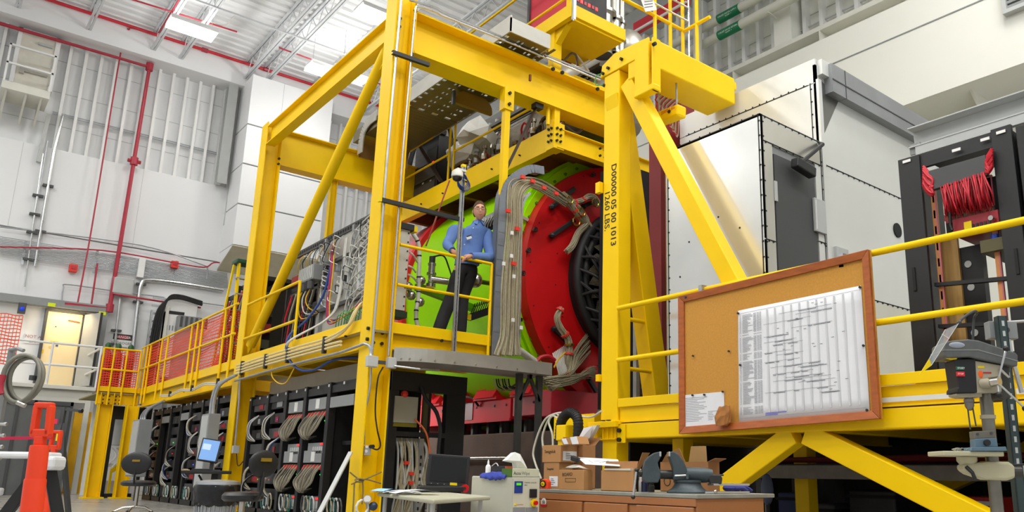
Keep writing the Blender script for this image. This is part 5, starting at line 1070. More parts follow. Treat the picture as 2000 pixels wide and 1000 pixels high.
t = thing('red_upright', 'dark red upright frame with cream insert behind the white hut', 'frame', ay(1315, 280, 6.3)); a, b = ay(1290, 280, 6.4), ay(1347, 280, 6.4)
MB().box(a.x, b.x, 6.4, 6.6, 1.27, 5.0).build('post', DRED, t); MB().box(a.x+.08, a.x+.26, 6.39, 6.4, 1.3, 4.62).build('cream_insert', M('cream_insert', (222, 214, 176), .5), t); MB().box(b.x-.04, b.x+.03, 6.38, 6.42, 1.3, 4.85).build('pale_edge', LGRY, t)
# ------------------------------------------------------------------ white metal hut
HX, HY, HT_, HX2 = 5.712, 4.3, 3.99, 6.72
hut = thing('metal_hut', 'white sheet metal hut with a dark grey door behind the yellow brace', 'hut', (6.2, 4.9, 1.27))
MB().box(HX, HX+.03, HY, 5.54, 1.27, HT_).build('panel', ALUP, hut); MB().box(HX+.03, HX2, HY+.6, 5.52, 1.27, HT_-.03).build('core', LGRY, hut)
MB().box(HX, HX2, HY, 5.54, HT_-.03, HT_).build('roof_sheet', ALUW, hut)
zd = ay(1512, 300, HY).z; dl, dr = 5.91, 6.57
for nm, x0, x1, z0, z1, mt in (('panel', HX, HX2, zd+.08, HT_-.03, ALU), ('panel', HX, dl-.02, 2.75, zd+.08, ALU), ('panel', HX, dl-.02, 1.95, 2.74, ALU), ('panel', HX, dl-.02, 1.27, 1.94, ALU), ('panel', dr+.02, HX2, 2.9, zd+.08, ALUW), ('panel', dr+.02, HX2, 2.1, 2.89, ALUW), ('panel', dr+.02, HX2, 1.27, 2.09, ALUW)):
    MB().box(x0+.003, x1-.003, HY, HY+.03, z0, z1).build(nm, mt, hut)
MB().box(dl-.03, dr+.03, HY+.012, HY+.03, zd, zd+.085).build('door_head', GRY, hut)
dd = MB().box(dl, dr, HY+.0, HY+.035, 1.27, zd).build('door', DGRY, hut, bevel=.004)
MB().box(dl-.01, dr+.01, HY+.035, HY+.09, 1.27, zd).build('door_backing', BLK, hut)
for z in (3.25, 2.2): MB().box(dl-.02, dl+.02, HY-.012, HY, z-.1, z+.1).build('hinge', LGRY, dd)
MB().box(dr-.06, dr+.13, HY-.03, HY, 2.98, 3.33).build('latch_guard', LGRY, hut, bevel=.006); MB().box(dr-.05, dr-.04, HY-.035, HY-.03, 3.0, 3.3).build('guard_lip', WHITE, hut)
MB().bar((dr-.07, HY-.05, 2.42), (dr+.08, HY-.05, 2.36), .03, .07).build('handle', STAIN, dd, bevel=.008); MB().cyl((dr+.06, HY, 2.37), (dr+.06, HY-.07, 2.37), .03, 10).build('lock_barrel', BLK, dd)
MB().bar((dl+.2, HY-.09, zd-.06), (dl+.5, HY-.09, zd-.1), .09, .1).build('door_closer', BLK, dd, bevel=.012); MB().tube([(dl+.32, HY-.09, zd-.03), (dr-.02, HY-.13, zd+.24), (dr+.11, HY-.02, zd+.32)], .022, 8).build('closer_arm', BLK, dd)
# clipped black seams
def seam(m, p, q, n, out, k0=0.0):
    """dark seam line with clip teeth; out = outward vector"""
    p, q, out = Vector(p), Vector(q), Vector(out); d = (q-p); L = d.length; d.normalize(); s = d.cross(out).normalized()
    m.bar(p+out*.002, q+out*.002, .006, .008, up=s)
    for k in range(n):
        c = p+d*(L*(k+.5)/n); m.bar(c-s*.004+out*.004, c+s*.018+out*.004, .012, .006, up=out)
m = MB(); W_ = (-1, 0, 0); S_ = (0, -1, 0)
seam(m, (HX, HY+.01, HT_-.01), (HX, 5.54, HT_-.01), 9, W_); seam(m, (HX, HY+.02, 1.3), (HX, HY+.02, HT_), 18, W_); seam(m, (HX, 5.52, 1.3), (HX, 5.52, HT_), 22, W_)
seam(m, (HX+.03, HY, 1.3), (HX+.03, HY, HT_), 18, S_); seam(m, (HX+.02, HY, HT_-.01), (HX2, HY, HT_-.01), 9, S_); seam(m, (HX+.02, HY, zd+.09), (HX2, HY, zd+.09), 9, S_)
seam(m, (HX2-.02, HY, 1.3), (HX2-.02, HY, HT_), 18, S_); seam(m, (HX+.04, HY, 2.745), (dl-.03, HY, 2.745), 2, S_); seam(m, (HX+.04, HY, 1.945), (dl-.03, HY, 1.945), 2, S_); seam(m, (dr+.03, HY, 2.895), (HX2, HY, 2.895), 2, S_)
m.build('clipped_seams', BLK2, hut, kind='stuff')
for k in range(8): MB().cyl((HX, 4.45+.13*k, 2.4+.17*((k*3) % 5)), (HX-.004, 4.45+.13*k, 2.4+.17*((k*3) % 5)), .01, 8).build('screw_hole', BLK2, hut)
# taller hut
TX, TY, TZ = 6.74, 4.33, 4.97
th = thing('tall_metal_hut', 'taller sheet aluminium enclosure behind the white hut and black racks', 'hut', (8, 5, 1.27))
for z0, z1 in ((4.69, TZ), (3.98, 4.685), (1.27, 3.975)): MB().box(TX, TX+.03, TY, 6.3, z0, z1-.004).build('panel', ALUW, th)
for x0, x1, z0, z1, mt in ((TX, 9.6, 3.78, 4.9, ALUW), (TX, 9.6, 2.46, 3.775, ALUW), (TX, 9.6, 1.27, 2.455, ALU)): MB().box(x0, x1, TY, TY+.03, z0, z1-.004).build('panel', mt, th)
MB().box(TX+.03, 9.6, TY+.03, 6.3, 1.27, TZ-.02).build('core', LGRY, th)
MB().box(TX, TX+.06, TY-.03, TY+.01, 1.27, 4.72).build('corner_angle', ALUW, th); MB().slab([(TX+.06, TY-.004, 4.75), (TX+.42, TY-.004, 4.62), (TX+.08, TY-.004, 4.1)], (0, .004, 0)).build('dark_flashing', M('dull_flashing', (120, 120, 118), .35, .8), th)
MB().box(6.9, 9.5, TY-.1, TY, 4.6, 4.93).build('edge_duct', M('dull_duct_grey', (150, 152, 154), .5, .5), th)
MB().box(6.9, 9.5, TY-.106, TY-.1, 4.74, 4.752).build('duct_seam', DGRY, th); MB().box(7.15, 7.158, TY-.105, TY, 4.6, 4.93).build('duct_joint', DGRY, th); MB().box(6.78, 6.92, TY-.06, TY+.02, 4.78, 4.95).build('duct_cap', ALUW, th)
m = MB()
seam(m, (TX, TY+.1, 4.687), (TX, 6.2, 4.687), 18, W_); seam(m, (TX, TY+.07, 1.5), (TX, TY+.07, 4.7), 22, W_); seam(m, (TX+.05, TY, 3.777), (9.3, TY, 3.777), 24, S_); seam(m, (TX+.05, TY, 2.457), (9.3, TY, 2.457), 24, S_); seam(m, (TX+.07, TY, 1.4), (TX+.07, TY, 4.6), 22, S_)
m.build('clipped_seams', BLK2, th, kind='stuff')
c = ay(1752, 450, TY); MB().cyl(c, c-Vector((0, .012, 0)), .085, 24).build('port_hole', BLK2, th)
c = ay(1640, 500, TY); MB().box(c.x-.1, c.x+.12, TY-.03, TY, c.z-.3, c.z+.08).build('small_cover', LGRY, th)
# grey steel beam above the racks
t = thing('steel_beam', 'pale grey steel channel beam above the black racks', 'beam', (6.6, 3, 3.6)); y1 = ax(1775, 270, 6.6).y
MB().ibeam((6.7, y1, 3.66), (6.7, -.5, 3.66), .24, .2, .014, .012).build('beam_section', LGRY, t, bevel=.003); MB().box(6.585, 6.6, -.5, y1-.06, 3.48, 3.565).build('face_plate', LGRY, t); MB().box(6.6, 6.62, y1-.1, y1, 3.5, 3.6).build('end_bracket', GRY, t)
# ------------------------------------------------------------------ black racks with red cables
def rpt(px, py, x=6.2): return ax(px, py, x)
rk = thing('cable_rack', 'tall black rack with red cable bundles feeding a red crate', 'rack', (6.2, 2.7, 1.27))
yl = rpt(1760, 400).y; yl2 = rpt(1803, 400).y; yr1 = rpt(1944, 350).y; yr2 = rpt(1986, 350).y; zt = 3.335
MB().box(6.2, 6.24, yl2, yl, 1.27, zt-.02).build('left_post', BLK, rk, bevel=.006); MB().box(6.2, 6.24, yr2, yr1, 1.27, zt).build('right_post', BLK, rk, bevel=.006)
MB().box(6.24, 6.9, yl-.04, yl, 1.27, zt-.05).build('side_panel', BLK, rk); MB().box(6.24, 6.9, yr2, yr2+.04, 1.27, zt-.05).build('side_panel', BLK, rk)
MB().box(6.22, 6.26, yr1, yl2, zt-.14, zt-.02).build('header', BLK, rk); MB().box(6.24, 6.9, yr1, yl2, zt-.05, zt-.02).build('top_panel', BLK, rk)
for px, py in ((1771, 315), (1868, 293), (1924, 272), (1955, 258)):
    c = rpt(px, py, 6.196); MB().box(6.19, 6.196, c.y-.035, c.y+.035, c.z-.012, c.z+.012).build('name_plate', WHITE, rk)
a, b = rpt(1815, 355, 6.15), rpt(1924, 302, 6.15); MB().box(6.15, 6.2, b.y, a.y, 2.95, 3.12).build('blank_panel', DGRY, rk, bevel=.004)
for px in (1826, 1940):
    c = rpt(px, 450, 6.3); MB().box(6.3, 6.33, c.y-.03, c.y+.01, 1.3, 3.0).build('perforated_upright', M('copper_upright', (206, 140, 84), .45, .3), rk); MB().box(6.295, 6.3, c.y-.034, c.y-.022, 1.3, 3.0).build('pink_edge', M('pink_edge', (196, 104, 120), .5), rk)
for k in range(10):   # red cables either side of the panel
    for side, pts in (('l', ((1803, 325+4*k), (1812, 335+4.5*k), (1822, 345+4*k), (1816, 372-k))), ('r', ((1938, 290+4*k), (1932, 300+4*k), (1926, 312+3*k), (1932, 328+k)))):
        MB().tube(bez([rpt(x, y, 6.17-.01*(k % 3)) for x, y in pts], 4), .013, 6).build('red_cable', RWIRE, rk, smooth=True)
CR2 = M('dark_red_cable', (150, 22, 34), .5, 0, .2, 20)
for k in range(90):
    f = k/89; x0 = 1836+f*86; x1 = 1850+f*88+7*math.sin(k*2.1); y0 = 355-f*28; y1 = 420-f*16+5*math.sin(k*1.7)
    MB().tube(bez([rpt(x0, y0, 6.24), rpt(x0+2+2*math.sin(k*1.9), y0+14, 6.13+.03*(k % 4)), rpt(x0*.35+x1*.65+3*math.sin(k*1.3), y1-20+6*math.sin(k*.9), 6.1+.04*(k % 4)), rpt(x1, y1, 6.2+.02*(k % 3))], 4), .0058, 6).build('red_cable', RWIRE if k % 3 else CR2, rk, smooth=True)
    c = rpt(x1, y1+2, 6.22); MB().cyl(c, c+Vector((0, 0, -.05)), .009, 6).build('plug', [M('dirty_brass', (110, 84, 40), .5, .5), BLK, CR2][k % 3], rk)
a, b = rpt(1862, 455, 6.2), rpt(1950, 424, 6.2); cr1 = MB().box(6.3, 6.34, yr1, a.y+.1, 2.6, 2.98).build('dark_backing', BLK2, rk); MB().box(6.2, 6.6, b.y, a.y, 2.53, 2.67).build('crate', M('crate_red', (150, 30, 42), .45), rk, bevel=.004)
c = rpt(1891, 440, 6.198); MB().box(6.19, 6.198, c.y-.03, c.y+.03, c.z-.03, c.z+.03).build('yellow_label', YEL2, cr1); c = rpt(1940, 428, 6.19); MB().cyl(c, c-Vector((.05, 0, 0)), .02, 10).build('knob', STAIN, cr1)
for k in range(5): c = rpt(1900+8*k, 438-2*k, 6.198); MB().box(6.192, 6.198, c.y-.01, c.y+.01, c.z-.03, c.z+.0).build('port', BLK, cr1)
MB().tube([rpt(1855, 415, 6.15), rpt(1856, 440, 6.15), rpt(1860, 450, 6.15)], .012, 6).build('crate_handle', BLK, cr1)
MB().box(6.25, 6.8, b.y, (a.y+b.y)/2, 2.36, 2.46).build('crate_shelf', M('olive_grey', (90, 84, 50), .5), rk)
for z, x in ((2.18, 6.3), (1.83, 6.3), (1.6, 6.35)): MB().bar((x, yl2, z), (x, yr1, z-.05), .05, .03).build('cross_shelf', BLK, rk)
MB().box(6.47, 6.55, ax(1924, 560, 6.47).y, ax(1880, 560, 6.47).y, 1.27, 2.5).build('inner_panel', BLK, rk)
for px, py in ((1887, 516), (1893, 561), (1900, 650)):
    c = ax(px+4, py, 6.47); MB().cyl(c, c-Vector((.006, 0, 0)), .03, 10).build('knockout', LGRY, rk)
for k in range(12): MB().box(6.3, 6.33, yl2-.05, yl2-.035, 1.35+.14*k, 1.42+.14*k).build('red_slot', RWIRE, rk)
for px, y0, y1 in ((1843, 560, 600),): c = rpt(1785, 545, 6.19); MB().box(6.19, 6.2, c.y-.012, c.y+.012, c.z-.1, c.z+.1).build('latch_slot', BLK2, rk)
for px, py in ((1943, 444), (1945, 475)): c = rpt(px, py, 6.28); MB().cyl(c, c+Vector((0, 0, .07)), .03, 10).build('blue_tape', M('blue_tape', (28, 64, 170), .5), rk)
t = thing('pine_board', 'bare pine board standing behind the rack left uprights', 'board', (6.9, 3.0, 1.27)); a, b = ax(1843, 560, 6.44), ax(1878, 560, 6.44); MB().box(6.44, 6.47, b.y, a.y, 1.27, 2.6).build('plank', PINE, t)
t = thing('equipment_rack', 'black rack at the right picture edge beside the red cable rack', 'rack', (6.2, 1.7, 1.27)); MB().box(6.2, 7.0, .9, yr2-.03, 1.27, 3.3).build('cabinet', BLK, t, bevel=.008); c = rpt(1985, 510, 6.19); MB().box(6.19, 6.2, c.y-.012, c.y+.012, c.z-.1, c.z+.1).build('latch_slot', BLK2, t)
t = thing('red_handle_rail', 'red handled rod above the drill press head', 'rod', (6.1, 2.1, 1.7)); a, b = ax(1930, 632, 6.0), ax(1962, 630, 6.0); MB().cyl(a, b, .018, 10).build('red_sleeve', REDP, t); MB().cyl(b, b+(b-a)*2, .012, 8).build('rod', LGRY, t)
# ------------------------------------------------------------------ corkboard
kbx = 5.3
K = [Vector(ax(x, y, kbx)) for x, y in ((1328, 580), (1699, 488), (1722, 818), (1330, 848))]     # tl tr br bl
cbd = thing('corkboard', 'large oak framed corkboard hung on the right platform rail', 'board', K[3]); inx = Vector((-.03, 0, 0))
MB().slab([K[0], K[1], K[2], K[3]], (.02, 0, 0)).build('cork_sheet', CORK, cbd)
def edge_bar(a, b, w):
    return MB().bar(a+(b-a).normalized()*0, b, .05, w, up=(1, 0, 0)) if False else None
cen = sum(K, Vector())/4
In = [k+(cen-k)*s for k, s in zip(K, (.05, .05, .05, .05))]
fw = .062
for i in range(4):
    a, b = K[i], K[(i+1) % 4]; d = (b-a).normalized(); n = Vector((1, 0, 0)).cross(d); 
    if n.dot(cen-a) < 0: n = -n
    a1, b1 = a+d*fw+n*fw, b-d*fw+n*fw
    m = MB(); m.add([a, b, b1, a1]+[p+inx for p in (a, b)]+[b1+inx*.6, a1+inx*.6], [(0, 1, 2, 3), (4, 7, 6, 5), (0, 4, 5, 1), (1, 5, 6, 2), (2, 6, 7, 3), (3, 7, 4, 0)]); m.build('frame_rail', OAK, cbd, bevel=.004)
c = ax(1337, 580, kbx-.04); MB().cyl(c, c+Vector((.02, 0, 0)), .012, 8).build('screw', DGRY, cbd)
for yy in (K[0].y-.25, K[1].y+.25): MB().box(kbx+.0, kbx+.1, yy-.02, yy+.02, 2.2, 2.31).build('hanger_strap', GALV, cbd)
def quadpt(Q, u, v): return (Q[0]*(1-u)+Q[1]*u)*(1-v) + (Q[3]*(1-u)+Q[2]*u)*v
pxs = kbx-.004
Q = [Vector(ax(x, y, pxs)) for x, y in ((1442, 607), (1682, 558), (1700, 807), (1444, 828))]
ch = thing('schedule_chart', 'large printed schedule chart pinned on the corkboard', 'poster', Q[3]); g = []
m = MB(); n = 8; V_ = []
for j in range(n+1):
    for i in range(n+1): V_.append(quadpt(Q, i/n, j/n)+Vector((-.004*math.sin(i*1.1+j*.7)**2-.002, 0, 0)))
m.add(V_, [(j*(n+1)+i, j*(n+1)+i+1, (j+1)*(n+1)+i+1, (j+1)*(n+1)+i) for j in range(n) for i in range(n)]); sh_ = m.build('sheet', PAPER, ch, smooth=True); so = sh_.modifiers.new('t', 'SOLIDIFY'); so.thickness = .001
INKG = M('chart_grey_band', (204, 205, 208), .8, 0, 0); INK = M('chart_ink', (96, 98, 106), .8, 0, 0); INKL = M('chart_light_ink', (150, 151, 158), .8, 0, 0); INKB = M('chart_blue_ink', (120, 120, 190), .8, 0, 0)
def mark(mb, u0, u1, v0, v1, dx=-.009):
    o = Vector((dx, 0, 0)); mb.add([quadpt(Q, u0, v0)+o, quadpt(Q, u1, v0)+o, quadpt(Q, u1, v1)+o, quadpt(Q, u0, v1)+o], [(0, 1, 2, 3)])
m = MB()
for k in range(11): u = .255+k*.0675; mark(m, u, u+.014, .04, .93, -.0085)
m.build('grey_bands', INKG, ch, kind='stuff')
rd = random.Random(5); m = MB(); m2 = MB()
for k in range(78):
    v = .05+k*.0113
    if rd.random() < .95:
        u = .035; 
        mark(m2, .04, .04+rd.uniform(.04, .1), v, v+.004); mark(m2, .018, .026, v, v+.004); mark(m2, .14, .165, v, v+.0045); mark(m2, .17, .19, v, v+.004); mark(m2, .193, .21, v, v+.004)
for v0, u0, u1 in ((.1, .36, .78), (.13, .5, .78), (.17, .23, .62), (.24, .46, .78), (.28, .23, .4), (.33, .23, .5), (.36, .3, .55), (.42, .23, .45), (.45, .33, .55), (.5, .23, .52), (.55, .28, .68), (.575, .5, .7), (.61, .3, .62), (.65, .4, .7), (.67, .3, .75), (.7, .5, .78), (.76, .23, .78), (.8, .66, .8)):
    mark(m, u0, u1, v0, v0+.0022)
    for j in range(4): a = u0+(u1-u0)*rd.random()*.8; mark(m, a, a+rd.uniform(.02, .1), v0+.006, v0+.0105)
for k in range(26): a, b = rd.uniform(.3, .9), rd.uniform(.05, .8); mark(m, a, a+.02, b, b+.004)
m.build('chart_lines', INK, ch, kind='stuff'); m2.build('table_text', INKL, ch, kind='stuff'); m = MB(); mark(m, .23, .4, .925, .935); mark(m, .23, .33, .94, .95); m.build('blue_key', INKB, ch)
m = MB(); mark(m, .02, .98, .03, .033); mark(m, .02, .98, .955, .957); m.build('chart_border', INKL, ch)
PINS = []; PIN = ['at the top left corner of the schedule chart', 'halfway down the left edge of the schedule chart', 'at the top right corner of the schedule chart', 'halfway down the right edge of the schedule chart', 'at the bottom right corner of the schedule chart', 'at the top left of the small typed note', 'at the top middle of the small typed note', 'at the top right corner of the small typed note', 'alone in the bare cork above the small note', 'alone in the bare cork nearest the schedule chart']
def pin(px, py): c = ax(px, py, pxs-.008); t = thing('push_pin', 'black push pin ' + PIN[len(PINS)], 'push pin', c, 'black push pins on the corkboard'); PINS.append(t); MB().lathe([(.006, 0), (.009, .004), (.005, .008), (.01, .016), (.008, .018)], c+Vector((.006, 0, 0)), (-1, 0, 0), 8).build('head', BLK, t)
for p in ((1442, 612), (1446, 713), (1680, 561), (1687, 675), (1694, 801), (1353, 772), (1376, 771), (1412, 765), (1354, 695), (1424, 686)): pin(*p)
Q2 = [Vector(ax(x, y, pxs)) for x, y in ((1333, 772), (1414, 765), (1416, 830), (1334, 837))]; Q_ = Q; Q = Q2
nt = thing('paper_note', 'small typed white sheet pinned at the lower left of the corkboard', 'paper', Q[3]); m = MB(); m.slab(Q, (-.002, 0, 0)); m.build('sheet', PAPER, nt); m = MB()
for k in range(15): mark(m, .06, .06+rd.uniform(.3, .55), .1+k*.05, .115+k*.05, -.003)
for k in range(6): mark(m, .62, .62+rd.uniform(.1, .3), .55+k*.05, .565+k*.05, -.003)
m.build('typed_lines', INKL, nt, kind='stuff')
Q = Q_
pb = thing('paper_bag', 'small crumpled brown paper bag on the lower frame of the corkboard', 'bag', ax(1412, 830, 5.24)); c = ax(1412, 813, 5.24)
m = MB(); rd = random.Random(9); ringp = []
for j, (zz, s) in enumerate(((-.075, .9), (-.05, 1.05), (0, 1.05), (.045, .95), (.085, .75))):
    for i in range(10):
        a = i*.628; ringp.append(c+Vector((math.cos(a)*.035*s*rd.uniform(.75, 1.1), math.sin(a)*.078*s*rd.uniform(.88, 1.08)-zz*.18, zz+rd.uniform(-.008, .008))))
m.add(ringp, [(j*10+i, j*10+(i+1) % 10, (j+1)*10+(i+1) % 10, (j+1)*10+i) for j in range(4) for i in range(10)]+[tuple(range(9, -1, -1)), tuple(range(40, 50))]); m.build('bag', M('kraft_paper', (166, 108, 52), .8, 0, .18, 18), pb)
# ================================================================== LEFT SIDE: LANDINGS, DOORWAY, CABINETS
def LF(o, u=(0.76, -0.65, 0)):
    """matrix of an upright local frame: U to the right, V away, W up"""
    U = Vector(u).normalized(); Wv = Vector((0, 0, 1)); V = Wv.cross(U); o = Vector(o)
    return Matrix(((U.x, V.x, 0, o.x), (U.y, V.y, 0, o.y), (U.z, V.z, 1, o.z), (0, 0, 0, 1)))
def xf(mb, mat):
    mb.v = [tuple(mat @ Vector(p)) for p in mb.v]; return mb
# upper landing with door
ud = thing('landing_doorway', 'cream door with a push bar high on the far wall behind the upper landing', 'door', (1.25, 26.9, 11.4))
MB().box(.84, 1.66, 26.86, 27.2, 11.38, 12.98).build('door_leaf', M('cream_door', (222, 218, 204), .5), ud)
for b in ((.74, .84, 11.38, 13.1), (1.66, 1.78, 11.38, 13.1), (.74, 1.78, 12.98, 13.1)): MB().box(b[0], b[1], 26.82, 27.2, b[2], b[3]).build('door_frame', WHITE, ud)
MB().box(.95, 1.6, 26.78, 26.84, 11.78, 11.86).build('push_bar', STAIN, ud); MB().box(.92, 1.04, 26.76, 26.85, 11.7, 11.95).build('bar_latch', STAIN, ud); MB().box(1.25, 1.6, 26.78, 26.85, 12.72, 12.8).build('closer', LGRY, ud)
la = thing('upper_landing', 'small white railed landing below the cream upper door', 'landing', (1.2, 26.4, 11.2)); ly = 25.9
pL, pR = ay(5, 155, ly), ay(98, 184, ly); MB().box(pL.x, pR.x, ly, 27, pL.z-.22, pL.z).build('deck', OFFW, la); 
for z in (.55, 1.1): MB().bar((pL.x, ly+.02, pL.z+z), (pR.x, ly+.02, pL.z+z), .05, .05).build('rail', WHITE, la)
for x in (pL.x+.03, pR.x-.03): MB().bar((x, ly+.02, pL.z), (x, ly+.02, pL.z+1.12), .05, .05).build('post', WHITE, la)
for z in (.55, 1.1): MB().bar((pR.x-.03, ly, pL.z+z), (pR.x-.03, 27, pL.z+z), .05, .05).build('side_rail', WHITE, la)
for x in (pL.x+.1, (pL.x+pR.x)/2, pR.x-.2): MB().slab([(x, ly+.1, pL.z-.22), (x, 27, pL.z-.22), (x, 27, pL.z-.8)], (.05, 0, 0)).build('bracket', OFFW, la)
MB().bar((pR.x+.08, 26.9, 9.2), (pR.x+.12, 26.9, pL.z-.3), .1, .1).build('support_leg', LGRY, la)
# lower mezzanine
my = 24.4; mz = ay(190, 757, my).z; mx = ay(190, 757, my).x
mz_ = thing('mezzanine', 'white mezzanine deck in front of the lit doorway', 'mezzanine', (2, my, mz))
MB().box(-3, mx, my, 27, mz-.1, mz).build('deck', OFFW, mz_, bevel=.01); MB().box(-3, mx-.12, my+.12, my+.3, mz-.42, mz-.1).build('edge_beam', OFFW, mz_, bevel=.008)
mr = thing('mezzanine_rail', 'white pipe railing along the edge of the mezzanine', 'railing', (2, my, mz))
r0 = ay(0, 657, my+.05); r1 = ay(196, 681, my+.05); q0 = ay(0, 702, my+.05); q1 = ay(190, 721, my+.05)
MB().cyl((-3, my+.05, (r0.z+r1.z)/2), (mx-.02, my+.05, (r0.z+r1.z)/2), .03, 8).build('rail', WHITE, mr); MB().cyl((-3, my+.05, (q0.z+q1.z)/2), (mx-.02, my+.05, (q0.z+q1.z)/2), .03, 8).build('rail', WHITE, mr)
for x in (mx-.03, ay(96, 720, my).x, ay(-20, 700, my).x): MB().cyl((x, my+.05, mz), (x, my+.05, r0.z), .03, 8).build('post', WHITE, mr)
for z in ((r0.z+r1.z)/2, (q0.z+q1.z)/2): MB().cyl((mx-.03, my+.05, z), (mx-.03, 26.9, z), .03, 8).build('side_rail', WHITE, mr)
wpst = thing('mezzanine_post', 'slim white post under the right end of the mezzanine', 'post', (mx-.1, my+.2, FZ)); MB().box(mx-.2, mx-.08, my+.1, my+.2, FZ, mz-.1).build('post_tube', OFFW, wpst)
# header and lit doorway
dx0, dx1, dz0, dz1 = 2.62, 3.46, 2.85, 4.93
hd = thing('doorway_header', 'grey steel header beam over the lit doorway with yellow stickers', 'beam', (2, 26.7, 5.1))
MB().box(-4, 4.05, 26.7, 26.96, 5.03, 5.25).build('beam_section', GRY, hd, bevel=.008); MB().box(3.84, 4.05, 26.7, 26.96, mz, 5.03).build('jamb_post', GRY, hd, bevel=.006)
for px, py in ((101, 595), (200, 612)): c = ay(px, py, 26.69); MB().box(c.x-.09, c.x+.09, 26.69, 26.7, c.z-.05, c.z+.05).build('sticker', M('fluo_yellow', (216, 232, 10), .5), hd)
dn = thing('lit_doorway', 'warmly lit cream doorway on the mezzanine with yellow warning stickers', 'doorway', (3, 26.9, dz0))
WARM = M('warm_cream_door', (250, 226, 176), .5, 0, .03, 2)
MB().box(dx0, dx1, 26.9, 26.94, dz0, dz1).build('door_leaf', WARM, dn, bevel=.006)
for b in ((dx0-.07, dx0, dz0, dz1+.07), (dx0, dx1+.06, dz1, dz1+.07)): MB().box(b[0], b[1], 26.84, 26.98, b[2], b[3]).build('door_frame', DGRY, dn)
MB().bar((dx0+.5, 26.88, dz1-.2), (dx1-.05, 26.88, dz1-.23), .02, .03).build('red_bar', M('orange_red', (226, 90, 40), .5), dn)
for px, py, w, h, mt in ((106, 668, .2, .05, YEL2), (82, 686, .07, .1, YEL), (111, 675, .06, .05, M('sign_blue', (60, 80, 140), .5)), (98, 678, .07, .06, M('pale_orange', (240, 190, 110), .5)), (109, 638, .03, .03, BLK)): c = ay(px, py, 26.895); MB().box(c.x-w/2, c.x+w/2, 26.89, 26.9, c.z-h/2, c.z+h/2).build('sticker', mt, dn)
l = bpy.data.lights.new('doorway_lamp', 'AREA'); l.energy = 26; l.size = .7; l.size_y = .2; l.shape = 'RECTANGLE'; l.color = (1, .76, .42); lo = bpy.data.objects.new('doorway_lamp', l); lo.location = (3.05, 26.45, dz1+.0); lo.rotation_euler = (math.radians(28), 0, 0); COL.objects.link(lo)
ol = thing('swung_leaf', 'grey open door leaf standing right of the lit doorway', 'door', (3.55, 26.4, dz0)); MB().bar((3.52, 26.84, (dz0+dz1)/2), (3.8, 26.1, (dz0+dz1)/2), .05, dz1-dz0).build('leaf', LGRY, ol); 
for k in range(26): MB().box(3.515, 3.535, 26.78, 26.83, dz0+.05+k*.078, dz0+.085+k*.078).build('hinge_knuckle', M('hinge_tan', (190, 150, 90), .5), ol)
for x, y in ((3.51, 26.86), (3.8, 26.08)): MB().box(x-.03, x+.03, y-.02, y+.02, dz0, dz1).build('black_edge', BLK, ol)
c = ay(68, 662, 27); t = thing('exit_lettering_sign', 'faint red NOT AN EXIT lettering on the wall left of the lit doorway', 'sign', c); MB().box(c.x-.24, c.x+.24, 26.995, 27.015, c.z-.14, c.z+.14).build('plate', WALLM, t); RI = M('faint_red_ink', (196, 120, 120), .7)
txt('NOT AN', 'lettering', (c.x, 26.99, c.z+.02), (1, 0, 0), (0, 0, 1), .12, RI, t, 'CENTER'); txt('EXIT', 'lettering', (c.x, 26.99, c.z-.11), (1, 0, 0), (0, 0, 1), .12, RI, t, 'CENTER')
c = ay(43, 603, 26.65); t = thing('alarm_beacon', 'small grey box with a blue light below the doorway header', 'alarm', c); MB().box(c.x-.09, c.x+.09, c.y, c.y+.12, c.z-.13, c.z+.17).build('box', DGRY, t, bevel=.01); MB().ball(c, .06, 12).build('blue_lens', M('blue_lens', (20, 60, 220), .2, 0, 0, emit=.6), t, smooth=True)
# under the mezzanine
gp = thing('grey_partition', 'dark grey metal door partition below the mezzanine', 'partition', (1.6, 23.9, FZ)); yy = 23.9
xr = ay(165, 780, yy).x-.22; MB().box(-2, xr, yy, yy+.1, FZ, mz-.45).build('panel', M('partition_grey', (96, 98, 98), .5), gp)
for x in (xr-.06, ay(65, 800, yy).x, ay(30, 800, yy).x): MB().box(x, x+.06, yy-.04, yy, FZ, mz-.45).build('stile', DGRY, gp)
MB().box(-2, xr, yy-.04, yy, mz-.55, mz-.45).build('top_rail', DGRY, gp); MB().box(xr-.5, xr-.3, yy-.06, yy, 1.1, 1.14).build('handle', BLK, gp)
yd = thing('yellow_edged_door', 'white door with a wide yellow edge under the mezzanine beside the white post', 'door', (3.3, 24.6, FZ)); a, b = ay(150, 950, 24.7), ay(185, 900, 24.7)
MB().box(a.x-.3, a.x+.12, 24.7, 24.8, FZ, 2.05).build('yellow_edge', M('door_yellow', (252, 190, 10), .45), yd); MB().box(a.x+.12, b.x+.15, 24.72, 24.8, .3, 2.05).build('white_leaf', M('lilac_white', (222, 216, 226), .5), yd); MB().box(a.x+.25, b.x+.2, 24.65, 24.8, FZ, .3).build('yellow_base', YEL, yd)
t = thing('dark_opening_frame', 'black frame around the opening beyond the far yellow column', 'frame assembly', (3.7, 21.3, FZ)); a, b, c_ = ay(193, 880, 21.3), ay(214, 880, 21.3), ay(240, 880, 21.3)
MB().box(a.x, b.x+.02, 21.3, 21.45, FZ, 2.0).build('side_panel', BLK, t); MB().box(a.x, c_.x+.5, 21.32, 21.45, 1.72, 2.02).build('top_panel', BLK, t); MB().box(b.x, c_.x+.3, 21.3, 21.6, FZ, .05).build('sill', BLK, t)
t = thing('white_equipment', 'white pumps and pipes seen through the black opening', 'equipment', (4.3, 22.8, FZ)); c = ay(232, 830, 22.8)
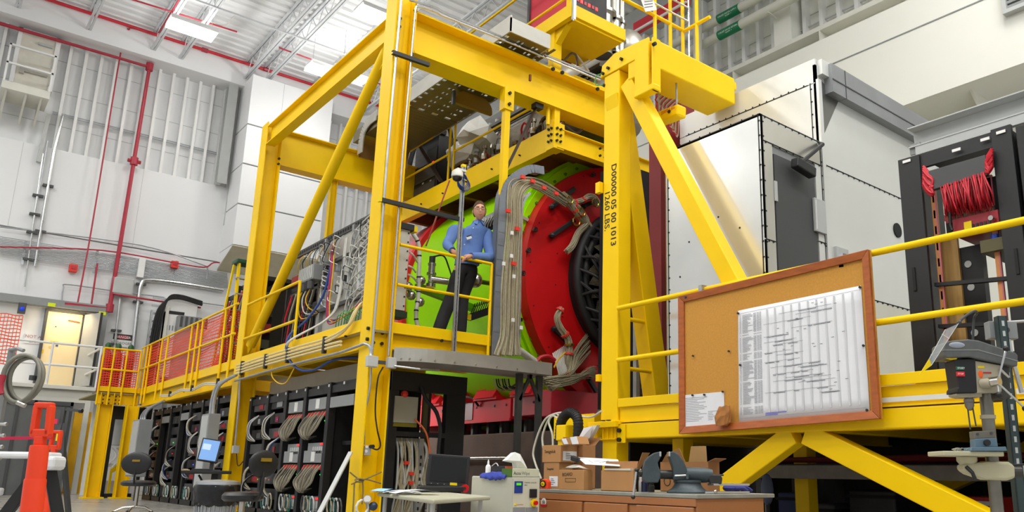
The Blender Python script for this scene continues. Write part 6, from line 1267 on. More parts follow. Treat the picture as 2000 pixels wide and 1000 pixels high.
MB().box(c.x-.5, c.x+.8, 23.4, 23.5, FZ, 2.2).build('white_back', WHITE, t); MB().lathe([(0, 0), (.22, .02), (.24, .1), (.24, .75), (.2, .85), (0, .88)], (c.x+.05, 22.8, 1.15), n=20).build('tank', LGRY, t, smooth=True)
for k in range(6): MB().tube(bez([(c.x-.25+.1*k, 22.9, 1.1), (c.x-.2+.12*k, 22.8, .9), (c.x-.3+.1*k, 22.85, .75-.04*k), (c.x+.2, 22.9, .7)], 5), .02, 6).build('pipe', WHITE, t, smooth=True)
MB().box(c.x-.45, c.x+.4, 22.6, 23.0, FZ, .32).build('plinth', M('grey_beige', (170, 160, 150), .6), t)
t = thing('yellow_strut', 'short slanting yellow bar in the opening beyond the far columns', 'brace', (4.2, 22, .6)); MB().bar(ay(217, 920, 22), ay(241, 905, 22), .06, .1).build('bar', YEL, t); MB().bar(ay(217, 920, 22), (ay(217, 920, 22).x, 22, FZ), .05, .05).build('foot', YEL, t)
# electrical cabinets with bent conduits
def ecab(label, x0, x1, y0, y1, z0, z1, conds, pole):
    t = thing('electrical_cabinet', label, 'cabinet', ((x0+x1)/2, y0, z0)); MB().box(x0, x1, y0, y1, z0, z1).build('body', GRY, t, bevel=.01); MB().box(x0-.008, x0, y0+.02, y1-.02, z0+.03, z1-.03).build('door', LGRY, t)
    for pts in conds: MB().tube(bez(pts, 5), .026, 10).build('conduit', GALV, t, smooth=True)
    MB().box(pole[0]-.03, pole[0]+.03, pole[1]-.03, pole[1]+.03, FZ, z0+.1).build('stand', DGRY, t)
    return t
ec = ecab('grey electrical cabinet with three bent conduits near the far columns', 3.72, 3.98, 18.9, 19.5, .45, 1.62, [[(3.85, 19.05+.18*k, 1.6), (3.85, 19.05+.18*k, 1.72), (3.9, 18.9+.12*k, 1.86), (4.0, 18.3, 1.98)] for k in range(3)], (3.9, 19.2))
ec = ecab('grey electrical cabinet with two bent conduits behind the small monitor', 3.72, 3.9, 13.9, 14.3, .3, 1.5, [[(3.8, 14.0+.14*k, 1.48), (3.8, 14.0+.14*k, 1.75), (3.84, 13.9+.14*k, 1.98), (3.98, 13.6, 2.12)] for k in range(2)], (3.75, 14.0))
# ------------------------------------------------------------------ rows of electronics racks under the platform
WLB = M('white_label', (226, 226, 222), .6); GLED = M('green_led', (30, 255, 60), .4, 0, 0, emit=4); RLED = M('red_display', (255, 40, 40), .4, 0, 0, emit=2); BLED = M('blue_led', (60, 90, 255), .4, 0, 0, emit=4)
DWIRE = M('grey_cable_jacket', (132, 126, 110), .6, 0, .2, 30); DWIRE2 = M('dim_cable_jacket', (104, 98, 88), .6, 0, .2, 30)
def erack(label, y0, y1, zt, kind, seed, group):
    t = thing('electronics_rack', label, 'rack', (4.6, (y0+y1)/2, FZ), group); x = 4.2; rd = random.Random(seed)
    MB().box(x, x+.1, y1-.05, y1+.05, FZ, zt).build('upright', BLK, t, bevel=.006)
    MB().box(x+.1, x+.9, y1-.015, y1, FZ, zt-.03).build('side_panel', BLK2, t); MB().box(x+.02, x+.1, y0, y1, zt-.14, zt-.04).build('header', BLK, t); MB().box(x, x+.9, y0, y1, FZ, FZ+.1).build('plinth', BLK, t); MB().box(x+.06, x+.9, y0, y1, zt-.03, zt).build('top_panel', BLK, t)
    MB().box(x+.85, x+.9, y0, y1, FZ, zt).build('back_panel', BLK2, t)
    for yy in (y1, (y0+y1)/2-.05): MB().box(x-.006, x, yy-.018, yy+.018, zt-.06, zt-.025).build('name_tag', WLB, t)
    w = y1-y0; a, b = y0+.08, y1-.1
    if kind == 'daq':
        for z in (1.42, .72):
            bx = MB().box(x+.02, x+.3, a+.03, b, z, z+.16).build('grey_unit', GRY, t, bevel=.004); MB().box(x+.012, x+.02, (a+b)/2-.08, (a+b)/2+.04, z+.015, z+.145).build('printed_label', WLB, bx)
            for k in range(16):
                yy = a+.04+(b-a-.06)*k/15; MB().tube(bez([(x+.06, yy, z-.02), (x+.0-.03*rd.random(), yy+.02+.02*math.sin(k), z-.13), (x-.06, yy+.04+.012*k*.3, z-.26), (x-.03, (a+b)/2+.06+.01*k, z-.36-.01*(k % 4)), (x+.15, b-.05, z-.34)], 4), .009, 5).build('cable', [DWIRE, WIRE, DWIRE2][k % 3], t, smooth=True)
                if k % 3 == 0: MB().cyl((x+.045, yy, z-.03), (x+.02, yy+.012, z-.09), .016, 6).build('tape_band', TAPER, t)
            for k in range(3): MB().box(x+.05, x+.06, a-.01+.045*k, a+.015+.045*k, z-.16, z-.145).build('indicator', GLED, t)
            cr = MB().box(x+.03, x+.4, a, b-.1, z-.62, z-.44).build('crate', GRY, t); MB().box(x+.02, x+.03, a+.02, a+.1, z-.47, z-.445).build('display', RLED, cr)
            for k in range(5): MB().box(x+.02, x+.03, a+.02+.07*k, a+.07+.07*k, z-.58, z-.49).build('module', LGRY, cr)
    elif kind == 'plate':
        MB().box(x+.0, x+.03, a-.02, b+.03, zt-.34, zt-.2).build('blank_plate', GRY, t, bevel=.004)
        for k in range(9): yy = a+.05*k; MB().tube(bez([(x+.3, yy, zt-.4), (x+.25, yy+.03*math.sin(k), 1.0), (x+.3, yy, .5), (x+.25, yy+.03, .1)], 4), .018, 6).build('cable', [M('copper_upright', (206, 140, 84), .45, .3), WIRE, DGRY][k % 3], t)
        MB().box(x+.2, x+.3, a, b, .95, 1.0).build('cross_bar', BLK, t)
    else:
        for k in range(7):
            z = .2+k*.22; 
            MB().box(x+.04, x+.4, a, b, z, z+.15).build('crate', [BLK, DGRY, BLK][(k+seed) % 3], t)
            if rd.random() < .55: MB().box(x+.03, x+.04, a+rd.random()*.3, a+.35, z+.02, z+.1).build('module', [DGRY, GRY, M('red_module', (150, 30, 36), .5)][rd.randrange(3)], t)
            if rd.random() < .4: yy = a+rd.random()*(b-a); MB().box(x+.03, x+.04, yy, yy+.03, z+.05, z+.065).build('indicator', [BLED, GLED, RLED][rd.randrange(3)], t)
        for g in range(3):
            zc = rd.uniform(.3, 1.5); yc = rd.uniform(a+.1, b-.15)
            for k in range(6): MB().tube(bez([(x+.04, yc, zc+.2), (x-.05-.02*rd.random(), yc+.05+.02*k, zc+.08), (x-.05, yc+.1+.012*k, zc-.08-.015*k), (x+.03, yc+.04, zc-.2)], 4), .011, 5).build('cable', [WIRE, WWIRE, RUB][(g+k) % 3] if rd.random() < .8 else BWIRE, t, smooth=True)
    # lower coils
    for k in range(4):
        yc = a+.12+.1*k; MB().tube([Vector((x-.01, yc+.02*math.sin(j*.6), .18)) + Vector((0, math.cos(j*.6)*.07, math.sin(j*.6)*.11)) for j in range(11)], .012, 5, True).build('cable_coil', [LGRY, M('teal_cable', (24, 90, 80), .5), WIRE, DGRY][(k+seed) % 4], t)
    return t
nb = [9.45, 10.31, 11.13, 11.88, 12.66, 13.45]
kinds = ['plate', 'daq', 'daq', 'misc', 'misc']
labs = ['black electronics rack with a grey blank plate right beside the tall column', 'black rack with two grey boxes over red taped cables, nearer the tall column', 'black rack with two grey boxes over red taped cables, third from the tall column', 'dark electronics rack with small white lights, fourth from the tall column', 'dark electronics rack with pale cables right of the left column']
for i in range(5): erack(labs[i], nb[i], nb[i+1], 1.76+.0*i, kinds[i], i+3, 'racks between the two tall columns')
MB_end = MB().box(4.2, 4.3, 9.38, 9.46, FZ, 1.76)
fb_ = [14.6, 15.3, 16.2, 17.02, 17.72, 18.5, 19.25, 20.0]
for i in range(7): erack('black rack under the netted walkway, ' + ORD[i] + ' from the left column', fb_[i], fb_[i+1], 1.9, 'plate' if i in (3, 5) else 'misc', 20+i, 'racks under the netted walkway')
t = thing('soffit_board', 'pale beige board above the racks under the near platform edge', 'board', (4.3, 11, 1.8)); MB().box(4.5, 4.53, 9.4, 13.5, 1.74, 2.03).build('board', M('beige_board', (196, 188, 168), .7), t)
# ------------------------------------------------------------------ open black racks right of the tall column
orr = thing('open_rack', 'open black rack with a pale panel and hanging cables right of the tall column', 'rack', (4.9, 9.2, FZ)); yr = 9.25
xa, xb, xc, xd_, xe = [ay(px, 850, yr).x for px in (757, 774, 846, 869, 906)]
MB().box(xa, xb, yr, yr+.1, FZ, 1.85).build('post', BLK, orr); MB().box(xd_, xe, yr, yr+.1, FZ, 1.85).build('post', BLK, orr); MB().box(xa, xe, yr-.02, yr+.1, 1.62, 1.86).build('top_beam', BLK, orr); MB().box(xc-.04, xc, yr+.1, yr+.2, FZ, 1.65).build('inner_post', BLK, orr)
MB().box(xc-.1, xc-.04, yr+.1, yr+.16, FZ, 1.65).build('olive_post', M('olive_grey', (90, 84, 30), .5), orr); z = ay(800, 848, yr).z; MB().box(xb, xd_, yr, yr+.05, z-.03, z+.03).build('cross_bar', BLK, orr)
a, b = ay(771, 773, yr), ay(812, 835, yr); pp_ = MB().box(a.x, b.x, yr-.02, yr, b.z+.05, a.z).build('pale_panel', M('pale_grey_panel', (172, 168, 150), .5), orr); MB().box(a.x, b.x, yr-.022, yr, b.z, b.z+.045).build('olive_strip', M('olive_yellow', (120, 110, 10), .6), orr)
c = ay(790, 770, yr); MB().ball(c, .05, 8).build('red_cap', TAPER, orr)
MB().box(xb, xc-.1, yr+.4, yr+.45, FZ, 1.65).build('back_panel', BLK2, orr)
for k in range(22):
    x = xb+.05+.018*k; MB().tube(bez([(x, yr+.1, z-.05), (x+.04*math.sin(k), yr+.02, z-.22), (x+.03*math.sin(k*2.1), yr, z-.55), (x+.05*math.sin(k*.7), yr+.02, .35), (x, yr+.1, .1)], 4), .014, 5).build('cable', WIRE if k % 4 else LGRY, orr, smooth=True)
for px, py in ((794, 904), (804, 925), (803, 943)): c = ay(px, py, yr-.03); MB().box(c.x-.03, c.x+.03, c.y-.01, c.y+.02, c.z-.02, c.z+.02).build('red_plug', TAPER, orr)
c = ay(819, 930, yr); MB().box(c.x-.03, c.x+.03, yr-.01, yr+.04, FZ, z-.05).build('perforated_strip', GALV, orr)
for k in range(9): MB().box(c.x-.012, c.x+.012, yr-.014, yr-.01, .06+k*.09, .1+k*.09).build('slot', BLK, orr)
t = thing('extension_lead', 'thin orange cord running down past the laptop from the pale panel', 'cord', ay(830, 850, 9.1)); MB().tube(bez([ay(810, 818, 9.2), ay(832, 845, 9.1), ay(840, 890, 9.1), ay(846, 960, 9.1), ay(848, 1010, 9.1)], 5), .012, 6).build('cord', M('orange_cord', (214, 96, 40), .5), t)
t = thing('black_hose', 'black hose hanging from the rack top down behind the laptop', 'hose', ay(850, 800, 9.15)); MB().tube(bez([ay(823, 755, 9.2), ay(832, 780, 9.15), ay(852, 805, 9.1), ay(860, 840, 9.1), ay(856, 890, 9.1), ay(858, 1000, 9.1)], 5), .025, 8).build('hose', RUB, t, smooth=True)
# leaning flat bar, rope and gauge on the tall column
t = thing('leaning_bar', 'silver flat bar leaning against the foot of the tall column', 'bar', ay(630, 1000, 8.7)); a, b = ay(685, 883, 8.95), ay(622, 1005, 8.6); a.x = min(a.x, 4.02); d = (b-a).normalized(); e = a+d*((a.z-FZ)/-d.z); MB().bar(a, e, .05, .02).build('flat_bar', LGRY, t)
t = thing('tied_rope', 'grey rope knotted round the lower part of the tall column', 'rope', (4.1, 8.75, .55)); yv_ = 8.78
for pa in (((683, 922), (700, 935), (712, 936), (745, 922)), ((686, 946), (700, 940), (714, 936), (744, 944)), ((708, 938), (709, 960), (707, 985)), ((692, 944), (691, 970), (689, 1000))): MB().tube(bez([ay(x, y, yv_) for x, y in pa], 5), .009, 6).build('strand', M('grey_rope', (130, 116, 70), .8), t)
c = ay(702, 938, 8.76); MB().tube([c+Vector((math.cos(j)*.05, -.01*math.sin(2*j), math.sin(j)*.018)) for j in [i*.6 for i in range(11)]], .011, 6, True).build('knot', M('grey_rope', (130, 116, 70), .8), t)
t = thing('pressure_regulator', 'gas regulator with round gauges hanging at the foot of the tall column', 'regulator', ay(716, 982, 8.6)); c = ay(716, 976, 8.62)
MB().cyl(c, c+Vector((-.02, -.06, .01)), .045, 18).build('gauge', STAIN, t); MB().cyl(c+Vector((-.021, -.061, .01)), c+Vector((-.022, -.064, .01)), .038, 18).build('gauge_face', WHITE, t); MB().ball(c+Vector((.07, -.03, -.07)), .05, 12).build('blue_body', M('blue_regulator', (40, 60, 84), .4), t, smooth=True); MB().cyl(c, c+Vector((.05, 0, -.2)), .02, 8).build('stem', GALV, t)
for k in range(3): MB().tube([c+Vector((-.05+math.cos(j*.6)*.07, -.01*k, -.08+math.sin(j*.6)*.08)) for j in range(11)], .01, 6, True).build('hose_loop', OFFW, t)
ob2 = box_thing('outlet_box', 'small grey socket box low on the left yellow column', 'socket', ay(460, 878, 13.6), .1, .06, .12, LGRY)
t = thing('column_conduit', 'thin conduit down the left column to its socket box', 'conduit', ay(462, 800, 13.6)); MB().tube([ay(468, 735, 13.6), ay(466, 790, 13.6), ay(459, 870, 13.6)], .014, 6).build('pipe_run', GALV, t); MB().tube(bez([ay(462, 886, 13.6), ay(465, 910, 13.55), ay(476, 900, 13.5)], 4), .008, 5).build('lead', RUB, t)

# equipment on the far wall behind the net
t = thing('wall_panel_board', 'white electrical panel with vents on the far wall behind the netted walkway', 'panel', ay(345, 640, 26.6)); a, b = ay(322, 580, 26.6), ay(352, 700, 26.6)
MB().box(a.x, b.x+.3, 26.6, 27.0, b.z-.6, a.z).build('body', WHITE, t, bevel=.01); MB().box(a.x+.1, b.x-.05, 26.59, 26.6, a.z-.5, a.z-.4).build('black_label', BLK, t)
for k in range(5): MB().box(a.x+.15+.08*k, a.x+.18+.08*k, 26.59, 26.6, a.z-1.0, a.z-.85).build('vent_slot', GRY, t)
t = thing('cable_ladder', 'dark cable ladder with black cables bending up the far wall', 'cable ladder', ay(300, 650, 26.5)); a = ay(296, 605, 26.5)
for dx in (0, .34): MB().box(a.x+dx, a.x+dx+.05, 26.5, 26.6, 2.3, a.z).build('side_rail', GALV, t)
for k in range(14): MB().box(a.x, a.x+.36, 26.52, 26.56, 2.5+k*.24, 2.56+k*.24).build('rung', GALV, t)
for k in range(4): MB().tube(bez([(a.x+.08+.06*k, 26.45, 2.4), (a.x+.1+.06*k, 26.42, a.z-.4), ay(322+2*k, 590-2*k, 26.45), ay(350, 583-2*k, 26.45), ay(395, 596-2*k, 26.45)], 5), .035, 7).build('cable', RUB, t, smooth=True)
t = thing('wall_duct', 'pale vertical duct cover beside the cable ladder on the far wall', 'duct', ay(318, 620, 26.55)); a = ay(314, 597, 26.55); MB().box(a.x, a.x+.24, 26.5, 26.9, 2.4, a.z).build('cover', OFFW, t, bevel=.01)
t = thing('grey_cabinet_row', 'grey cabinets with black tops on the far wall behind the gathered net', 'cabinet', ay(370, 630, 26.3)); a, b = ay(350, 615, 26.3), ay(392, 640, 26.3); MB().box(a.x, b.x, 26.3, 26.9, 2.2, a.z).build('body', GRY, t, bevel=.01)
for k in range(6): MB().box(a.x+.05+.14*k, a.x+.12+.14*k, 26.28, 26.3, a.z-.35, a.z-.03).build('louvre', DGRY, t)
t = thing('traffic_cone', 'orange cone standing on the walkway behind the net', 'cone', (4.7, 17.4, 2.29)); MB().lathe([(.19, 0), (.19, .03), (.13, .03), (.03, .62), (0, .63)], (4.7, 17.4, 2.29), n=20).build('cone', ORNG, t, smooth=True)
# ================================================================== FOREGROUND
# ------------------------------------------------------------------ trash can
d_ = 8.3; c = C0+_ray(424, 960)*d_; c.z = FZ
k_ = d_/1550; ztop = az(424, 945, 0.5); ztp = .62-(945-917)*k_
tcn = thing('trash_can', 'galvanised trash can lined with a black bag beside the racks', 'trash can', c); R_ = 39*k_
MB().lathe([(R_*.82, 0), (R_*.84, .02), (R_*.98, ztp+.0-FZ-.05), (R_, ztp-FZ-.04), (R_, ztp-FZ-.02)], c, n=32).build('can_body', GALV, tcn, smooth=True)
for k in range(30):
    a = k*2*math.pi/30; MB().cyl((c.x+math.cos(a)*R_*.85, c.y+math.sin(a)*R_*.85, .02), (c.x+math.cos(a)*R_*.965, c.y+math.sin(a)*R_*.965, ztp-.16), .009, 5).build('corrugation', GALV, tcn)
rd = random.Random(3); bag = MB(); rings = []
for j, (rr, zz) in enumerate(((.9, -.03), (1.0, .0), (1.04, -.02), (1.06, -.08), (1.02, -.15), (1.05, -.2), (1.0, -.215))):
    for i in range(36):
        a = i*2*math.pi/36; q = rr+(.05*rd.uniform(-1, 1) if j > 1 else 0); rings.append((c.x+math.cos(a)*R_*q, c.y+math.sin(a)*R_*q, ztp+zz+(.025*rd.uniform(-1, 1) if j > 3 else 0)))
bag.add(rings, [(j*36+i, j*36+(i+1) % 36, (j+1)*36+(i+1) % 36, (j+1)*36+i) for j in range(6) for i in range(36)]); bag.build('bin_bag', M('black_plastic_bag', (20, 20, 22), .25), tcn, smooth=True)
MB().lathe([(R_*1.03, 0), (R_*1.0, .03), (R_*.6, .045), (0, .05)], (c.x, c.y, ztp-.005), n=32).build('lid_rim', GALV, tcn, smooth=True)
# ------------------------------------------------------------------ task chairs
def chair(label, px, py_seat, d, face, zseat, back_r, sc=1.0):
    o = C0+_ray(px, py_seat)*d; o.z = FZ
    t = thing('task_chair', label, 'chair', o); L_ = LF(o, face); SEAT = M('black_vinyl', (28, 28, 30), .4)
    m = MB(); m.lathe([(0, 0), (.2*sc, .0), (.23*sc, .02), (.23*sc, .05), (.2*sc, .075), (0, .085)], (0, 0, zseat-FZ-.06), n=28); xf(m, L_).build('seat', SEAT, t, smooth=True)
    xf(MB().cyl((0, 0, .1), (0, 0, zseat-FZ-.06), .025, 12), L_).build('gas_post', STAIN, t, smooth=True)
    for k in range(5):
        a = k*1.2566+.3; p = (math.cos(a)*.26, math.sin(a)*.26, .06); xf(MB().tube([(0, 0, .12), (math.cos(a)*.15, math.sin(a)*.15, .11), p], [.02, .018, .014], 8), L_).build('leg', STAIN, t, smooth=True)
        w = MB().cyl((p[0]-.012, p[1]-.01, .03), (p[0]+.012, p[1]+.01, .03), .03, 10); xf(w, L_).build('caster', BLK, t)
    xf(MB().tube(bez([(0, .0, zseat-FZ-.04), (0, .2, zseat-FZ-.04), (0, .25, zseat-FZ+.08), (0, .24, zseat-FZ+.22)], 4), .014, 8), L_).build('back_bar', BLK, t, smooth=True)
    xf(MB().ball((0, .235, zseat-FZ+.26), back_r, 20, (1, .16, .8)), L_).build('backrest', SEAT, t, smooth=True)
    xf(MB().box(-.05, .05, .26, .275, zseat-FZ+.28, zseat-FZ+.31), L_).build('back_badge', M('dull_yellow', (140, 110, 16), .5), t)
    return t
chair('black task chair with an oval back standing by the far rack row', 270, 950, 11.5, (-.8, .4, 0), .43, .2)
chair('black task chair with a tilted oval back behind the trash can', 476, 958, 7.0, (-.93, -.3, 0), .41, .15, .75)
# ------------------------------------------------------------------ monitor on a wall stand
o = C0+_ray(410, 880)*11.0; mo = thing('monitor', 'small black monitor with a blue screen on a narrow stand desk', 'monitor', o); L_ = LF(o, (.8, -.2, 0)); k_ = 11/1550
SCR = M('blue_screen', (120, 165, 225), .3, 0, .1, 3, emit=.7)
m = MB(); T = Matrix.Rotation(math.radians(8), 4, 'Y') @ Matrix.Rotation(math.radians(-12), 4, 'X')
xf(xf(MB().box(-.13, .13, -.02, .02, -.16, .16), T), L_).build('bezel', BLK, mo, bevel=.008); xf(xf(MB().box(-.115, .1, -.024, -.02, -.14, .14), T), L_).build('screen', SCR, mo)
xf(xf(MB().box(-.1, .0, -.026, -.024, .0, .08), T), L_).build('screen_window', M('screen_white', (190, 215, 240), .3, 0, 0, emit=.8), mo); xf(MB().box(.02, .07, .02, .07, -.26, .0), L_).build('neck', DGRY, mo); xf(MB().box(-.02, .16, -.02, .14, -.27, -.255), L_).build('foot', DGRY, mo)
sd_ = thing('stand_desk', 'narrow black desk shelf holding the small monitor', 'desk', (o.x, o.y, FZ)); xf(MB().box(-.32, .3, -.12, .3, -.315, -.27), L_).build('desk_top', BLK, sd_, bevel=.008); xf(MB().box(.06, .14, .1, .18, FZ-o.z, -.315), L_).build('post', BLK, sd_); xf(MB().box(-.2, .3, .0, .3, FZ-o.z, FZ-o.z+.04), L_).build('base', BLK, sd_); xf(MB().bar((-.1, .1, -.33), (.08, .14, -.62), .025, .025), L_).build('brace', BLK, sd_)
kb_ = thing('keyboard', 'dark keyboard lying on the narrow monitor desk', 'keyboard', o); xf(MB().box(-.2, .05, -.1, .02, -.27, -.25), L_).build('body', BLK, kb_, bevel=.004); xf(MB().box(-.19, .04, -.09, .01, -.25, -.246), L_).build('keys', DGRY, kb_)
t = thing('wood_panel_edge', 'thin wooden clipboard lying on the left end of the monitor desk', 'clipboard', o); xf(MB().box(-.32, -.22, -.1, .1, -.27, -.258), L_).build('board', PINE, t); xf(MB().box(-.3, -.24, .08, .1, -.258, -.25), L_).build('clip', STEEL, t)
# ------------------------------------------------------------------ orange delineator posts
def delineator(label, px, pyt, d, lean):
    k = d/1550; top = C0+_ray(px, pyt)*d; H = top.z-FZ; o = Vector((top.x, top.y, FZ))-Vector((.76, -.65, 0))*lean*H; t = thing('delineator_post', label, 'traffic post', o); L_ = LF(o)
    S = Matrix.Shear('XY', 4, (lean, 0)) if False else Matrix(((1, 0, lean, 0), (0, 1, 0, 0), (0, 0, 1, 0), (0, 0, 0, 1)))
    f = H/.91
    segs = ((0, .22, .052), (.22, .415, .047), (.415, .60, .041), (.60, .735, .036))
    prof_ = []
    for z0, z1, r in segs: prof_ += [(r*f, z0*f), (r*f*.97, (z1-.008)*f), (r*f*.93, z1*f)]
    prof_ += [(.02*f, .737*f)]
    xf(xf(MB().lathe(prof_, n=28), S), L_).build('post_body', ORNG, t, smooth=True)
    out = [(-.02, .735), (.02, .735), (.018, .76), (.04, .79), (.036, .9), (.028, .91), (-.028, .91), (-.036, .9), (-.04, .79), (-.018, .76)]
    inn = [(.018, .805), (.016, .885), (-.016, .885), (-.018, .805)]
    m = MB(); th_ = .018*f
    def bar2(a, b, w): m.bar((a[0]*f, 0, a[1]*f), (b[0]*f, 0, b[1]*f), .034*f, w*f, up=(0, 1, 0)) if False else m.bar((a[0]*f, 0, a[1]*f), (b[0]*f, 0, b[1]*f), w*f, .034*f, up=(0, 1, 0))
    bar2((0, .735), (0, .775), .038); bar2((-.04, .785), (.04, .785), .034); bar2((-.031, .775), (-.028, .9), .022); bar2((.031, .775), (.028, .9), .022); bar2((-.036, .9), (.036, .9), .024)
    for a in range(0, 7): pass
    xf(xf(m, S), L_).build('grip_handle', ORNG, t, bevel=.006*f)
    xf(MB().cyl((0, 0, 0), (0, 0, .05*f), .19*f, 24), L_).build('rubber_base', RUB, t)
    return t
delineator('large orange plastic delineator post in the lower left foreground', 88, 787, 3.4, -.045)
delineator('smaller orange delineator post behind the foreground one', 112, 841, 6.2, .0)
t = thing('pink_chain', 'pink marker tape stretched left from the smaller orange post', 'tape', C0+_ray(50, 855)*5.6); MB().bar(C0+_ray(-20, 856)*5.2, C0+_ray(104, 855)*6.2, .006, .02).build('tape', M('pink_tape', (226, 40, 90), .5), t)
# folding saw-horse table with white top and black legs
d_ = 4.3; o = C0+_ray(40, 890)*d_; fz = FZ-o.z; sh2 = thing('folding_trestle', 'white topped folding trestle with black crossed legs at the left edge', 'trestle', o); L_ = LF(o, (.9, -.45, 0)); WP = M('white_plastic', (226, 228, 230), .4)
xf(MB().box(-.4, .16, -.05, .12, -.015, .02), L_).build('top_beam', WP, sh2, bevel=.012); xf(MB().box(.12, .185, -.06, .13, -.075, .0), L_).build('end_cap', WP, sh2, bevel=.02); xf(MB().box(-.4, -.06, -.02, .04, -.21, -.17), L_).build('lower_rail', WP, sh2, bevel=.01)
for a, b in (((.13, .0, -.02), (-.25, .02, fz)), ((-.22, .0, -.02), (.06, .06, fz)), ((.1, .1, -.02), (.28, .2, fz)), ((-.2, .1, -.02), (-.34, .2, fz))): xf(MB().bar(a, b, .035, .06), L_).build('leg', BLK, sh2, bevel=.006)
xf(MB().ball((-.14, -.02, -.1), .03, 10), L_).build('pivot', BLK, sh2)
# hose coil on a stand
d_ = 5.0; k_ = d_/1550; o = C0+_ray(43, 740)*d_; fz = FZ-o.z; hs = thing('hose_stand', 'grey steel stand with rungs at the left picture edge', 'stand', (o.x, o.y, FZ)); L_ = LF(o)
xf(MB().box(-.15, -.12, .04, .07, fz, .2), L_).build('upright', GRY, hs); xf(MB().box(-.3, .05, -.1, .2, fz, fz+.03), L_).build('base', DGRY, hs); xf(MB().tube([(-.14, .05, .19), (-.05, -.02, .19), (.0, -.03, .175)], .012, 8), L_).build('hook', GRY, hs)
for k in range(4): xf(MB().cyl((-.3, .05, -.28-.07*k), (-.08, .05, -.28-.07*k), .012, 8), L_).build('rung', STEEL, hs)
hc = thing('hose_coil', 'coil of thick grey hose with a red sleeve hanging at the left edge', 'hose', o); HOSE = M('grey_hose', (122, 120, 108), .5, 0, .1, 20)
for i, (cx, rx, rz, cy, ph) in enumerate(((-.008, .118, .152, 0, 0), (.002, .11, .142, .03, .1), (.012, .112, .147, -.025, .2), (.02, .1, .135, .01, .3))):
    xf(MB().tube([(cx+math.cos(j*.1963+ph)*rx, cy+.008*math.sin(j*.4), math.sin(j*.1963+ph)*rz) for j in range(32)], .0115, 10, True), L_).build('hose_turn', HOSE, hc, smooth=True)
xf(MB().tube([(-.104, -.03, .02), (-.108, -.03, -.03), (-.1, -.03, -.08), (-.092, -.03, -.1)], .021, 10), L_).build('red_sleeve', REDP, hc, smooth=True); xf(MB().cyl((.02, -.03, -.15), (.07, -.03, -.17), .014, 10), L_).build('coupling', STAIN, hc); xf(MB().box(.07, .09, -.04, .03, -.01, .02), L_).build('clamp', DGRY, hc)
# dark A stand with tags
d_ = 9.0; o = C0+_ray(120, 830)*d_; fz = FZ-o.z; t = thing('sign_stand', 'dark grey folding stand with pink and yellow tags left of the racks', 'stand', (o.x, o.y, FZ)); L_ = LF(o); k_ = d_/1550
for a, b in (((0, 0, .02), (-.0, -.2, fz)), ((.01, 0, .02), (.1, .05, fz)), ((-.01, .0, .02), (.02, .4, fz))): xf(MB().bar(a, b, .04, .05), L_).build('leg', DGRY, t)
xf(MB().bar((-.2, 0, .2), (.18, 0, .16), .03, .03), L_).build('cross_bar', DGRY, t); xf(MB().bar((0, 0, 0), (0, 0, .2), .04, .04), L_).build('mast', DGRY, t); xf(MB().box(-.14, -.02, -.05, -.04, .01, .065), L_).build('pink_tag', M('pink_tape', (226, 40, 90), .5), t); xf(MB().box(.0, .04, -.06, -.05, -.18, -.08), L_).build('yellow_tag', YEL2, t); xf(MB().box(-.04, .16, -.25, .05, fz, fz+.025), L_).build('foot_bar', DGRY, t)
xf(MB().cyl((-.21, 0, .2), (-.24, 0, .2), .025, 10), L_).build('bar_cap', BLK, t); xf(MB().cyl((.18, 0, .16), (.21, 0, .16), .025, 10), L_).build('bar_cap', BLK, t)
# ------------------------------------------------------------------ folding table with laptop
TZ_ = .47; tl, tn, tr_ = az(737, 962, TZ_), az(847, 976, TZ_), az(958, 969, TZ_); tb = tl+tr_-tn
tt = thing('folding_table', 'pale folding table with laptop and papers in front of the tall column', 'table', (tn.x+.4, tn.y+.5, FZ)); TT = M('beige_table_top', (176, 174, 152), .55)
MB().slab([tl, tn, tr_, tb], (0, 0, -.025)).build('table_top', TT, tt, bevel=.008); cen = (tl+tn+tr_+tb)/4
for p in (tl, tn, tr_, tb):
    q = p.lerp(cen, .16); MB().cyl((q.x, q.y, FZ), (q.x, q.y, TZ_-.025), .014, 10).build('leg', LGRY, tt); 
for a, b in ((tl, tn), (tr_, tb)): MB().bar(a.lerp(cen, .16)-Vector((0, 0, .2)), b.lerp(cen, .16)-Vector((0, 0, .2)), .02, .02).build('stretcher', LGRY, tt)
lt = thing('laptop', 'black open laptop with a yellow sticker on the folding table', 'laptop', az(878, 960, TZ_)); o = az(866, 961, TZ_); L_ = LF(o, (.93, -.37, 0)); k_ = .0033
W2 = .165
xf(MB().box(-W2-.03, W2-.03, -.13, .1, .004, .045), L_).build('base', BLK, lt, bevel=.006); xf(MB().box(-W2, W2-.06, -.1, .06, .045, .048), L_).build('keyboard', BLK2, lt)
T = Matrix.Translation((0.04, .1, .04)) @ Matrix.Rotation(math.radians(-6), 4, 'X') @ Matrix.Rotation(math.radians(3), 4, 'Y')
xf(xf(MB().box(-W2, W2, -.01, .012, 0, .245), T), L_).build('screen_lid', BLK, lt, bevel=.006); xf(xf(MB().box(-W2+.025, W2-.025, -.013, -.01, .035, .225), T), L_).build('screen', M('dark_screen', (12, 12, 13), .15), lt); xf(xf(MB().box(.02, .075, -.016, -.01, .01, .03), T), L_).build('yellow_sticker', YEL2, lt)
for k in range(5): xf(xf(MB().box(-.13+.05*k, -.12+.05*k, -.014, -.01, .013, .018), T), L_).build('light', GRY, lt)
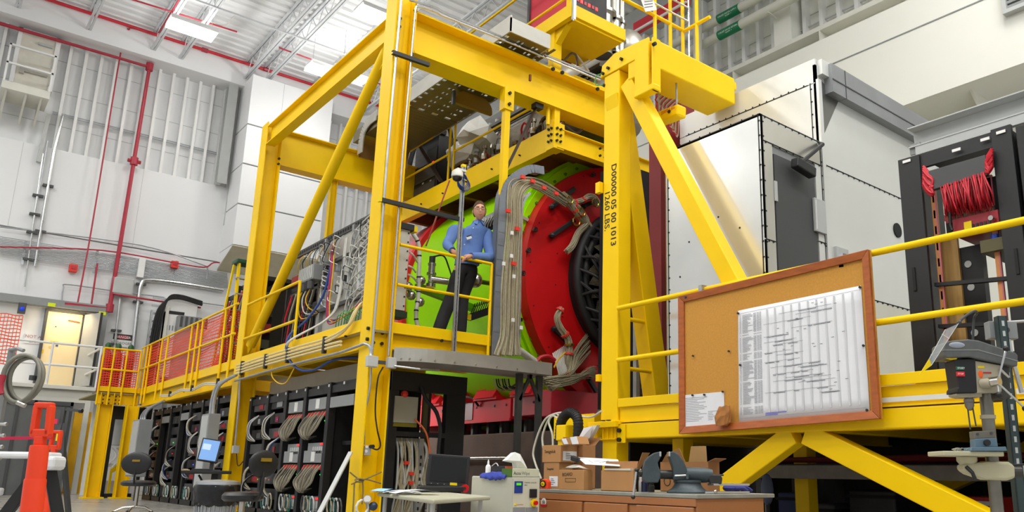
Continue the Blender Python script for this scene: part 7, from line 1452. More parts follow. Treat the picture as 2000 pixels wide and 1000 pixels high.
t = thing('tape_roll', 'red tape roll beside the laptop', 'tape', az(905, 960, TZ_)); o2 = az(907, 962, TZ_); xf(MB().cyl((0, 0, .03), (0, .03, .03), .03, 18), LF(o2)).build('roll', RED, t); xf(MB().cyl((0, -.002, .03), (0, 0, .03), .012, 12), LF(o2)).build('core', BLK, t)
rd = random.Random(12)
for i, (px, py, w, h, lb) in enumerate(((768, 962, .3, .2, 'loose white sheet nearest the left end of the folding table'), (785, 963, .26, .2, 'open white booklet lying on the folding table'), (810, 964, .3, .2, 'curled white papers in front of the laptop'), (755, 960, .15, .2, 'pale blue cover sheet at the left end of the table'))):
    o = az(px, py, TZ_+.002+.003*i); t = thing('paper_sheet', lb, 'paper', o); m = MB(); n = 8; V_ = []
    for j in range(2):
        for q in range(n+1): V_.append((-w/2+w*q/n, -h/2+h*j, .004+.016*math.sin(q/n*math.pi)*(1 if i != 0 else .5)+(.01 if i == 2 else 0)*(q/n)))
    m.add(V_+[(a, b, c-.003) for a, b, c in V_], [(q, q+1, n+2+q, n+1+q) for q in range(n)]+[(2*n+2+q, 3*n+3+q, 3*n+4+q, 2*n+3+q) for q in range(n)]); xf(m, LF(o, (.8, -.6+.2*i, 0))).build('sheet', PAPER if i != 3 else M('pale_blue_paper', (150, 196, 220), .7), t, smooth=True)
# ------------------------------------------------------------------ thermo chiller with a box of wipes
o = C0+_ray(1000, 935)*5.3; cx, cy_ = o.x, o.y; ztop = ax(1000, 931, cx).z
chl = thing('thermo_chiller', 'pale grey chiller unit with a blue display and yellow ringed red switch', 'chiller', (cx+.2, cy_+.3, FZ)); y1 = ax(921, 935, cx).y; CH = M('chiller_grey', (186, 184, 168), .5)
cw = ay(1055, 935, cy_).x-cx; MB().box(cx, cx+cw, cy_, y1, FZ, ztop).build('body', CH, chl, bevel=.008); fz_ = cy_-.006
MB().box(cx+.01, cx+cw-.008, fz_, cy_, FZ+.05, ztop-.012).build('front_panel', M('chiller_front', (206, 202, 180), .5), chl)
def fp(px, py): return ay(px, py, fz_)
a, b = fp(1005, 940), fp(1020, 963); MB().box(a.x, b.x, fz_-.004, fz_, b.z, a.z).build('display_panel', M('display_blue', (30, 62, 140), .4), chl); a, b = fp(1008, 943), fp(1017, 948); MB().box(a.x, b.x, fz_-.007, fz_-.004, b.z, a.z).build('lcd', M('lcd_green', (90, 210, 40), .4, 0, 0, emit=.5), chl)
a, b = fp(1034, 955), fp(1047, 972); MB().box(a.x, b.x, fz_-.012, fz_, b.z, a.z).build('breaker_switch', BLK, chl, bevel=.003); c = fp(1042, 982); MB().cyl(c, c-Vector((0, .012, 0)), .026, 20).build('yellow_ring', YEL2, chl); MB().cyl(c-Vector((-.004, .012, 0)), c-Vector((-.004, .03, 0)), .014, 16).build('stop_button', RED, chl)
txt('THERMO CHILLER', 'lettering', fp(1024, 944), (1, 0, 0), (0, 0, 1), .0125, DGRY, chl); txt('SMC', 'lettering', fp(1024, 949), (1, 0, 0), (0, 0, 1), .014, DGRY, chl); 
for q in (0, 1): a = fp(1002+q*25, 991); MB().box(a.x, a.x+cw*.42, fz_-.003, fz_, a.z-.05, a.z).build('grille', GRY, chl)
c = fp(1004, 987); MB().slab([c, c+Vector((.02, 0, 0)), c+Vector((.01, 0, .018))], (0, -.003, 0)).build('warning_triangle', YEL2, chl); txt('WARNING', 'lettering', fp(1008, 987), (1, 0, 0), (0, 0, 1), .012, M('warning_orange', (200, 100, 30), .6), chl)
wb = thing('wipes_box', 'box of tissue wipes on top of the chiller', 'box', (cx+.15, cy_+.05, ztop)); hz = ax(1000, 915, cx).z
MB().box(cx+.0, cx+cw-.01, cy_+.0, cy_+.12, ztop, hz).build('carton', M('wipes_carton', (206, 206, 178), .6), wb, bevel=.003); MB().box(cx-.003, cx, cy_, cy_+.12, ztop, hz).build('green_end', M('carton_green', (62, 104, 20), .6), wb)
txt('Accu', 'lettering', ay(1003, 927, cy_-.001), (1, 0, 0), (0, 0, 1), .03, DGRY, wb); txt('Wipe', 'lettering', ay(1019, 927, cy_-.001), (1, 0, 0), (0, 0, 1), .03, GRY, wb)
c = Vector((cx+.12, cy_+.06, hz)); ts = MB(); rd = random.Random(4); prs = []
tis = [ay(x, y, cy_+.06) for x, y in ((1010, 915), (1008, 903), (989, 899), (1006, 883), (1016, 887), (1024, 902), (1030, 915))]
ts.add(tis+[p+Vector((.0, .05, -.004)) for p in tis]+[sum(tis, Vector())/7+Vector((0, -.03, 0))], [(i, (i+1) % 7, 14) for i in range(7)]+[(7+(i+1) % 7, 7+i, i, (i+1) % 7) for i in range(7)]+[tuple(range(7, 14))]); ts.build('tissue', M('white_tissue', (226, 226, 220), .8), wb)
bt = thing('glue_bottle', 'small white squeeze bottle with a nozzle on the chiller', 'bottle', ax(953, 925, cx+.1)); c = ax(953, 925, cx+.1); c.z = ztop; MB().lathe([(.0, 0), (.014, 0), (.014, .052), (.011, .06), (.006, .065), (.005, .08), (.001, .092)], c, n=14).build('body', WHITE, bt, smooth=True); MB().cyl(c+Vector((0, 0, .008)), c+Vector((0, 0, .014)), .0145, 14).build('red_band', RED, bt)
bt.scale = (1.35, 1.35, 1.35)
cl = thing('blue_rag', 'crumpled blue rag hanging over the chiller edge', 'rag', ax(960, 932, cx)); m = MB(); V_ = []; rd = random.Random(6)
a, b = ax(939, 932, cx-.01), ax(987, 928, cx-.01)
for j, (dx, dz) in enumerate(((.12, .012), (.0, .016), (-.012, .0), (-.014, -.022))):
    for i in range(13):
        p = a.lerp(b, i/12); V_.append((cx+dx+rd.uniform(-.004, .004), p.y, ztop+dz+rd.uniform(-.008, .012)))
m.add(V_, [(j*13+i, j*13+i+1, (j+1)*13+i+1, (j+1)*13+i) for j in range(3) for i in range(12)]); ro = m.build('rag', M('royal_blue_cloth', (52, 66, 160), .85), cl, smooth=True); so = ro.modifiers.new('t', 'SOLIDIFY'); so.thickness = .006
bx_ = thing('black_parts_box', 'small black box with wires next to the bottle on the chiller', 'box', ax(972, 923, cx+.1)); a, b = ax(960, 923, cx+.1), ax(986, 920, cx+.1); MB().box(cx+.1, cx+.2, b.y, a.y, ztop+.015, ztop+.07).build('body', BLK, bx_, bevel=.003); MB().tube(bez([(cx+.1, a.y, ztop+.07), (cx+.1, (a.y+b.y)/2+.03, ztop+.09), (cx+.1, (a.y+b.y)/2, ztop+.07)], 5), .004, 6).build('wire', LGRY, bx_); MB().box(cx+.1, cx+.2, b.y-.02, b.y, ztop+.015, ztop+.07).build('orange_end', M('orange_brown', (170, 84, 40), .6), bx_)
# ------------------------------------------------------------------ hoses behind the bench
t = thing('black_duct_hose', 'thick black corrugated hose arched behind the cardboard boxes', 'hose', ax(1110, 810, 4.9)); P = bez([ax(x, y, 5.0) for x, y in ((1094, 905), (1093, 860), (1096, 825), (1108, 808), (1120, 808), (1129, 822), (1128, 860), (1124, 890))], 6); MB().tube(P, .048, 12).build('hose', RUB, t, smooth=True)
for i in range(0, len(P)-1, 1): MB().tube([P[i]-(P[i+1]-P[i])*.1, P[i]+(P[i+1]-P[i])*.15], .052, 12).build('ridge', RUB, t)
t = thing('white_water_hoses', 'milky white hoses looping behind the bench near the chiller', 'hoses', ax(1060, 830, 5.1))
for k, pa in enumerate((((1066, 905), (1062, 880), (1060, 850), (1075, 815), (1100, 806), (1150, 815), (1175, 803)), ((1057, 935), (1044, 900), (1042, 880), (1052, 845), (1066, 818), (1085, 808), (1092, 812)), ((1080, 890), (1079, 850), (1072, 825), (1080, 812), (1093, 820)))): MB().tube(bez([ax(x, y, 5.2) for x, y in pa], 6), .011, 8).build('hose', M('milky_hose', (206, 202, 186), .4), t, smooth=True)
t = thing('steel_beam', 'yellow beam end with rounded corner behind the black hose', 'beam', (5.4, 6.3, 1.0)); a, b = ay(1098, 830, 6.25), ay(1176, 860, 6.25); MB().box(a.x, 5.37, 6.2, 6.35, b.z-.02, ay(1120, 831, 6.25).z).build('beam_section', YEL, t, bevel=.01)
MB().box(a.x+.02, a.x+.1, 6.22, 6.34, FZ, b.z).build('leg', YEL, t)
# ================================================================== WORKBENCH, VISE, BOXES, DRILL PRESS
DT = .51
dk = az(1361, 966, DT); dl_ = ax(1050, 955, dk.x); dr_ = ay(1513, 963, dk.y); dk_y1 = dl_.y; dk_x1 = min(dr_.x, dk.x+.95)
wbn = thing('workbench', 'tan steel workbench with drawers and a grey top in the foreground', 'workbench', (dk.x+.4, dk.y+.8, FZ))
BT = M('worn_grey_benchtop', (150, 148, 138), .45, .3, .2, 8)
MB().box(dk.x, dk_x1, dk.y, dk_y1, DT-.024, DT).build('bench_top', BT, wbn, bevel=.004)
MB().box(dk.x+.012, dk_x1-.1, dk.y+.012, dk_y1-.012, FZ, DT-.024).build('carcass', TANM, wbn, bevel=.004)
def dy(px, py): return ax(px, py, dk.x).y
ysplit = [dy(1142, 985), dy(1138, 985), dy(1229, 985), dy(1240, 985), dy(1352, 985)]
for k, (ya, yb) in enumerate(((dk_y1-.02, dy(1138, 985)), (dy(1141, 985), dy(1227, 985)), (dy(1242, 985), dk.y+.02))):
    for z0, z1 in ((DT-.3, DT-.075), (FZ+.03, DT-.31)):
        dr = MB().box(dk.x-.006, dk.x+.012, yb+.006, ya-.006, z0, z1).build('drawer', TANM, wbn, bevel=.005)
        MB().box(dk.x-.014, dk.x-.006, (ya+yb)/2-.07, (ya+yb)/2+.07, (z0+z1)/2-.05, (z0+z1)/2-.035).build('pull', STEEL, dr)
MB().box(dk.x+.002, dk.x+.012, dk.y+.012, dk_y1-.012, DT-.07, DT-.026).build('apron', TANM, wbn, bevel=.003)
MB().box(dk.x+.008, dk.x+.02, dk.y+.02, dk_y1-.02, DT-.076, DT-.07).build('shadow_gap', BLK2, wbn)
# 50 sticker
c = ax(1062, 981, dk.x-.007); st_ = thing('anniversary_sticker', 'round white sticker with red ribbon and number 50 on the bench drawer', 'sticker', c)
MB().cyl(c, c+Vector((-.001, 0, 0)), .031, 24).build('red_ring', M('sticker_grey', (186, 184, 180), .5), st_); MB().cyl(c+Vector((-.001, 0, 0)), c+Vector((-.002, 0, 0)), .027, 24).build('white_disc', WHITE, st_)
MB().cyl(c+Vector((-.002, 0, 0)), c+Vector((-.0025, 0, 0)), .02, 20).build('ring', M('sticker_grey', (186, 184, 180), .5), st_); txt('50', 'lettering', c+Vector((-.003, .0, -.01)), (0, -1, 0), (0, 0, 1), .03, BLK, st_, 'CENTER', ext=.0003); MB().slab([c+Vector((-.002, .042, -.014)), c+Vector((-.002, -.042, -.014)), c+Vector((-.002, -.034, -.026)), c+Vector((-.002, 0, -.031)), c+Vector((-.002, .034, -.026))], (-.0006, 0, 0)).build('red_ribbon', RED, st_)
# cardboard boxes -------------------------------------------------
def cbox(label, pl, pc, pr, pyb, pyt, x, mat=CARD, open_=False, zb=DT, y=None):
    """pl, pc, pr: pixel columns of the left, near and right corners"""
    p = ax(pc, pyb, x); y0 = p.y if y is None else y; y1 = ax(pl, pyb, x).y; x1 = ay(pr, pyb, y0).x; z1 = ax(pc, pyt, x).z
    t = thing('cardboard_box', label, 'box', ((x+x1)/2, (y0+y1)/2, zb)); w = .004
    if open_:
        m = MB(); m.box(x, x+w, y0, y1, zb, z1).box(x1-w, x1, y0, y1, zb, z1).box(x+w, x1-w, y0, y0+w, zb, z1).box(x+w, x1-w, y1-w, y1, zb, z1).box(x, x1, y0, y1, zb, zb+w); m.build('box_body', mat, t)
    else:
        MB().box(x, x1, y0, y1, zb, z1).build('box_body', mat, t, bevel=.003); MB().box((x+x1)/2-.02, (x+x1)/2+.02, y0, y1, z1, z1+.001).build('tape_strip', M('packing_tape', (190, 150, 100), .3), t)
    return t, x, x1, y0, y1, z1
INKB2 = M('black_marker_ink', (50, 36, 24), .7, 0, 0)
bA = cbox('small cardboard box at the left end of the bench under another box', 1061, 1091, 1118, 951, 903, dk.x+.16)
bA2 = cbox('cardboard box resting on the small box at the left end of the bench', 1058.5, 1095, 1128, 903, 869, dk.x+.155, zb=bA[5])
for b_, s, py in ((bA2, .036, 886), (bA, .022, 919)):
    txt('Swagelok', 'lettering', (b_[1]-.0008, b_[4]-.03 if s > .03 else b_[4]-.04, b_[5]-(.058 if s > .03 else .055)), (0, -1, 0), (0, 0, 1), s, INKB2, b_[0])
def label(b_, px0, py0, px1, py1, face='y'):
    x, x1, y0 = b_[1], b_[2], b_[3]
    f = (lambda a, b: ay(a, b, y0-.0008)) if face == 'y' else (lambda a, b: ax(a, b, x-.0008))
    a, b = f(px0, py0), f(px1, py1)
    if face == 'y': MB().box(a.x, b.x, y0-.0012, y0, b.z, a.z).build('white_label', PAPER, b_[0]); c = 4
    else: MB().box(x-.0012, x, b.y, a.y, b.z, a.z).build('white_label', PAPER, b_[0])
    for k in range(4):
        z = a.z+(b.z-a.z)*(.25+.18*k)
        if face == 'y': MB().box(a.x+(b.x-a.x)*.2, a.x+(b.x-a.x)*(.5+.1*(k % 3)), y0-.002, y0-.0012, z-.003, z+.001).build('print_line', DGRY, b_[0])
        else: MB().box(x-.002, x-.0012, a.y+(b.y-a.y)*(.5+.1*(k % 3)), a.y+(b.y-a.y)*.2, z-.003, z+.001).build('print_line', DGRY, b_[0])
label(bA2, 1100, 881, 1126, 900); label(bA, 1073, 930, 1089, 950, 'x')
bB = cbox('cardboard box marked BOARD in pen at the front of the bench', 1091, 1140, 1157, 953, 918, dk.x+.05, CARD)
txt('BOARD', 'pen_lettering', (bB[1]-.0008, bB[4]-.04, bB[5]-.045), (0, -1, .05), (0, 0, 1), .034, INKB2, bB[0]); c = ax(1115, 938, bB[1]); m = MB()
for a, b in (((1104, 934), (1124, 934)), ((1104, 941), (1124, 941)), ((1104, 934), (1104, 941)), ((1124, 934), (1124, 941))): m.bar(ax(*a, bB[1]-.001), ax(*b, bB[1]-.001), .003, .001)
m.build('printed_frame', INKB2, bB[0]); 
PL = M('clear_packing_film', (222, 216, 206), .2)
V_ = []; rd = random.Random(2)
for j in range(4):
    for i in range(6): V_.append((bB[1]+(bB[2]-bB[1])*j/3*.9+.003, bB[3]+(bB[4]-bB[3])*(.04+.9*i/5), bB[5]+.004+.03*math.sin(math.pi*i/5)*math.sin(math.pi*(j+.5)/4)+rd.uniform(0, .008)))
m = MB(); m.add(V_, [(j*6+i, j*6+i+1, (j+1)*6+i+1, (j+1)*6+i) for j in range(3) for i in range(5)]); m.build('bubble_film', PL, bB[0], smooth=True)
bC = cbox('tall open cardboard box with raised flaps behind the BOARD box', 1120, 1137, 1162, 952, 869, dk.x+.32, CARD2, True)
def flap(b_, p, q, r, mat=CARD): MB().slab([p, q, q+r, p+r], (0, .003, 0.001)).build('flap', mat, b_[0])
x, x1, y0, y1, z1 = bC[1:6]
flap(bC, Vector((x, y1, z1)), Vector((x1, y1, z1)), Vector((-.02, .05, .06))); flap(bC, Vector((x, y0, z1)), Vector((x, y1, z1)), Vector((-.09, .03, .055)), CARD); flap(bC, Vector((x1, y0, z1)), Vector((x1, y1, z1)), Vector((.05, -.01, .06)), CARD2)
tw = thing('packing_wrap', 'white translucent wrapping and papers sticking up out of the tall open box', 'wrap', Vector((x, y0, z1)))
W3 = [ax(px, py, x+.1) for px, py in ((1130, 868), (1141, 850), (1150, 833), (1166, 830), (1160, 842), (1152, 855), (1138, 868))]; MB().slab(W3, (.05, .02, 0)).build('wrap', M('translucent_wrap', (214, 208, 196), .3), tw); MB().slab([p+Vector((-.02, .03, -.01)) for p in W3[:4]]+[W3[5]], (.004, .01, 0)).build('paper', PAPER, tw)
PB2 = [ax(px, py, dk.x+.14) for px, py in ((1094, 857), (1127, 852), (1131, 867), (1099, 869))]; pkg = thing('flat_parcel', 'flat label covered parcel lying on the upper left cardboard box', 'parcel', PB2[0]); MB().slab(PB2, (.1, .0, 0)).build('carton', CARD, pkg, bevel=.003); MB().slab([PB2[0].lerp(PB2[1], .6), PB2[1].lerp(PB2[0], .02), PB2[2].lerp(PB2[3], .02), PB2[3].lerp(PB2[2], .6)], (-.002, 0, 0)).build('white_label', PAPER, pkg); MB().slab([PB2[0].lerp(PB2[1], .1)-Vector((0, 0, .004)), PB2[0].lerp(PB2[1], .35)-Vector((0, 0, .004)), PB2[3].lerp(PB2[2], .35)+Vector((0, 0, .004)), PB2[3].lerp(PB2[2], .1)+Vector((0, 0, .004))], (-.002, 0, 0)).build('white_label', PAPER, pkg)
bD = cbox('open cardboard box in the middle of the bench with papers across it', 1174, 1237, 1242, 954, 919, dk.x+.08, CARD, True)
x, x1, y0, y1, z1 = bD[1:6]; MB().slab([(x1, y0, z1), (x1, y1, z1), (x1+.02, y1, z1+.06), (x1+.02, y0, z1+.06)], (.003, 0, 0)).build('flap', CARD2, bD[0]); MB().slab([(x+.05, y0, z1), (x1, y0, z1), (x1+.0, y0-.06, z1+.115), (x+.09, y0-.06, z1+.115)], (0, -.003, 0)).build('flap', CARD, bD[0])
t = thing('drawing_sheet', 'white drawing sheet lying across the open middle box', 'paper', ax(1180, 902, x)); pa = [ax(1127, 893, x+.16), ax(1207, 898, x+.16), ax(1211, 911, x-.0), ax(1143, 907, x-.0)]; MB().slab(pa, (.0, .0, .002)).build('sheet', PAPER, t); m = MB()
for a, b in (((1160, 900), (1195, 902)), ((1170, 904), (1190, 900)), ((1150, 899), (1158, 904)), ((1185, 904), (1204, 905))): m.bar(ax(*a, x-.03), ax(*b, x-.03), .001, .002)
m.build('drawn_lines', DGRY, t)
t = thing('booklet', 'thin white booklet on the right edge of the open middle box', 'booklet', ax(1205, 914, x)); MB().slab([ax(1180, 915, x-.005), ax(1231, 915, x-.005), ax(1231, 919, x-.005), ax(1180, 918, x-.005)], (.1, 0, 0)).build('booklet_pages', M('booklet_cover', (210, 208, 192), .6), t)
t = thing('black_cable_end', 'black plug lying on the film of the BOARD box', 'plug', ax(1122, 896, bB[1])); MB().bar(ax(1117, 894, bB[1]+.02), ax(1130, 899, bB[1]+.02), .03, .035).build('plug', BLK, t, bevel=.006)
bE = cbox('large open cardboard box behind the vise', 1290, 1384, 1406, 955, 902, dk.x+.42, CARD2, True)
x, x1, y0, y1, z1 = bE[1:6]
MB().slab([(x, y0+.42, z1), (x, y0+.2, z1), (x-.04, y0+.22, z1+.09), (x-.04, y0+.34, z1+.05)], (.003, 0, 0)).build('flap', CARD, bE[0]); MB().slab([(x, y0+.17, z1), (x, y0+.01, z1), (x-.03, y0-.01, z1+.1), (x-.03, y0+.12, z1+.1)], (.003, 0, 0)).build('flap', M('pale_cardboard', (202, 156, 100), .85), bE[0]); MB().slab([(x, y0, z1), (x1, y0, z1), (x1, y0-.06, z1+.02), (x, y0-.06, z1+.02)], (0, 0, .003)).build('flap', CARD2, bE[0])
t = thing('round_symbol_sticker', 'round black symbol printed on the large box behind the vise', 'print', ax(1300, 935, x)); c = ax(1303, 940, x-.001); MB().tube([c+Vector((0, math.cos(k*.628)*.03, math.sin(k*.628)*.03)) for k in range(10)], .003, 5, True).build('ring', INKB2, t)
# tape measure
c = ax(1066, 941, dk.x+.05); t = thing('tape_measure', 'bright orange tape measure at the left front of the bench', 'tape measure', (c.x, c.y, DT)); L_ = LF((c.x, c.y, DT), (.3, -.95, 0))
xf(MB().prof((0, -.02, 0), (0, .02, 0), [(-.035, 0), (.035, 0), (.035, .05), (.02, .066), (-.015, .07), (-.035, .05)]), L_).build('case', M('safety_orange', (246, 74, 30), .4), t, bevel=.004); xf(MB().cyl((-.008, -.021, .035), (-.008, -.026, .035), .025, 20), L_).build('black_disc', BLK, t); xf(MB().cyl((-.008, -.026, .035), (-.008, -.028, .035), .016, 16), L_).build('yellow_disc', YEL2, t); txt('25', 'lettering', L_ @ Vector((-.02, -.029, .027)), LF((0, 0, 0), (.3, -.95, 0)).to_3x3() @ Vector((1, 0, 0)), (0, 0, 1), .02, BLK, t)
# bottles, pens
for i, (px, pyb, pyt, mt, cap, lb) in enumerate(((1247, 955, 919, BLK, M('blue_cap', (30, 60, 170), .4), 'slim dark bottle with a blue cap left of the vise'), (1251, 956, 932, M('white_printed', (214, 214, 206), .5), WHITE, 'small white printed tube left of the vise'), (1259, 954, 935, M('navy_tin', (26, 34, 66), .4), REDP, 'navy tin with a red top under the vise jaw'), (1272, 954, 945, BLK, BLK, 'small black tin under the vise jaw'))):
    p = ax(px, pyb, dk.x+.16); z1 = ax(px, pyt, dk.x+.16).z; t = thing('bottle', lb, 'bottle', (p.x, p.y, DT)); r = .014 if i < 2 else .022; MB().lathe([(0, 0), (r, 0), (r, (z1-DT)*.75), (r*.6, (z1-DT)*.85), (r*.6, z1-DT)], (p.x, p.y, DT), n=14).build('body', mt, t, smooth=True); MB().cyl((p.x, p.y, z1-(z1-DT)*.18), (p.x, p.y, z1+.002), r*.8, 12).build('cap', cap, t)
for i, (px0, py0, px1, py1, mt, lb) in enumerate(((1178, 955, 1222, 957, M('glass_plate', (170, 190, 190), .2), 'thin glassy plate lying in front of the middle box'), (1222, 955, 1238, 956, BLK, 'black marker pen beside the thin plate'))): t = thing('bench_tool', lb, 'tool', ax(px0, py0, dk.x+.03)); a, b = az(px0, py0, DT+.006), az(px1, py1-.5, DT+.006); MB().bar(a, b, .05 if i == 0 else .014, .008 if i == 0 else .012).build('body', mt, t)
# blue gloves and metal bars at the right end
V_ = az(1395, 960, DT+.02)
for i, (px0, py0, px1, w, h, z, mt, lb) in enumerate(((1382, 957, 1459, .05, .012, .008, ALU, 'flat aluminium bar lowest of the pair right of the vise'), (1388, 946, 1458, .06, .012, .055, ALU, 'flat aluminium bar propped on the gloves right of the vise'))): 
    t = thing('metal_bar', lb, 'bar', ay(px0, py0, dk.y+.14)); a, b = ay(px0, py0, dk.y+.14), ay(px1, py0-1, dk.y+.1); a.z = b.z = DT+z; MB().bar(a, b, w, h).build('bar', mt, t, bevel=.002)
t = thing('work_gloves', 'pair of blue work gloves under the aluminium bar on the bench', 'gloves', az(1435, 955, DT)); GL = M('blue_glove_cloth', (60, 62, 130), .85, 0, .15, 20); c = ay(1430, 950, dk.y+.3); c.z = DT
m = MB(); m.ball(c+Vector((0, 0, .03)), .055, 12, (1.5, .9, .55)); m.build('palm', GL, t, smooth=True)
for k in range(4): MB().tube(bez([c+Vector((.05, -.03+.02*k, .03)), c+Vector((.1, -.035+.024*k, .035)), c+Vector((.15, -.04+.02*k, .012))], 4), [.014]*9 if False else .013, 8).build('finger', GL, t, smooth=True)
MB().tube(bez([c+Vector((-.02, -.04, .03)), c+Vector((.02, -.07, .03)), c+Vector((.06, -.075, .014))], 4), .013, 8).build('thumb', GL, t, smooth=True)
t = thing('ball_knob', 'shiny steel ball knob lying beside the aluminium bars', 'knob', ay(1397, 957, dk.y+.07)); c = ay(1397, 957, dk.y+.07); c.z = DT; MB().ball(c+Vector((0, 0, .013)), .013, 14).build('ball', STAIN, t, smooth=True); MB().bar(c+Vector((-.06, .03, .008)), c+Vector((0, 0, .01)), .01, .01).build('stem', STEEL, t)
t = thing('blue_jeans_chair', 'blue grey padded chair back standing behind the right end of the bench', 'chair', (6.0, 4.6, FZ)); c = ay(1498, 943, 4.7); MB().ball(c+Vector((0, 0, -.06)), .12, 16, (.7, .3, 1.2)).build('backrest', M('blue_grey_fabric', (96, 106, 130), .85), t, smooth=True); MB().cyl((c.x, c.y, FZ), (c.x, c.y, c.z-.1), .02, 8).build('post', BLK, t); MB().box(c.x-.2, c.x+.2, c.y-.02, c.y+.35, .2, .26).build('seat', M('blue_grey_fabric', (96, 106, 130), .85), t, bevel=.02)
# ------------------------------------------------------------------ bench vise
vp = Vector(ax(1343, 955, dk.x+.2)); vp.z = DT; dV = (vp-C0).dot(_f); k_ = dV/1550
vs = thing('bench_vise', 'heavy grey cast iron bench vise near the front corner of the workbench', 'vise', (vp.x, vp.y, DT)); VU = Vector((RT.x, RT.y, 0)).normalized(); L_ = LF((vp.x, vp.y, DT), VU); EX = 1.0
def vpt(px, py): return ((px-1343)*k_, (963-(py - (px-1343)*.012))*k_)
def vslab(name, pts, v0, v1, mat=CAST, bev=.006):
    P = [vpt(*p) for p in pts]; m = MB(); m.slab([(u, v0, w) for u, w in P], (0, v1-v0, 0)); return xf(m, L_).build(name, mat, vs, bevel=bev)
vslab('front_jaw', [(1255, 914), (1259, 901), (1266, 893), (1277, 886), (1290, 883.5), (1290.5, 893), (1284, 905), (1285, 912), (1288.5, 920), (1289, 932), (1284, 943), (1262, 943), (1254, 938)], -.06, .06)
vslab('rear_jaw', [(1305, 885), (1315, 883), (1325, 890), (1333, 901), (1338, 911), (1342, 925), (1342, 938), (1314, 938), (1313, 915), (1309, 902), (1305, 893)], -.06, .06)
for x0, x1 in ((1286.5, 1290.5), (1304.5, 1308)): 
    m = MB(); u0, w0 = vpt(x0, 893); u1, w1 = vpt(x1, 884); m.box(u0, u1, -.065, .065, w0, w1); xf(m, L_).build('jaw_plate', STEEL, vs, bevel=.002)
(u0, w0), (u1, w1) = vpt(1336, 928), vpt(1392, 929); xf(MB().tube([(u0, 0, w0), (u0+.02, 0, w0), (u1-.04, 0, w1), (u1, 0, w1)], [.044, .05, .046, .036], 20), L_).build('barrel', CAST, vs, smooth=True)
(u0, w0), (u1, w1) = vpt(1284, 927), vpt(1320, 928); xf(MB().cyl((u0, 0, w0), (u1, 0, w1), .028, 18), L_).build('slide_bar', M('dark_worn_steel', (62, 62, 60), .4, .6), vs, smooth=True)
vslab('anvil_block', [(1380, 927), (1406, 928), (1410, 934), (1408, 946), (1386, 946)], -.04, .04, M('dark_worn_steel', (62, 62, 60), .4, .6)); (u0, w0), (u1, w1) = vpt(1392, 929), vpt(1414, 928.5); xf(MB().cyl((u0, 0, w0), (u1, 0, w1), .006, 8), L_).build('lead_screw', BLK, vs)
xf(MB().lathe([(.13, 0), (.13, .01), (.115, .02), (.1, .03), (.085, .05), (.082, .062), (.088, .066), (.088, .08), (.0, .082)], n=32), L_).build('swivel_base', CAST, vs, smooth=True)
for k in range(3): a = k*2.09-.4; xf(MB().box(math.cos(a)*.13-.025, math.cos(a)*.13+.025, math.sin(a)*.13-.025, math.sin(a)*.13+.025, 0, .016), L_).build('base_lug', CAST, vs, bevel=.004)
u0, w0 = vpt(1316, 930); xf(MB().cyl((u0, -.07, w0), (u0+.07, -.075, w0+.004), .0055, 10), L_).build('lock_lever', STEEL, vs); xf(MB().box(u0+.068, u0+.085, -.085, -.06, w0-.02, w0+.02), L_).build('lever_clamp', CAST, vs, bevel=.003)
(u0, w0), (u1, w1) = vpt(1258, 925), vpt(1240, 923); xf(MB().cyl((u0, 0, w0), (u1, 0, w1), .016, 14), L_).build('screw_head', M('dark_worn_steel', (62, 62, 60), .4, .6), vs, smooth=True); (u2, w2), (u3, w3) = vpt(1243, 919), vpt(1236, 970); xf(MB().cyl((u2, -.02, w2), (u3, -.03, w3), .008, 10), L_).build('handle_bar', STEEL, vs, smooth=True)
for (u, w, v) in ((u2, w2, -.02), (u3, w3, -.03)): xf(MB().ball((u, v, w), .014, 12), L_).build('handle_knob', M('dark_worn_steel', (62, 62, 60), .4, .6), vs, smooth=True)
# ------------------------------------------------------------------ drill press
dd_ = 4.2; dpo = C0+_ray(1922, 740)*dd_; k_ = dd_/1550; dpn = thing('drill_press', 'grey bench drill press with green and red buttons on a tall column', 'drill press', (dpo.x, dpo.y, FZ)); L_ = LF((dpo.x, dpo.y, 0), VU)
def dpt(px, py): return ((px-1922-(740-py)*-.055)*k_, dpo.z+(740-py)*k_*1.0)
def dslab(name, pts, v0, v1, mat, bev=.005, sm=False): P = [dpt(*p) for p in pts]; m = MB(); m.slab([(u, v0, w) for u, w in P], (0, v1-v0, 0)); return xf(m, L_).build(name, mat, dpn, bevel=bev)
HG = M('hammered_grey', (96, 98, 96), .38, .2, .1, 30); LG = M('drill_beige_grey', (168, 160, 138), .5)
xf(MB().cyl((0, 0, FZ), (0, 0, dpo.z+.02), .032, 24), L_).build('column', M('worn_steel_column', (130, 126, 116), .35, .7, .2, 10), dpn, smooth=True); xf(MB().box(-.16, .13, -.12, .12, FZ, FZ+.05), L_).build('base', HG, dpn, bevel=.01)
dslab('belt_cover', [(1833, 688), (1834, 676), (1842, 671), (1880, 667), (1900, 669), (1970, 692), (1975, 697), (1973, 719), (1960, 718), (1900, 706), (1880, 702), (1838, 704), (1834, 700)], -.085, .085, HG, .014)
dslab('cover_seam', [(1832, 688), (1898, 687), (1974, 708), (1974, 710), (1898, 689), (1832, 690)], -.087, .087, M('seam_grey', (130, 132, 130), .4), 0); dslab('yellow_lip', [(1838, 704), (1860, 703.5), (1858, 706), (1848, 707)], -.07, -.06, YEL2, 0)
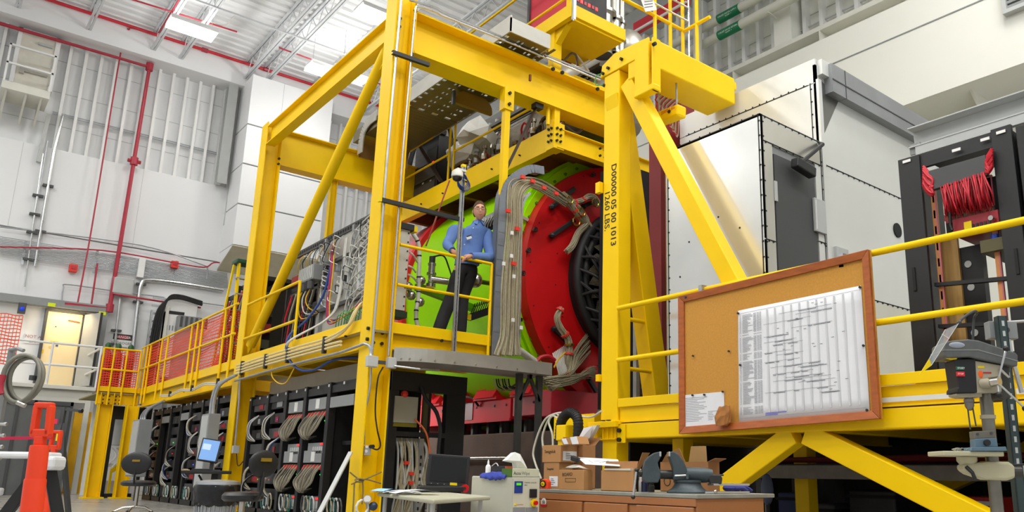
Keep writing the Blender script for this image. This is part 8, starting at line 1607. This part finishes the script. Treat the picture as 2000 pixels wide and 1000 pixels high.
oc = dpt(1857, 679); xf(MB().ball((oc[0], -.087, oc[1]), .042, 20, (1, .06, .36)), L_).build('logo_oval', M('logo_silver', (176, 178, 178), .35, .4), dpn, smooth=True); xf(MB().ball((oc[0], -.0885, oc[1]), .037, 20, (1, .06, .3)), L_).build('logo_blue', M('logo_pale', (150, 158, 176), .4), dpn, smooth=True)
dslab('head_front', [(1854, 706), (1895, 704), (1896, 770), (1856, 770), (1857, 762), (1860, 760)], -.07, .06, BLK, .006); dslab('head_casting', [(1892, 707), (1945, 716), (1944, 768), (1893, 771)], -.065, .06, LG, .006); dslab('head_base', [(1858, 771), (1908, 769), (1908, 777), (1872, 778), (1860, 775)], -.05, .05, LG, .003)
for pa, mt, nm, s in ((((1856, 720), (1871, 727)), M('start_green', (20, 100, 70), .4), 'START', .013), (((1856, 730), (1872, 739)), M('stop_red', (214, 26, 40), .4), 'STOP', .013)):
    (u0, w0), (u1, w1) = dpt(*pa[0]), dpt(*pa[1]); xf(MB().box(u0, u1, -.078, -.07, w1, w0), L_).build('button', mt, dpn, bevel=.001); txt(nm, 'lettering', L_ @ Vector((u0+.005, -.0785, (w0+w1)/2-.004)), VU, (0, 0, 1), s, WHITE, dpn)
u, w = dpt(1904, 734); xf(MB().ball((u, -.066, w), .017, 16, (.75, .1, 1.2)), L_).build('orange_warning', M('warning_sticker', (236, 96, 20), .5), dpn, smooth=True); (u0, w0), (u1, w1) = dpt(1909, 729), dpt(1925, 734); xf(MB().box(u0, u1, -.067, -.065, w1+.004, w1+.012), L_).build('red_text_strip', REDP, dpn); (u0, w0), (u1, w1) = dpt(1899, 718), dpt(1912, 722); xf(MB().box(u0, u1, -.067, -.065, w1, w0), L_).build('yellow_sticker', YEL2, dpn)
# feed hub and handles
u, w = dpt(1921, 752); xf(MB().cyl((u-.04, -.06, w), (u-.01, -.1, w), .025, 18), L_).build('feed_hub', LG, dpn, smooth=True); xf(MB().cyl((u-.01, -.09, w+.004), (u+.02, -.13, w+.006), .026, 20), L_).build('hub_cap', STAIN, dpn, smooth=True)
for q in ((1942, 688), (1972, 801), (1924, 776)): (uu, ww) = dpt(*q); xf(MB().cyl((u+.01, -.125, w), (uu, -.14, ww), .0055, 8), L_).build('feed_lever', STEEL, dpn, smooth=True); xf(MB().ball((uu, -.14, ww), .016, 14), L_).build('lever_knob', BLK, dpn, smooth=True)
dslab('motor', [(1944, 718), (1958, 712), (1966, 718), (1967, 778), (1950, 782), (1940, 775)], -.04, .1, M('motor_dark', (62, 62, 58), .5), .01); (u0, w0), (u1, w1) = dpt(1940, 724), dpt(1956, 740); xf(MB().tube([(u0, -.075, w0), (u1, -.075, w1)], .008, 8), L_).build('chrome_lever', STAIN, dpn)
u, w = dpt(1887, 775); 
xf(MB().lathe([(.02, 0), (.02, -.012), (.026, -.016), (.026, -.032), (.023, -.034), (.023, -.05), (.018, -.062), (.008, -.074)], (u, -.02, w), n=20), L_).build('chuck', M('chuck_steel', (130, 126, 120), .3, .8), dpn, smooth=True)
for q0, q1 in (((1884, 793), (1888, 838)), ((1894, 796), (1899, 832))): (a, b), (c, d) = dpt(*q0), dpt(*q1); xf(MB().cyl((a, -.02, b), (c, -.02, d), .004, 6), L_).build('guard_rod', DGRY, dpn)
u, w = dpt(1920, 813); xf(MB().cyl((0, 0, w-.012), (0, 0, w+.008), .038, 20), L_).build('column_collar', LG, dpn, smooth=True)
# table, bracket, vise block
(u0, w0), (u1, w1) = dpt(1822, 880), dpt(1936, 889); xf(MB().box(u0, u1, -.1, .1, w1, w0), L_).build('work_table', M('table_cream', (190, 184, 152), .5), dpn, bevel=.005); (a, b) = dpt(1882, 890); xf(MB().lathe([(.05, 0), (.05, -.02), (.035, -.04), (.03, -.06)], (a, 0, b), n=20), L_).build('table_hub', M('table_cream', (190, 184, 152), .5), dpn, smooth=True)
dslab('table_arm', [(1868, 904), (1900, 900), (1915, 898), (1955, 898), (1966, 905), (1966, 928), (1950, 933), (1912, 932), (1880, 922), (1868, 914)], -.045, .045, M('table_cream', (170, 164, 136), .5), .014); (a, b) = dpt(1970, 917); xf(MB().cyl((a-.02, -.01, b), (a+.03, -.01, b), .03, 14), L_).build('clamp_knob', M('dark_knob', (60, 58, 50), .5), dpn); (a, b) = dpt(1872, 908); xf(MB().tube([(a, -.05, b), (a+.02, -.07, b-.03), (a+.03, -.07, b-.06)], .01, 8), L_).build('crank', BLK, dpn)
dv_ = thing('drill_vise', 'small blue machine vise on the drill press table', 'vise', L_ @ Vector((0, 0, 0))); 
def dvs(name, pts, v0, v1, mat, bev=.003): P = [dpt(*p) for p in pts]; m = MB(); m.slab([(u, v0, w) for u, w in P], (0, v1-v0, 0)); return xf(m, L_).build(name, mat, dv_, bevel=bev)
VBL = M('vise_blue', (96, 122, 138), .45, .2); dvs('base', [(1872, 880), (1874, 873), (1938, 871), (1940, 879)], -.11, -.02, VBL); dvs('body', [(1884, 873), (1884, 857), (1925, 855), (1927, 871)], -.09, -.03, VBL); dvs('jaw_block', [(1884, 857), (1883, 843), (1924, 841), (1925, 855)], -.08, -.03, M('jaw_steel', (120, 116, 106), .45, .5))
u, w = dpt(1905, 864); xf(MB().cyl((u, -.09, w), (u, -.105, w), .016, 14), L_).build('screw_end', BLK, dv_)
for q in ((1891, 848), (1917, 846)): u, w = dpt(*q); xf(MB().cyl((u, -.08, w), (u, -.084, w), .007, 10), L_).build('jaw_screw', DGRY, dv_)
t = thing('metal_swarf', 'curl of shiny metal shavings on the drill press table', 'shavings', L_ @ Vector((dpt(1860, 878)[0], 0, dpt(1860, 880)[1]))); m = MB(); rd = random.Random(8)
for k in range(16): c = Vector((dpt(1848+rd.random()*24, 877)[0], rd.uniform(-.08, -.02), dpt(1860, 880)[1]+.004)); m.tube([c+Vector((math.cos(j*.9)*.009+j*.001, math.sin(j*.9)*.006, .002*j)) for j in range(8)], .0012, 4)
xf(m, L_).build('shavings', STEEL, t, kind='stuff')
# clear guard
gd = thing('chip_guard', 'clear plastic chip guard with a yellow tip hung from the drill press', 'guard', L_ @ Vector((dpt(1860, 640)[0], 0, dpt(1860, 640)[1]))); CLR = M('clear_polycarbonate', (210, 216, 216), .12, 0, 0, alpha=.32)
def gpt(px, py, v): u, w = dpt(px, py); return Vector((u, v, w))
m = MB(); m.slab([gpt(1862, 633, -.1), gpt(1855, 640, -.1), gpt(1833, 650, -.1), gpt(1800, 708, -.1), gpt(1804, 720, -.1), gpt(1836, 672, -.1), gpt(1857, 641, -.1)], (0, .004, 0)); xf(m, L_).build('clear_shield', CLR, gd); m = MB(); m.slab([gpt(1801, 707, -.101), gpt(1782, 737, -.101), gpt(1805, 720, -.101)], (0, .006, 0)); xf(m, L_).build('yellow_tip', YEL2, gd)
m = MB()
for a, b in (((1862, 633), (1836, 672)), ((1836, 672), (1804, 720)), ((1833, 650), (1801, 707)), ((1826, 659), (1840, 668))): m.bar(gpt(*a, -.104), gpt(*b, -.104), .003, .002)
xf(m, L_).build('shield_edges', M('edge_white', (224, 226, 224), .2), gd); xf(MB().tube(bez([gpt(1858, 637, -.1), gpt(1875, 622, -.1), gpt(1893, 612, -.09), gpt(1903, 614, -.06), gpt(1907, 622, .0), gpt(1908, 670, .03)], 5), .007, 8), L_).build('support_arm', DGRY, gd, smooth=True); xf(MB().ball(gpt(1862, 635, -.1), .011, 10), L_).build('knuckle', DGRY, gd)
# slotted strut and box beside the drill
so_ = C0+_ray(1975, 800)*4.35; t = thing('strut_upright', 'green grey slotted strut upright beside the drill press', 'upright', (so_.x, so_.y, FZ)); L2 = LF((so_.x, so_.y, 0), VU); k2 = 4.35/1550
def spt(px, py): return ((px-1975)*k2, so_.z+(800-py)*k2)
tilt = Matrix(((1, 0, -.075, .075*so_.z), (0, 1, 0, 0), (0, 0, 1, 0), (0, 0, 0, 1)))
m = MB(); m.box(-.03, -.024, -.02, .03, FZ, so_.z+.52); m.box(-.03, .02, -.02, -.015, FZ, so_.z+.52); m.box(.014, .02, -.02, .03, FZ, so_.z+.52); xf(m, L2).build('channel', M('dark_green_grey', (64, 78, 78), .45, .5), t)
for k in range(15): xf(MB().box(-.012, .002, -.022, -.02, so_.z-.35+k*.058, so_.z-.32+k*.058), L2).build('slot', M('slot_light', (190, 194, 190), .5), t)
jb = thing('conduit_box', 'grey conduit box on the strut upright at the right picture edge', 'box', (so_.x, so_.y, so_.z+.4)); u, w = spt(1992, 640); xf(MB().box(-.06+.0, .1, .03, .09, w-.05, w+.05), L2).build('body', GRY, jb, bevel=.004); xf(MB().cyl((.04, .028, w), (.04, .032, w), .016, 12), L2).build('knockout', DGRY, jb); xf(MB().tube(bez([(.05, .05, w-.05), (.06, .05, w-.15), (.1, .06, w-.35)], 5), .014, 8), L2).build('conduit', STEEL, jb, smooth=True); xf(MB().tube(bez([(.03, .05, w-.05), (.04, .05, w-.2), (.06, .05, w-.4)], 5), .009, 8), L2).build('yellow_cable', YWIRE, jb)
t = thing('black_drill_lead', 'black lead crossing below the drill press to the strut', 'lead', L_ @ Vector((0, 0, .9))); xf(MB().tube(bez([(.06, .0, dpt(1950, 905)[1]), (.12, -.02, dpt(1950, 903)[1]), (.22, .0, dpt(1950, 902)[1])], 5), .005, 6), L_).build('lead', RUB, t)
t = thing('perforated_plate', 'pale plate with two bolts and a black slot right of the drill table', 'plate', (so_.x, so_.y, .6)); u, w = spt(1985, 920); xf(MB().box(-.05, .12, .06, .07, w-.035, w+.045), L2).build('plate', LGRY, t); xf(MB().box(-.05, .04, .05, .06, w-.03, w-.01), L2).build('slot', BLK, t)
for q in (-.03, .09): xf(MB().cyl((q, .06, w+.03), (q, .05, w+.03), .008, 8), L2).build('bolt', DGRY, t)
# ================================================================== THE MAN ON THE PLATFORM
SKIN = M('skin', (222, 164, 136), .55, 0, .06, 20); SHIRT = M('blue_shirt_cloth', (96, 128, 190), .8, 0, .07, 14, bump=.15, bscale=18); TROU = M('black_trousers', (24, 24, 26), .85, 0, .1, 10); HAIR = M('brown_hair', (78, 56, 38), .7, 0, .25, 40)
PYM = 9.12
def mp(px, py, y=PYM): return Vector(ay(px, py, y))
def skin_mesh(name, joints, edges, mat, parent, lv=2, root=0):
    me = bpy.data.meshes.new(name); me.from_pydata([j[0] for j in joints], edges, []); o = bpy.data.objects.new(name, me); COL.objects.link(o)
    md = o.modifiers.new('skin', 'SKIN'); md.use_smooth_shade = True; md.branch_smoothing = .6
    for i, j in enumerate(joints):
        r = j[1] if isinstance(j[1], tuple) else (j[1], j[1]); me.skin_vertices[0].data[i].radius = r
    me.skin_vertices[0].data[root].use_root = True
    ss = o.modifiers.new('sub', 'SUBSURF'); ss.levels = lv; ss.render_levels = lv
    bpy.context.view_layer.update(); ev = o.evaluated_get(bpy.context.evaluated_depsgraph_get()); nm = bpy.data.meshes.new_from_object(ev); bpy.data.objects.remove(o)
    nm.materials.clear(); nm.materials.append(mat); nm.polygons.foreach_set('use_smooth', [True]*len(nm.polygons)); ob = bpy.data.objects.new(name, nm); COL.objects.link(ob)
    if parent is not None:
        ob.parent = parent; ob.matrix_parent_inverse = Matrix.Translation(-Vector(parent.location)) if parent.type == 'EMPTY' else Matrix.Identity(4)
    return ob
hips = mp(913, 512, 9.18); chest = mp(922, 462, 9.2); neck = mp(932, 436, 9.14); headc = mp(936.5, 412, 9.08)
shL = mp(887, 452, 9.2); shR = mp(951, 459, 9.14); elL = mp(874, 478, 9.1); elR = mp(957, 502, 8.98); wrL = mp(884, 490, 8.93); wrR = mp(918, 500, 8.84)
ftz = DZ+.0
kneeL = mp(884, 575, 9.15); ankL = mp(853, 652, 9.12); kneeR = mp(903, 578, 9.2); ankR = mp(898, 658, 9.12)
ankL.z = ftz+.09; ankR.z = ftz+.09
man = thing('person', 'man in a blue shirt and black trousers leaning on the yellow guard rail', 'person', (hips.x, hips.y, ftz))
spine = chest.lerp(hips, .5)
hipL = hips+Vector((-.09, .02, -.03)); hipR = hips+Vector((.09, .0, -.03))
dp0 = Vector((-.42, -.86, 0))
J = [(hips, (.12, .09)), (spine, (.11, .08)), (chest-dp0*.03, (.11, .075)), (neck, .06), (neck.lerp(headc, .45), .055),
     (shL, .045), (elL, .04), (wrL, .03), (shR, .045), (elR, .04), (wrR, .03),
     (hipL, .1), (kneeL, .06), (ankL, .042), (hipR, .1), (kneeR, .06), (ankR, .042)]
Ed = [(0, 1), (1, 2), (2, 3), (3, 4), (2, 5), (5, 6), (6, 7), (2, 8), (8, 9), (9, 10), (0, 11), (11, 12), (12, 13), (0, 14), (14, 15), (15, 16)]
body = skin_mesh('body', J, Ed, SKIN, man)
# head sculpted and joined to the same body mesh
FW = Vector((-.42, -.86, -.12)).normalized(); SD = FW.cross(Vector((0, 0, 1))).normalized(); UPH = SD.cross(FW).normalized()
tilt_ = Matrix.Rotation(math.radians(4), 3, FW); SD = tilt_ @ SD; UPH = tilt_ @ UPH
HS = 1.14
def hp(s, f, u): return headc + (SD*s + FW*f + UPH*u)*HS          # side (viewer's left is +), forward, up
hv, hf = [], []; NU, NV = 32, 24
for i in range(NV+1):
    th = math.pi*i/NV
    for j in range(NU):
        ph = 2*math.pi*j/NU; x = math.sin(th)*math.cos(ph); y = math.sin(th)*math.sin(ph); z = math.cos(th)
        w = .076*(1-.22*max(0, -z)**1.5); d = .097 if y > 0 else .1; s, f_, u = x*w, y*d, z*.12
        if z < -.15: f_ += .012*max(0, y)*(-z)
        if z < -.3 and y < .2: u += .03*(-z-.3); 
        if y > .3:
            g = math.exp(-((x/.2)**2)); f_ += .024*g*math.exp(-((z+.16)/.15)**2) + .011*g*math.exp(-((z-.02)/.2)**2)      # nose
            f_ += .007*math.exp(-((x/.35)**2))*math.exp(-((z+.5)/.07)**2)+.009*math.exp(-((x/.28)**2))*math.exp(-((z+.8)/.14)**2)   # lips, chin
            for e in (-.38, .38): f_ -= .011*math.exp(-(((x-e)/.2)**2))*math.exp(-((z-.06)/.1)**2)
            f_ += .005*math.exp(-((z-.2)/.08)**2)*(abs(x) < .75)
        hv.append(hp(s, f_, u))
for i in range(NV): hf += [(i*NU+j, (i+1)*NU+j, (i+1)*NU+(j+1) % NU, i*NU+(j+1) % NU) for j in range(NU)]
hm_ = MB(); hm_.add(hv, hf)
for sgn in (-1, 1):   # ears
    hm_.ball(hp(sgn*.076, -.008, -.005), .034, 12, (.32, .55, .95))
# hands: palm plus five separate bent fingers
def hand(wr, d, side, curl, mb):
    d = Vector(d).normalized(); side = Vector(side); side = (side-d*side.dot(d)).normalized(); dn = d.cross(side).normalized()
    if dn.z > 0: dn = -dn
    n = 10
    mb.tube([wr-d*.01, wr+d*.03, wr+d*.065, wr+d*.088], [.026, .034, .037, .03], n)
    for k in range(4):
        b = wr+d*.08+side*(-.03+.02*k); L = (.068, .078, .073, .056)[k]
        mb.tube([b-d*.015, b+d*L*.4+dn*.004, b+d*L*.72+dn*L*.3*curl, b+d*L*.82+dn*L*.62*curl], [.0105, .01, .009, .0065], 8)
    b = wr+d*.03-side*.03; mb.tube([b, b-side*.025+d*.025+dn*.01, b-side*.022+d*.055+dn*.025, b-side*.012+d*.07+dn*.035], [.014, .012, .0105, .007], 8)
hb = MB(); hand(wrL, (.75, -.2, -.55), (.3, -.9, .3), 1.0, hb); hand(wrR, (-.85, -.05, -.42), (0, -.9, .1), 1.1, hb)
def join_into(ob, mb):
    me = ob.data; bm = bmesh.new(); bm.from_mesh(me); tmp = bpy.data.meshes.new('tmp'); tmp.from_pydata(mb.v, [], mb.f); b2 = bmesh.new(); b2.from_mesh(tmp); bmesh.ops.recalc_face_normals(b2, faces=b2.faces); b2.to_mesh(tmp); b2.free(); bm.from_mesh(tmp)
    for f in bm.faces: f.smooth = True
    bm.to_mesh(me); bm.free(); bpy.data.meshes.remove(tmp)
join_into(body, hm_); join_into(body, hb)
# clothing
sh_top = neck+Vector((0, 0, -.03))
cuL, cuR = elL.lerp(wrL, .93), elR.lerp(wrR, .95)
SXv = (shR-shL).normalized(); nk = neck+Vector((0, 0, .0)); lev = []
for f, w, d in ((-1.12, .172, .125), (-.9, .178, .13), (-.5, .175, .125), (0, .192, .13), (.35, .2, .128), (.62, .19, .112), (.8, .15, .095), (.93, .095, .078), (1.02, .072, .068), (1.16, .069, .066), (1.2, .058, .056)):
    lev.append(((chest.lerp(nk, f) if f >= 0 else chest.lerp(hips, -f)), w, d))
shm = MB(); dpv = SXv.cross(Vector((0, 0, 1))).normalized(); dpv = -dpv if dpv.dot(FW) < 0 else dpv; NR = 28
for c, w, d in lev:
    for k in range(NR):
        a = 2*math.pi*k/NR; ca, sa_ = math.cos(a), math.sin(a); q = 1+.012*math.sin(5*a+c.z*40)
        shm.v.append(tuple(c + SXv*(w*q*math.copysign(abs(ca)**.85, ca)) + dpv*(d*q*math.copysign(abs(sa_)**.85, sa_)) + Vector((0, 0, -.03*abs(ca)**2 if .5 < (c-chest).length/(nk-chest).length < .99 else 0))))
shm.f += [(i*NR+k, (i+1)*NR+k, (i+1)*NR+(k+1) % NR, i*NR+(k+1) % NR) for i in range(len(lev)-1) for k in range(NR)] + [tuple(range(NR))]
for sh_, el_, cu_ in ((shL, elL, cuL), (shR, elR, cuR)):
    inn = sh_.lerp(chest, .35)+Vector((0, 0, .03)); P = bez([inn, sh_+Vector((0, 0, .005)), sh_.lerp(el_, .5), el_, el_.lerp(cu_, .5), cu_], 5); n = len(P)-1
    shm.tube(P, [(.075, .088, .076, .07, .058, .044)[int(i/n*5)]*(1-(i/n*5) % 1)+(.075, .088, .076, .07, .058, .044)[min(5, int(i/n*5)+1)]*((i/n*5) % 1) for i in range(n+1)], 16); shm.ball(sh_+Vector((0, 0, .004)), .086, 14)
    shm.tube([cu_-(cu_-el_).normalized()*.05, cu_], .049, 14)
shm.build('shirt', SHIRT, man, smooth=True)
J3 = [(hips+Vector((0, .01, .05)), (.17, .13)), (hips+Vector((0, .01, -.1)), (.17, .13)), (hipL+Vector((-.01, 0, -.12)), .11), (hipL.lerp(kneeL, .5), .108), (kneeL, .096), (kneeL.lerp(ankL, .5), .094), (ankL+Vector((0, 0, -.04)), .09), (hipR+Vector((0, 0, -.12)), .11), (hipR.lerp(kneeR, .5), .108), (kneeR, .096), (kneeR.lerp(ankR, .5), .092), (ankR+Vector((0, 0, -.04)), .088)]
skin_mesh('trousers', J3, [(0, 1), (1, 2), (2, 3), (3, 4), (4, 5), (5, 6), (1, 7), (7, 8), (8, 9), (9, 10), (10, 11)], TROU, man)
for a in (ankL, ankR):
    c = Vector((a.x, a.y, ftz)); m = MB(); m.ball((0, 0, 0), 1, 14, (.05, .135, .05)); m.v = [(c.x+v[0]+v[1]*.3, c.y-.05+v[1], max(c.z+.002, c.z+.035+v[2])) for v in m.v]; m.build('shoe', M('black_leather', (22, 20, 19), .4), man, smooth=True)
# collar, placket, buttons, pocket and badge
for s in (1, -1):
    MB().slab([nk+SXv*(s*.012)+dpv*.07+Vector((0, 0, .022)), nk+SXv*(s*.066)+dpv*.03+Vector((0, 0, .03)), nk+SXv*(s*.085)+dpv*.075+Vector((0, 0, -.03)), nk+SXv*(s*.05)+dpv*.105+Vector((0, 0, -.05))], dpv*.008).build('collar_leaf', SHIRT, man, bevel=.003)
fr = lambda px, py: mp(px, py, 9.2) + FW*.165
for px, py in ((922, 449), (911, 471), (905, 481)): c = fr(px, py); MB().cyl(c, c+FW*.006, .008, 10).build('button', WHITE, man)
c = mp(916, 464, 9.04); MB().bar(c-SD*.034+UPH*.012, c+SD*.034-UPH*.012, .012, .045, up=UPH).build('badge', WHITE, man, bevel=.003); MB().bar(c-SD*.034+UPH*.034, c+SD*.034+UPH*.01, .014, .014, up=UPH).build('badge_clip', BLK, man)
# hair, eyes, glasses, mouth
hv2 = []; hf2 = []
for i in range(15):
    th = math.pi*.60*i/14
    for j in range(32):
        ph = 2*math.pi*j/32; y = math.sin(ph)
        t_ = th*(1-.5*max(0, y)**.6) if y > 0 else th*1.12; x = math.sin(t_)*math.cos(ph); yy = math.sin(t_)*y; z = math.cos(t_); hv2.append(hp(x*.081, yy*.106-.006, z*.126+.001+.003*math.sin(j*2.3+i)))
for i in range(14): hf2 += [(i*32+j, (i+1)*32+j, (i+1)*32+(j+1) % 32, i*32+(j+1) % 32) for j in range(32)]
m = MB(); m.add(hv2, hf2); ho = m.build('hair', HAIR, man, smooth=True); so = ho.modifiers.new('t', 'SOLIDIFY'); so.thickness = .008
for s in (-1, 1):
    e = hp(s*.03, .084, .012); MB().ball(e, .0105, 12).build('eye', M('eye_white', (226, 220, 212), .3), man, smooth=True); MB().ball(e+FW*.0075, .0052, 10).build('iris', M('dark_iris', (46, 34, 28), .2), man, smooth=True)
    MB().bar(hp(s*.014, .1, .036), hp(s*.048, .088, .034), .006, .007, up=UPH).build('eyebrow', HAIR, man)
    MB().tube([hp(s*.034+math.cos(k*.42)*.024, .106, .006+math.sin(k*.42)*.016) for k in range(15)], .0022, 6, True).build('glasses_rim', M('dark_glasses', (40, 36, 34), .3), man); MB().tube([hp(s*.058, .104, .012), hp(s*.078, .06, .014), hp(s*.08, .0, .006)], .002, 6).build('glasses_arm', M('dark_glasses', (40, 36, 34), .3), man)
MB().tube([hp(-.01, .11, .01), hp(0, .115, .012), hp(.01, .11, .01)], .002, 6).build('glasses_bridge', M('dark_glasses', (40, 36, 34), .3), man)
MB().tube([hp(-.024, .096, -.058), hp(-.01, .104, -.06), hp(.01, .104, -.06), hp(.024, .096, -.057)], .004, 8).build('lips', M('lips', (176, 96, 86), .5), man, smooth=True)
MB().tube(bez([hips+Vector((-.16, -.1, .0)), hips+Vector((0, -.15, -.01)), hips+Vector((.16, -.1, .0))], 5), .018, 8).build('belt', BLK, man)
